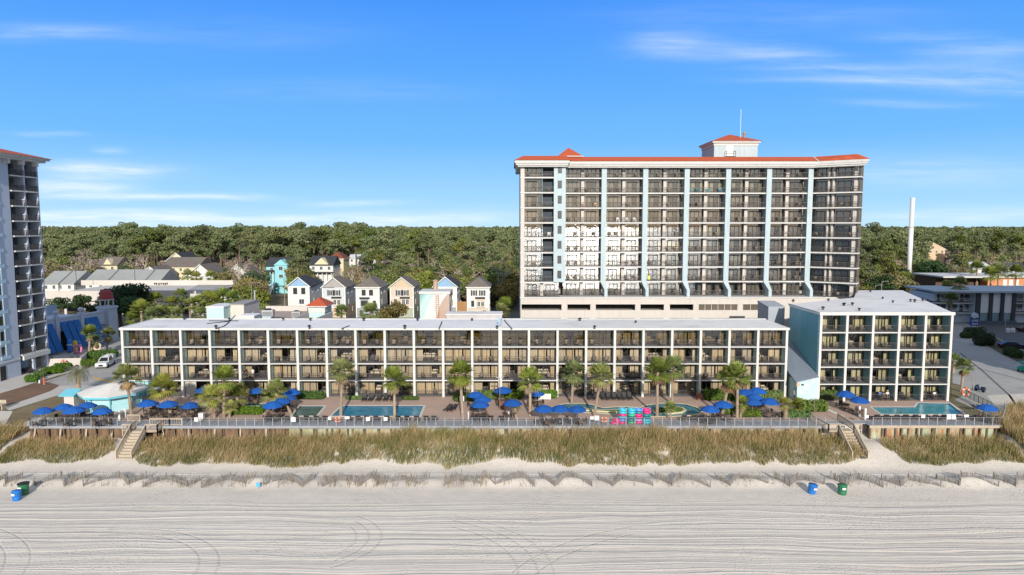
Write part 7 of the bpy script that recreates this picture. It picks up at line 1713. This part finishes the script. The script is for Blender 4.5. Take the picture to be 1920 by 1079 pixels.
# --- bins on the beach ---
def barrel(px,py,col,label,lid,tilt=0,s=1.0):
    g=G(px,py,0); 
    for _ in range(6): g=G(px,py,zb(g.x,g.y))
    e=thing('beach_bin',label,'bin',g,random.uniform(0,3),'bins on the beach',s); b=MB(); b.lathe([(.38,0),(.40,.05),(.44,.35),(.42,.38),(.44,.42),(.47,.95),(.50,1.0),(.50,1.05)],(0,0,0),18); b.build('drum',M('bin_'+col,{'blue':(.01,.16,.52),'green':(.02,.16,.07)}[col],.5,.12,2,spec=.5),e,True)
    if lid: MB().lathe([(.52,1.05),(.53,1.12),(.20,1.16),(0,1.16)],(0,0,0),18).build('lid',BLACK,e)
    else: MB().lathe([(0,.8),(.42,.8)],(0,0,0),16).build('liner',BLACK,e)
    MB().box(-.18,.18,-.52,-.48,.65,.85).build('sticker',WHITEP,e); e.rotation_euler=(tilt,tilt*.6,-.1 if not tilt else .2)
barrel(32,938,'blue','open blue beach bin nearest the west edge',False); barrel(45,927,'green','green beach bin with black lid behind the blue one',True,0,1.15)
barrel(1521,925,'blue','tilted blue beach bin near the eastern sand fences',False,R(9)); barrel(1579,927,'green','green beach bin standing beside a sand fence in the east',False,0,1.05)
g=G(484,915,BZ+.2); e=thing('beach_sign','small light blue sign board beside a sand fence','sign',(g.x,g.y,zb(g.x,g.y))); MB().box(-.22,.22,-.03,0,.3,.8).build('panel',M('sign_sky',(.10,.38,.68),.6,.1,3),e); MB().box(-.04,.04,.001,.07,-.3,.9).build('post',TAN,e)
e=thing('driftwood','dark lump of driftwood by the east foot path','driftwood',(G(1619,866,-3.0).x,G(1619,866,-3.0).y,zb(G(1619,866,-3).x,G(1619,866,-3).y)+.05)); MB().tube([(-.3,0,.1),(0,.05,.18),(.35,0,.08)],[.12,.17,.09],7).build('log',M('drift_dark',(.10,.09,.08),.9),e)
e=thing('timber_stand','small tan timber stand at the far west edge of the lawn','stand',G(2,768,GZ)); MB().box(-.9,.5,-.5,.5,.7,.8).build('top',TAN,e)
for x in(-.8,.4): MB().box(x-.07,x+.07,-.4,.4,0,.699).build('leg',TAN,e)
MB().box(-.9,.5,.42,.5,.8,1.3).build('back_board',TAN,e)
# --- vehicles ---
TYRE=M('tyre',(.02,.02,.02),.8,.2,5); RIM=M('rim',(.45,.45,.47),.35,.1,3,metal=.8); GLZ=M('vehicle_glass',(.02,.025,.03),.08,.2,2,spec=.7)
def wheel(e,x,y,r=.38,w_=.26):
    b=MB(); b.lathe([(r*.6,-w_/2),(r*.95,-w_/2),(r,-w_/3),(r,w_/3),(r*.95,w_/2),(r*.6,w_/2)],(0,0,0),16); b.v=[(a+x,c+y,d+r) for a,d,c in b.v]; o=b.build('wheel',TYRE,e)
    b=MB(); b.lathe([(0,-w_/2+.01),(r*.62,-w_/2+.02),(r*.62,w_/2-.02),(0,w_/2-.01)],(0,0,0),12); b.v=[(a+x,c+y,d+r) for a,d,c in b.v]; b.build('rim',RIM,o)
def car(name,label,cat,loc,rz,prof,glass_prof,L,Wd,paint,wb,extra=None):
    e=thing(name,label,cat,loc,rz); h=Wd/2
    b=MB()
    def section(pr,inset):   # loft: lower full width, upper pulled in
        n_=len(pr); vs=[]
        for s in(-1,1): vs+=[(x,s*(h-inset(z)),z) for x,z in pr]
        b.add(vs,[(i,(i+1)%n_,n_+(i+1)%n_,n_+i) for i in range(n_)]+[tuple(range(n_-1,-1,-1)),tuple(range(n_,2*n_))])
    section(prof,lambda z:0 if z<.95 else (z-.95)*.28); b.build('body',paint,e)
    g=MB()
    for quad in glass_prof['side']:
        for s in(-1,1):
            pts=[(x,s*(h-(0 if z<.95 else (z-.95)*.28)+.006),z) for x,z in quad]; g.add(pts,[tuple(range(len(pts)))])
    g.build('side_window',GLZ,e)
    for nm,(x0,z0,x1,z1) in glass_prof['ends'].items():
        i0=h-.12-(z0-.95)*.28; i1=h-.14-(z1-.95)*.28; g=MB(); dx=.012 if x0>x1 else -.012
        g.add([(x0+dx,-i0,z0+.012),(x0+dx,i0,z0+.012),(x1+dx,i1,z1+.012),(x1+dx,-i1,z1+.012)],[(0,1,2,3)]); g.build(nm,GLZ,e)
    for x in wb:
        for s in(-1,1): wheel(e,x,s*(h-.12))
    for s in(-1,1):
        MB().box(L/2-.02,L/2+.03,s*(h-.35)-.2,s*(h-.35)+.2,.72,.92).build('headlight',M('headlight',(.7,.72,.75),.15,.05,3,spec=.7),e)
        MB().box(-L/2-.03,-L/2+.02,s*(h-.25)-.14,s*(h-.25)+.14,.72,.95).build('tail_light',M('tail_light',(.4,.02,.02),.3),e)
    MB().box(L/2-.01,L/2+.04,-h+.6,h-.6,.55,.92).build('grille',BLACK,e); MB().box(L/2,L/2+.07,-h+.1,h-.1,.36,.54).build('bumper',RIM if name=='pickup_truck' else paint,e)
    return e
WPAINT=M('vehicle_white',(.66,.67,.68),.3,.04,2,spec=.6)
f0=G(178,699,GZ);r0=G(218,676,GZ); dv=(f0-r0); ang=math.atan2(dv.y,dv.x); mid=(f0+r0)/2
pk=car('pickup_truck','white pickup truck with covered bed on the drive left of the hotel','pickup truck',mid,ang,[(-2.8,.42),(2.8,.42),(2.85,.95),(2.75,1.08),(1.35,1.16),(.55,1.86),(-.95,1.92),(-1.15,1.2),(-2.8,1.2)],{'side':[[(1.1,1.2),(.5,1.78),(-.2,1.82),(-.2,1.2)],[(-.3,1.2),(-.3,1.82),(-.88,1.83),(-1.0,1.2)]],'ends':{'windscreen':(1.3,1.2,.62,1.8)}},5.6,1.95,WPAINT,(1.85,-1.75))
MB().box(-2.75,-1.16,-.9,.9,1.21,1.86).build('bed_cover',WPAINT,pk); b=MB()
for s in(-.6,.6): b.bar((-2.6,s,1.93),(.3,s,2.0),.06)
for j in range(6): b.bar((-2.4+j*.5,-.6,1.95),(-2.4+j*.5,.6,1.95),.05)
b.build('roof_rack',GALV,pk)
g=G(1897,654,GZ); car('parked_car','dark maroon car parked in the shaded car park','car',g,R(-12),[(-2.4,.35),(2.4,.35),(2.45,.8),(2.3,.95),(1.2,1.02),(.4,1.55),(-1.2,1.58),(-2.2,1.05),(-2.45,.95)],{'side':[[(1.0,1.0),(.35,1.48),(-.35,1.5),(-.35,1.0)],[(-.45,1.0),(-.45,1.5),(-1.15,1.5),(-1.8,1.05)]],'ends':{'windscreen':(1.15,1.06,.48,1.5),'rear_window':(-2.1,1.12,-1.3,1.52)}},4.9,1.85,M('paint_maroon',(.035,.012,.018),.25,.1,2,spec=.6),(1.5,-1.5))
g=G(1926,622,GZ); car('parked_car','black car cut by the frame edge before the shaded hotel','car',g,R(5),[(-2.4,.35),(2.4,.35),(2.45,.8),(2.3,.95),(1.2,1.02),(.4,1.55),(-1.2,1.58),(-2.2,1.05),(-2.45,.95)],{'side':[[(1.0,1.0),(.35,1.48),(-.35,1.5),(-.35,1.0)],[(-.45,1.0),(-.45,1.5),(-1.15,1.5),(-1.8,1.05)]],'ends':{'windscreen':(1.15,1.06,.48,1.5)}},4.9,1.85,M('paint_black',(.015,.015,.02),.25,.1,2,spec=.6),(1.5,-1.5))
g=G(1919,697,GZ); e=thing('utility_cart','small green utility cart at the right frame edge','cart',g,.5); MB().box(-1.0,1.0,-.6,.6,.35,.95).build('body',M('cart_green',(.02,.30,.20),.5,.1,2),e); MB().box(-.9,.9,-.6,.6,1.75,1.83).build('canopy',M('cart_green',(.02,.30,.20)),e)
for x in(-.85,.85):
    for y in(-.55,.55): MB().bar((x,y,.95),(x,y,1.75),.05).build('canopy_post',WHITEP,e); wheel(e,x*.75,y,.28,.18)
for k,(px,py) in enumerate([(1890,624),(1899,624)]):
    g=G(px,py,GZ); e=thing('white_drum','white drum on the car park edge, %s of two'%['left','right'][k],'drum',g,group='white drums in the car park'); MB().lathe([(.45,0),(.5,.3),(.48,.9),(.35,1.1),(0,1.12)],(0,0,0),12).build('body',WHITEP,e); MB().lathe([(.2,1.12),(.2,1.22),(0,1.23)],(0,0,0),10).build('cap',GALV,e)
# scooter
g=G(1837,735,GZ); e=thing('motor_scooter','blue-black motor scooter parked alone on the pavement','scooter',g,R(112)); wheel(e,.62,0,.26,.12); wheel(e,-.55,0,.26,.14)
SCP=M('scooter_blue',(.02,.035,.09),.3,.15,2,spec=.6); b=MB(); b.prismy([(-.85,.35),(-.2,.28),(.25,.28),(.40,.95),(.55,.95),(.72,.35),(.85,.42),(.62,1.02),(.30,1.05),(.15,.42),(-.15,.45),(-.2,.75),(-.85,.78)],-.19,.19); b.build('body',SCP,e); MB().box(-.85,-.15,-.17,.17,.785,.88).build('saddle',BLACK,e); b=MB(); b.bar((.38,-.36,1.1),(.38,.36,1.1),.05); b.bar((.5,0,.95),(.4,0,1.12),.06); b.build('handlebar',BLACK,e); MB().box(.56,.63,-.08,.08,.85,.98).build('headlight',WHITEP,e)
# --- people ---
SKIN=M('skin',(.46,.27,.19),.6,.05,4); HAIR=M('hair_dark',(.05,.03,.02),.7,.2,6); 
def person(label,loc,rz,shirt,trous,pose='sit',hair=HAIR,hat=None):
    e=thing('person',label,'person',loc,rz,group=None); bm_me=bpy.data.meshes.new('body')
    if pose=='sit':
        J={'pel':(0,0,.52),'spi':(0,.02,.75),'che':(0,.0,.98),'nec':(0,-.01,1.12),'hea':(0,-.03,1.22),'top':(0,-.02,1.36)}
        for s,n_ in((-1,'l'),(1,'r')):
            J.update({'sh'+n_:(s*.18,0,1.05),'el'+n_:(s*.24,-.08,.80),'wr'+n_:(s*.18,-.30,.72),'ha'+n_:(s*.16,-.38,.72),'hi'+n_:(s*.10,-.02,.50),'kn'+n_:(s*.13,-.44,.52),'an'+n_:(s*.13,-.46,.10),'to'+n_:(s*.13,-.62,.05)})
    else:
        J={'pel':(0,0,.94),'spi':(0,.01,1.15),'che':(0,0,1.36),'nec':(0,-.01,1.50),'hea':(0,-.03,1.60),'top':(0,-.02,1.75)}
        for s,n_ in((-1,'l'),(1,'r')):
            J.update({'sh'+n_:(s*.19,0,1.42),'el'+n_:(s*.27,-.03,1.14),'wr'+n_:(s*.24,-.18,.95),'ha'+n_:(s*.23,-.24,.89),'hi'+n_:(s*.10,0,.90),'kn'+n_:(s*.11,-.04,.49),'an'+n_:(s*.11,.02,.09),'to'+n_:(s*.12,-.16,.04)})
    keys=list(J); E=[('pel','spi'),('spi','che'),('che','nec'),('nec','hea'),('hea','top')]
    for n_ in 'lr': E+=[('che','sh'+n_),('sh'+n_,'el'+n_),('el'+n_,'wr'+n_),('wr'+n_,'ha'+n_),('pel','hi'+n_),('hi'+n_,'kn'+n_),('kn'+n_,'an'+n_),('an'+n_,'to'+n_)]
    RD={'pel':.15,'spi':.135,'che':.145,'nec':.055,'hea':.10,'top':.075,'sh':.065,'el':.045,'wr':.032,'ha':.035,'hi':.09,'kn':.062,'an':.042,'to':.035}
    # fingers
    for n_ in 'lr':
        h0=Vector(J['ha'+n_]); w0=Vector(J['wr'+n_]); d=(h0-w0).normalized(); sd=d.cross(Vector((0,0,1))).normalized()
        for k in range(4):
            q=h0+d*(.07+.012*(1.5-abs(k-1.5)))+sd*(k-1.5)*.02+Vector((0,0,-.02)); J['f%d%s'%(k,n_)]=tuple(q); E.append(('ha'+n_,'f%d%s'%(k,n_))); RD['f%d%s'%(k,n_)]=.009
        q=w0+d*.05+sd*(.05 if n_=='l' else -.05); J['th'+n_]=tuple(q); E.append(('wr'+n_,'th'+n_)); RD['th'+n_]=.010
    keys=list(J); bm_me.from_pydata([J[k] for k in keys],[(keys.index(a),keys.index(b)) for a,b in E],[])
    o=bpy.data.objects.new('body',bm_me); COL.objects.link(o); md=o.modifiers.new('skin','SKIN'); 
    for k,vv in zip(keys,bm_me.skin_vertices[0].data): r=RD.get(k,RD.get(k[:2],.05)); vv.radius=(r*1.0,r*.85) if k in('pel','spi','che') else (r,r); vv.use_root=(k=='pel')
    sb=o.modifiers.new('sub','SUBSURF'); sb.levels=1; sb.render_levels=1
    dg=bpy.context.evaluated_depsgraph_get(); me=bpy.data.meshes.new_from_object(o.evaluated_get(dg)); bpy.data.objects.remove(o)
    me.name='body'; me.materials.clear()
    for mt in (SKIN,shirt,trous,BLACK): me.materials.append(mt)
    nz=J['nec'][2]-.03; hz=J['pel'][2]
    for p in me.polygons:
        c=p.center; r=math.hypot(c.x,c.y); p.use_smooth=True
        arm=abs(c.x)>.21 or (c.y<-.14 and c.z>hz+.14)
        if c.z>nz: p.material_index=0
        elif c.z<.075: p.material_index=3
        elif pose=='sit': p.material_index=0 if (arm and c.z<J['el'+'l'][2]+.1 and c.z>hz+.12) else (1 if c.z>hz+.06 and c.y>-.2 else (2 if (c.z>.40) else 0))
        else: p.material_index=0 if (arm and c.z<J['ell'][2]+.08 and c.z>.75 and abs(c.x)>.17) else (1 if c.z>hz+.02 else (2 if c.z>.5 else 0))
    link('body',me,e)
    hx0,hy0,hz0=J['hea']; b=MB(); prof=[]
    hb=MB(); hb.lathe([(.0,.165),(.06,.155),(.105,.11),(.118,.05),(.112,-.02)],(hx0,hy0+.02,hz0),12); hb.build('hair',hair,e,True)
    fb=MB(); fb.add([(hx0-.016,hy0-.095,hz0-.02),(hx0+.016,hy0-.095,hz0-.02),(hx0,hy0-.10,hz0+.04),(hx0,hy0-.128,hz0-.012)],[(0,3,2),(3,1,2),(0,1,3)]); fb.build('nose',SKIN,e)
    for s in(-1,1): MB().lathe([(0,-.012),(.013,0),(0,.012)],(hx0+s*.038,hy0-.093,hz0+.04),6).build('eye',BLACK,e)
    MB().box(hx0-.025,hx0+.025,hy0-.10,hy0-.092,hz0-.055,hz0-.043).build('mouth',M('lips',(.35,.12,.10),.6),e)
    for s in(-1,1): MB().box(hx0+s*.10-.012,hx0+s*.10+.012,hy0-.005,hy0+.03,hz0-.02,hz0+.035).build('ear',SKIN,e)
    if hat: MB().lathe([(.24,.06),(.13,.09),(.12,.2),(0,.21)],(hx0,hy0,hz0),12).build('hat',hat,e)
    return e
def cl(name,c): return M(name,c,.85,.1,5)
za=FHL*1+.035; zc=2*FHL+.035
q=P(459,704,YF+.8); person('person in dark clothes leaning on the third-bay balcony rail, left one of two',(q.x,YF+.8,za),0,cl('shirt_black',(.03,.03,.035)),cl('trousers_dark',(.04,.05,.08)),'stand')
q=P(474,704,YF+.8); person('person in a white shirt on the same balcony, right one of two',(q.x,YF+.8,za),-.2,cl('shirt_white',(.7,.7,.7)),cl('trousers_grey',(.3,.3,.32)),'stand')
q=P(1650,735,YR+1.0); person('person in a blue shirt sitting behind the lounger row of the teal hotel',(q.x,YR+1.0,.02),.1,cl('shirt_blue',(.06,.16,.42)),cl('trousers_dark',(.04,.05,.08)),'sit'); q=P(1664,735,YR+1.1); person('person in a straw hat sitting beside the one in blue',(q.x,YR+1.1,.02),-.2,cl('shirt_white',(.7,.7,.7)),cl('trousers_grey',(.3,.3,.32)),'sit',HAIR,cl('straw_hat',(.55,.42,.22))); q=P(1752,735,YR+1.0); person('person in a white shirt sitting at the last bay of the teal hotel',(q.x,YR+1.0,.02),0,cl('shirt_white',(.7,.7,.7)),cl('trousers_dark',(.04,.05,.08)),'sit')
for px in (1650,1664,1752):
    q=P(px,735,YR+1.05); chair((q.x,YR+1.05,.03),0,'chair under the seated person %s'%{1650:'in the blue shirt',1664:'in the straw hat',1752:'in white by the last bay'}[px],'balcony chairs of the five-storey block')
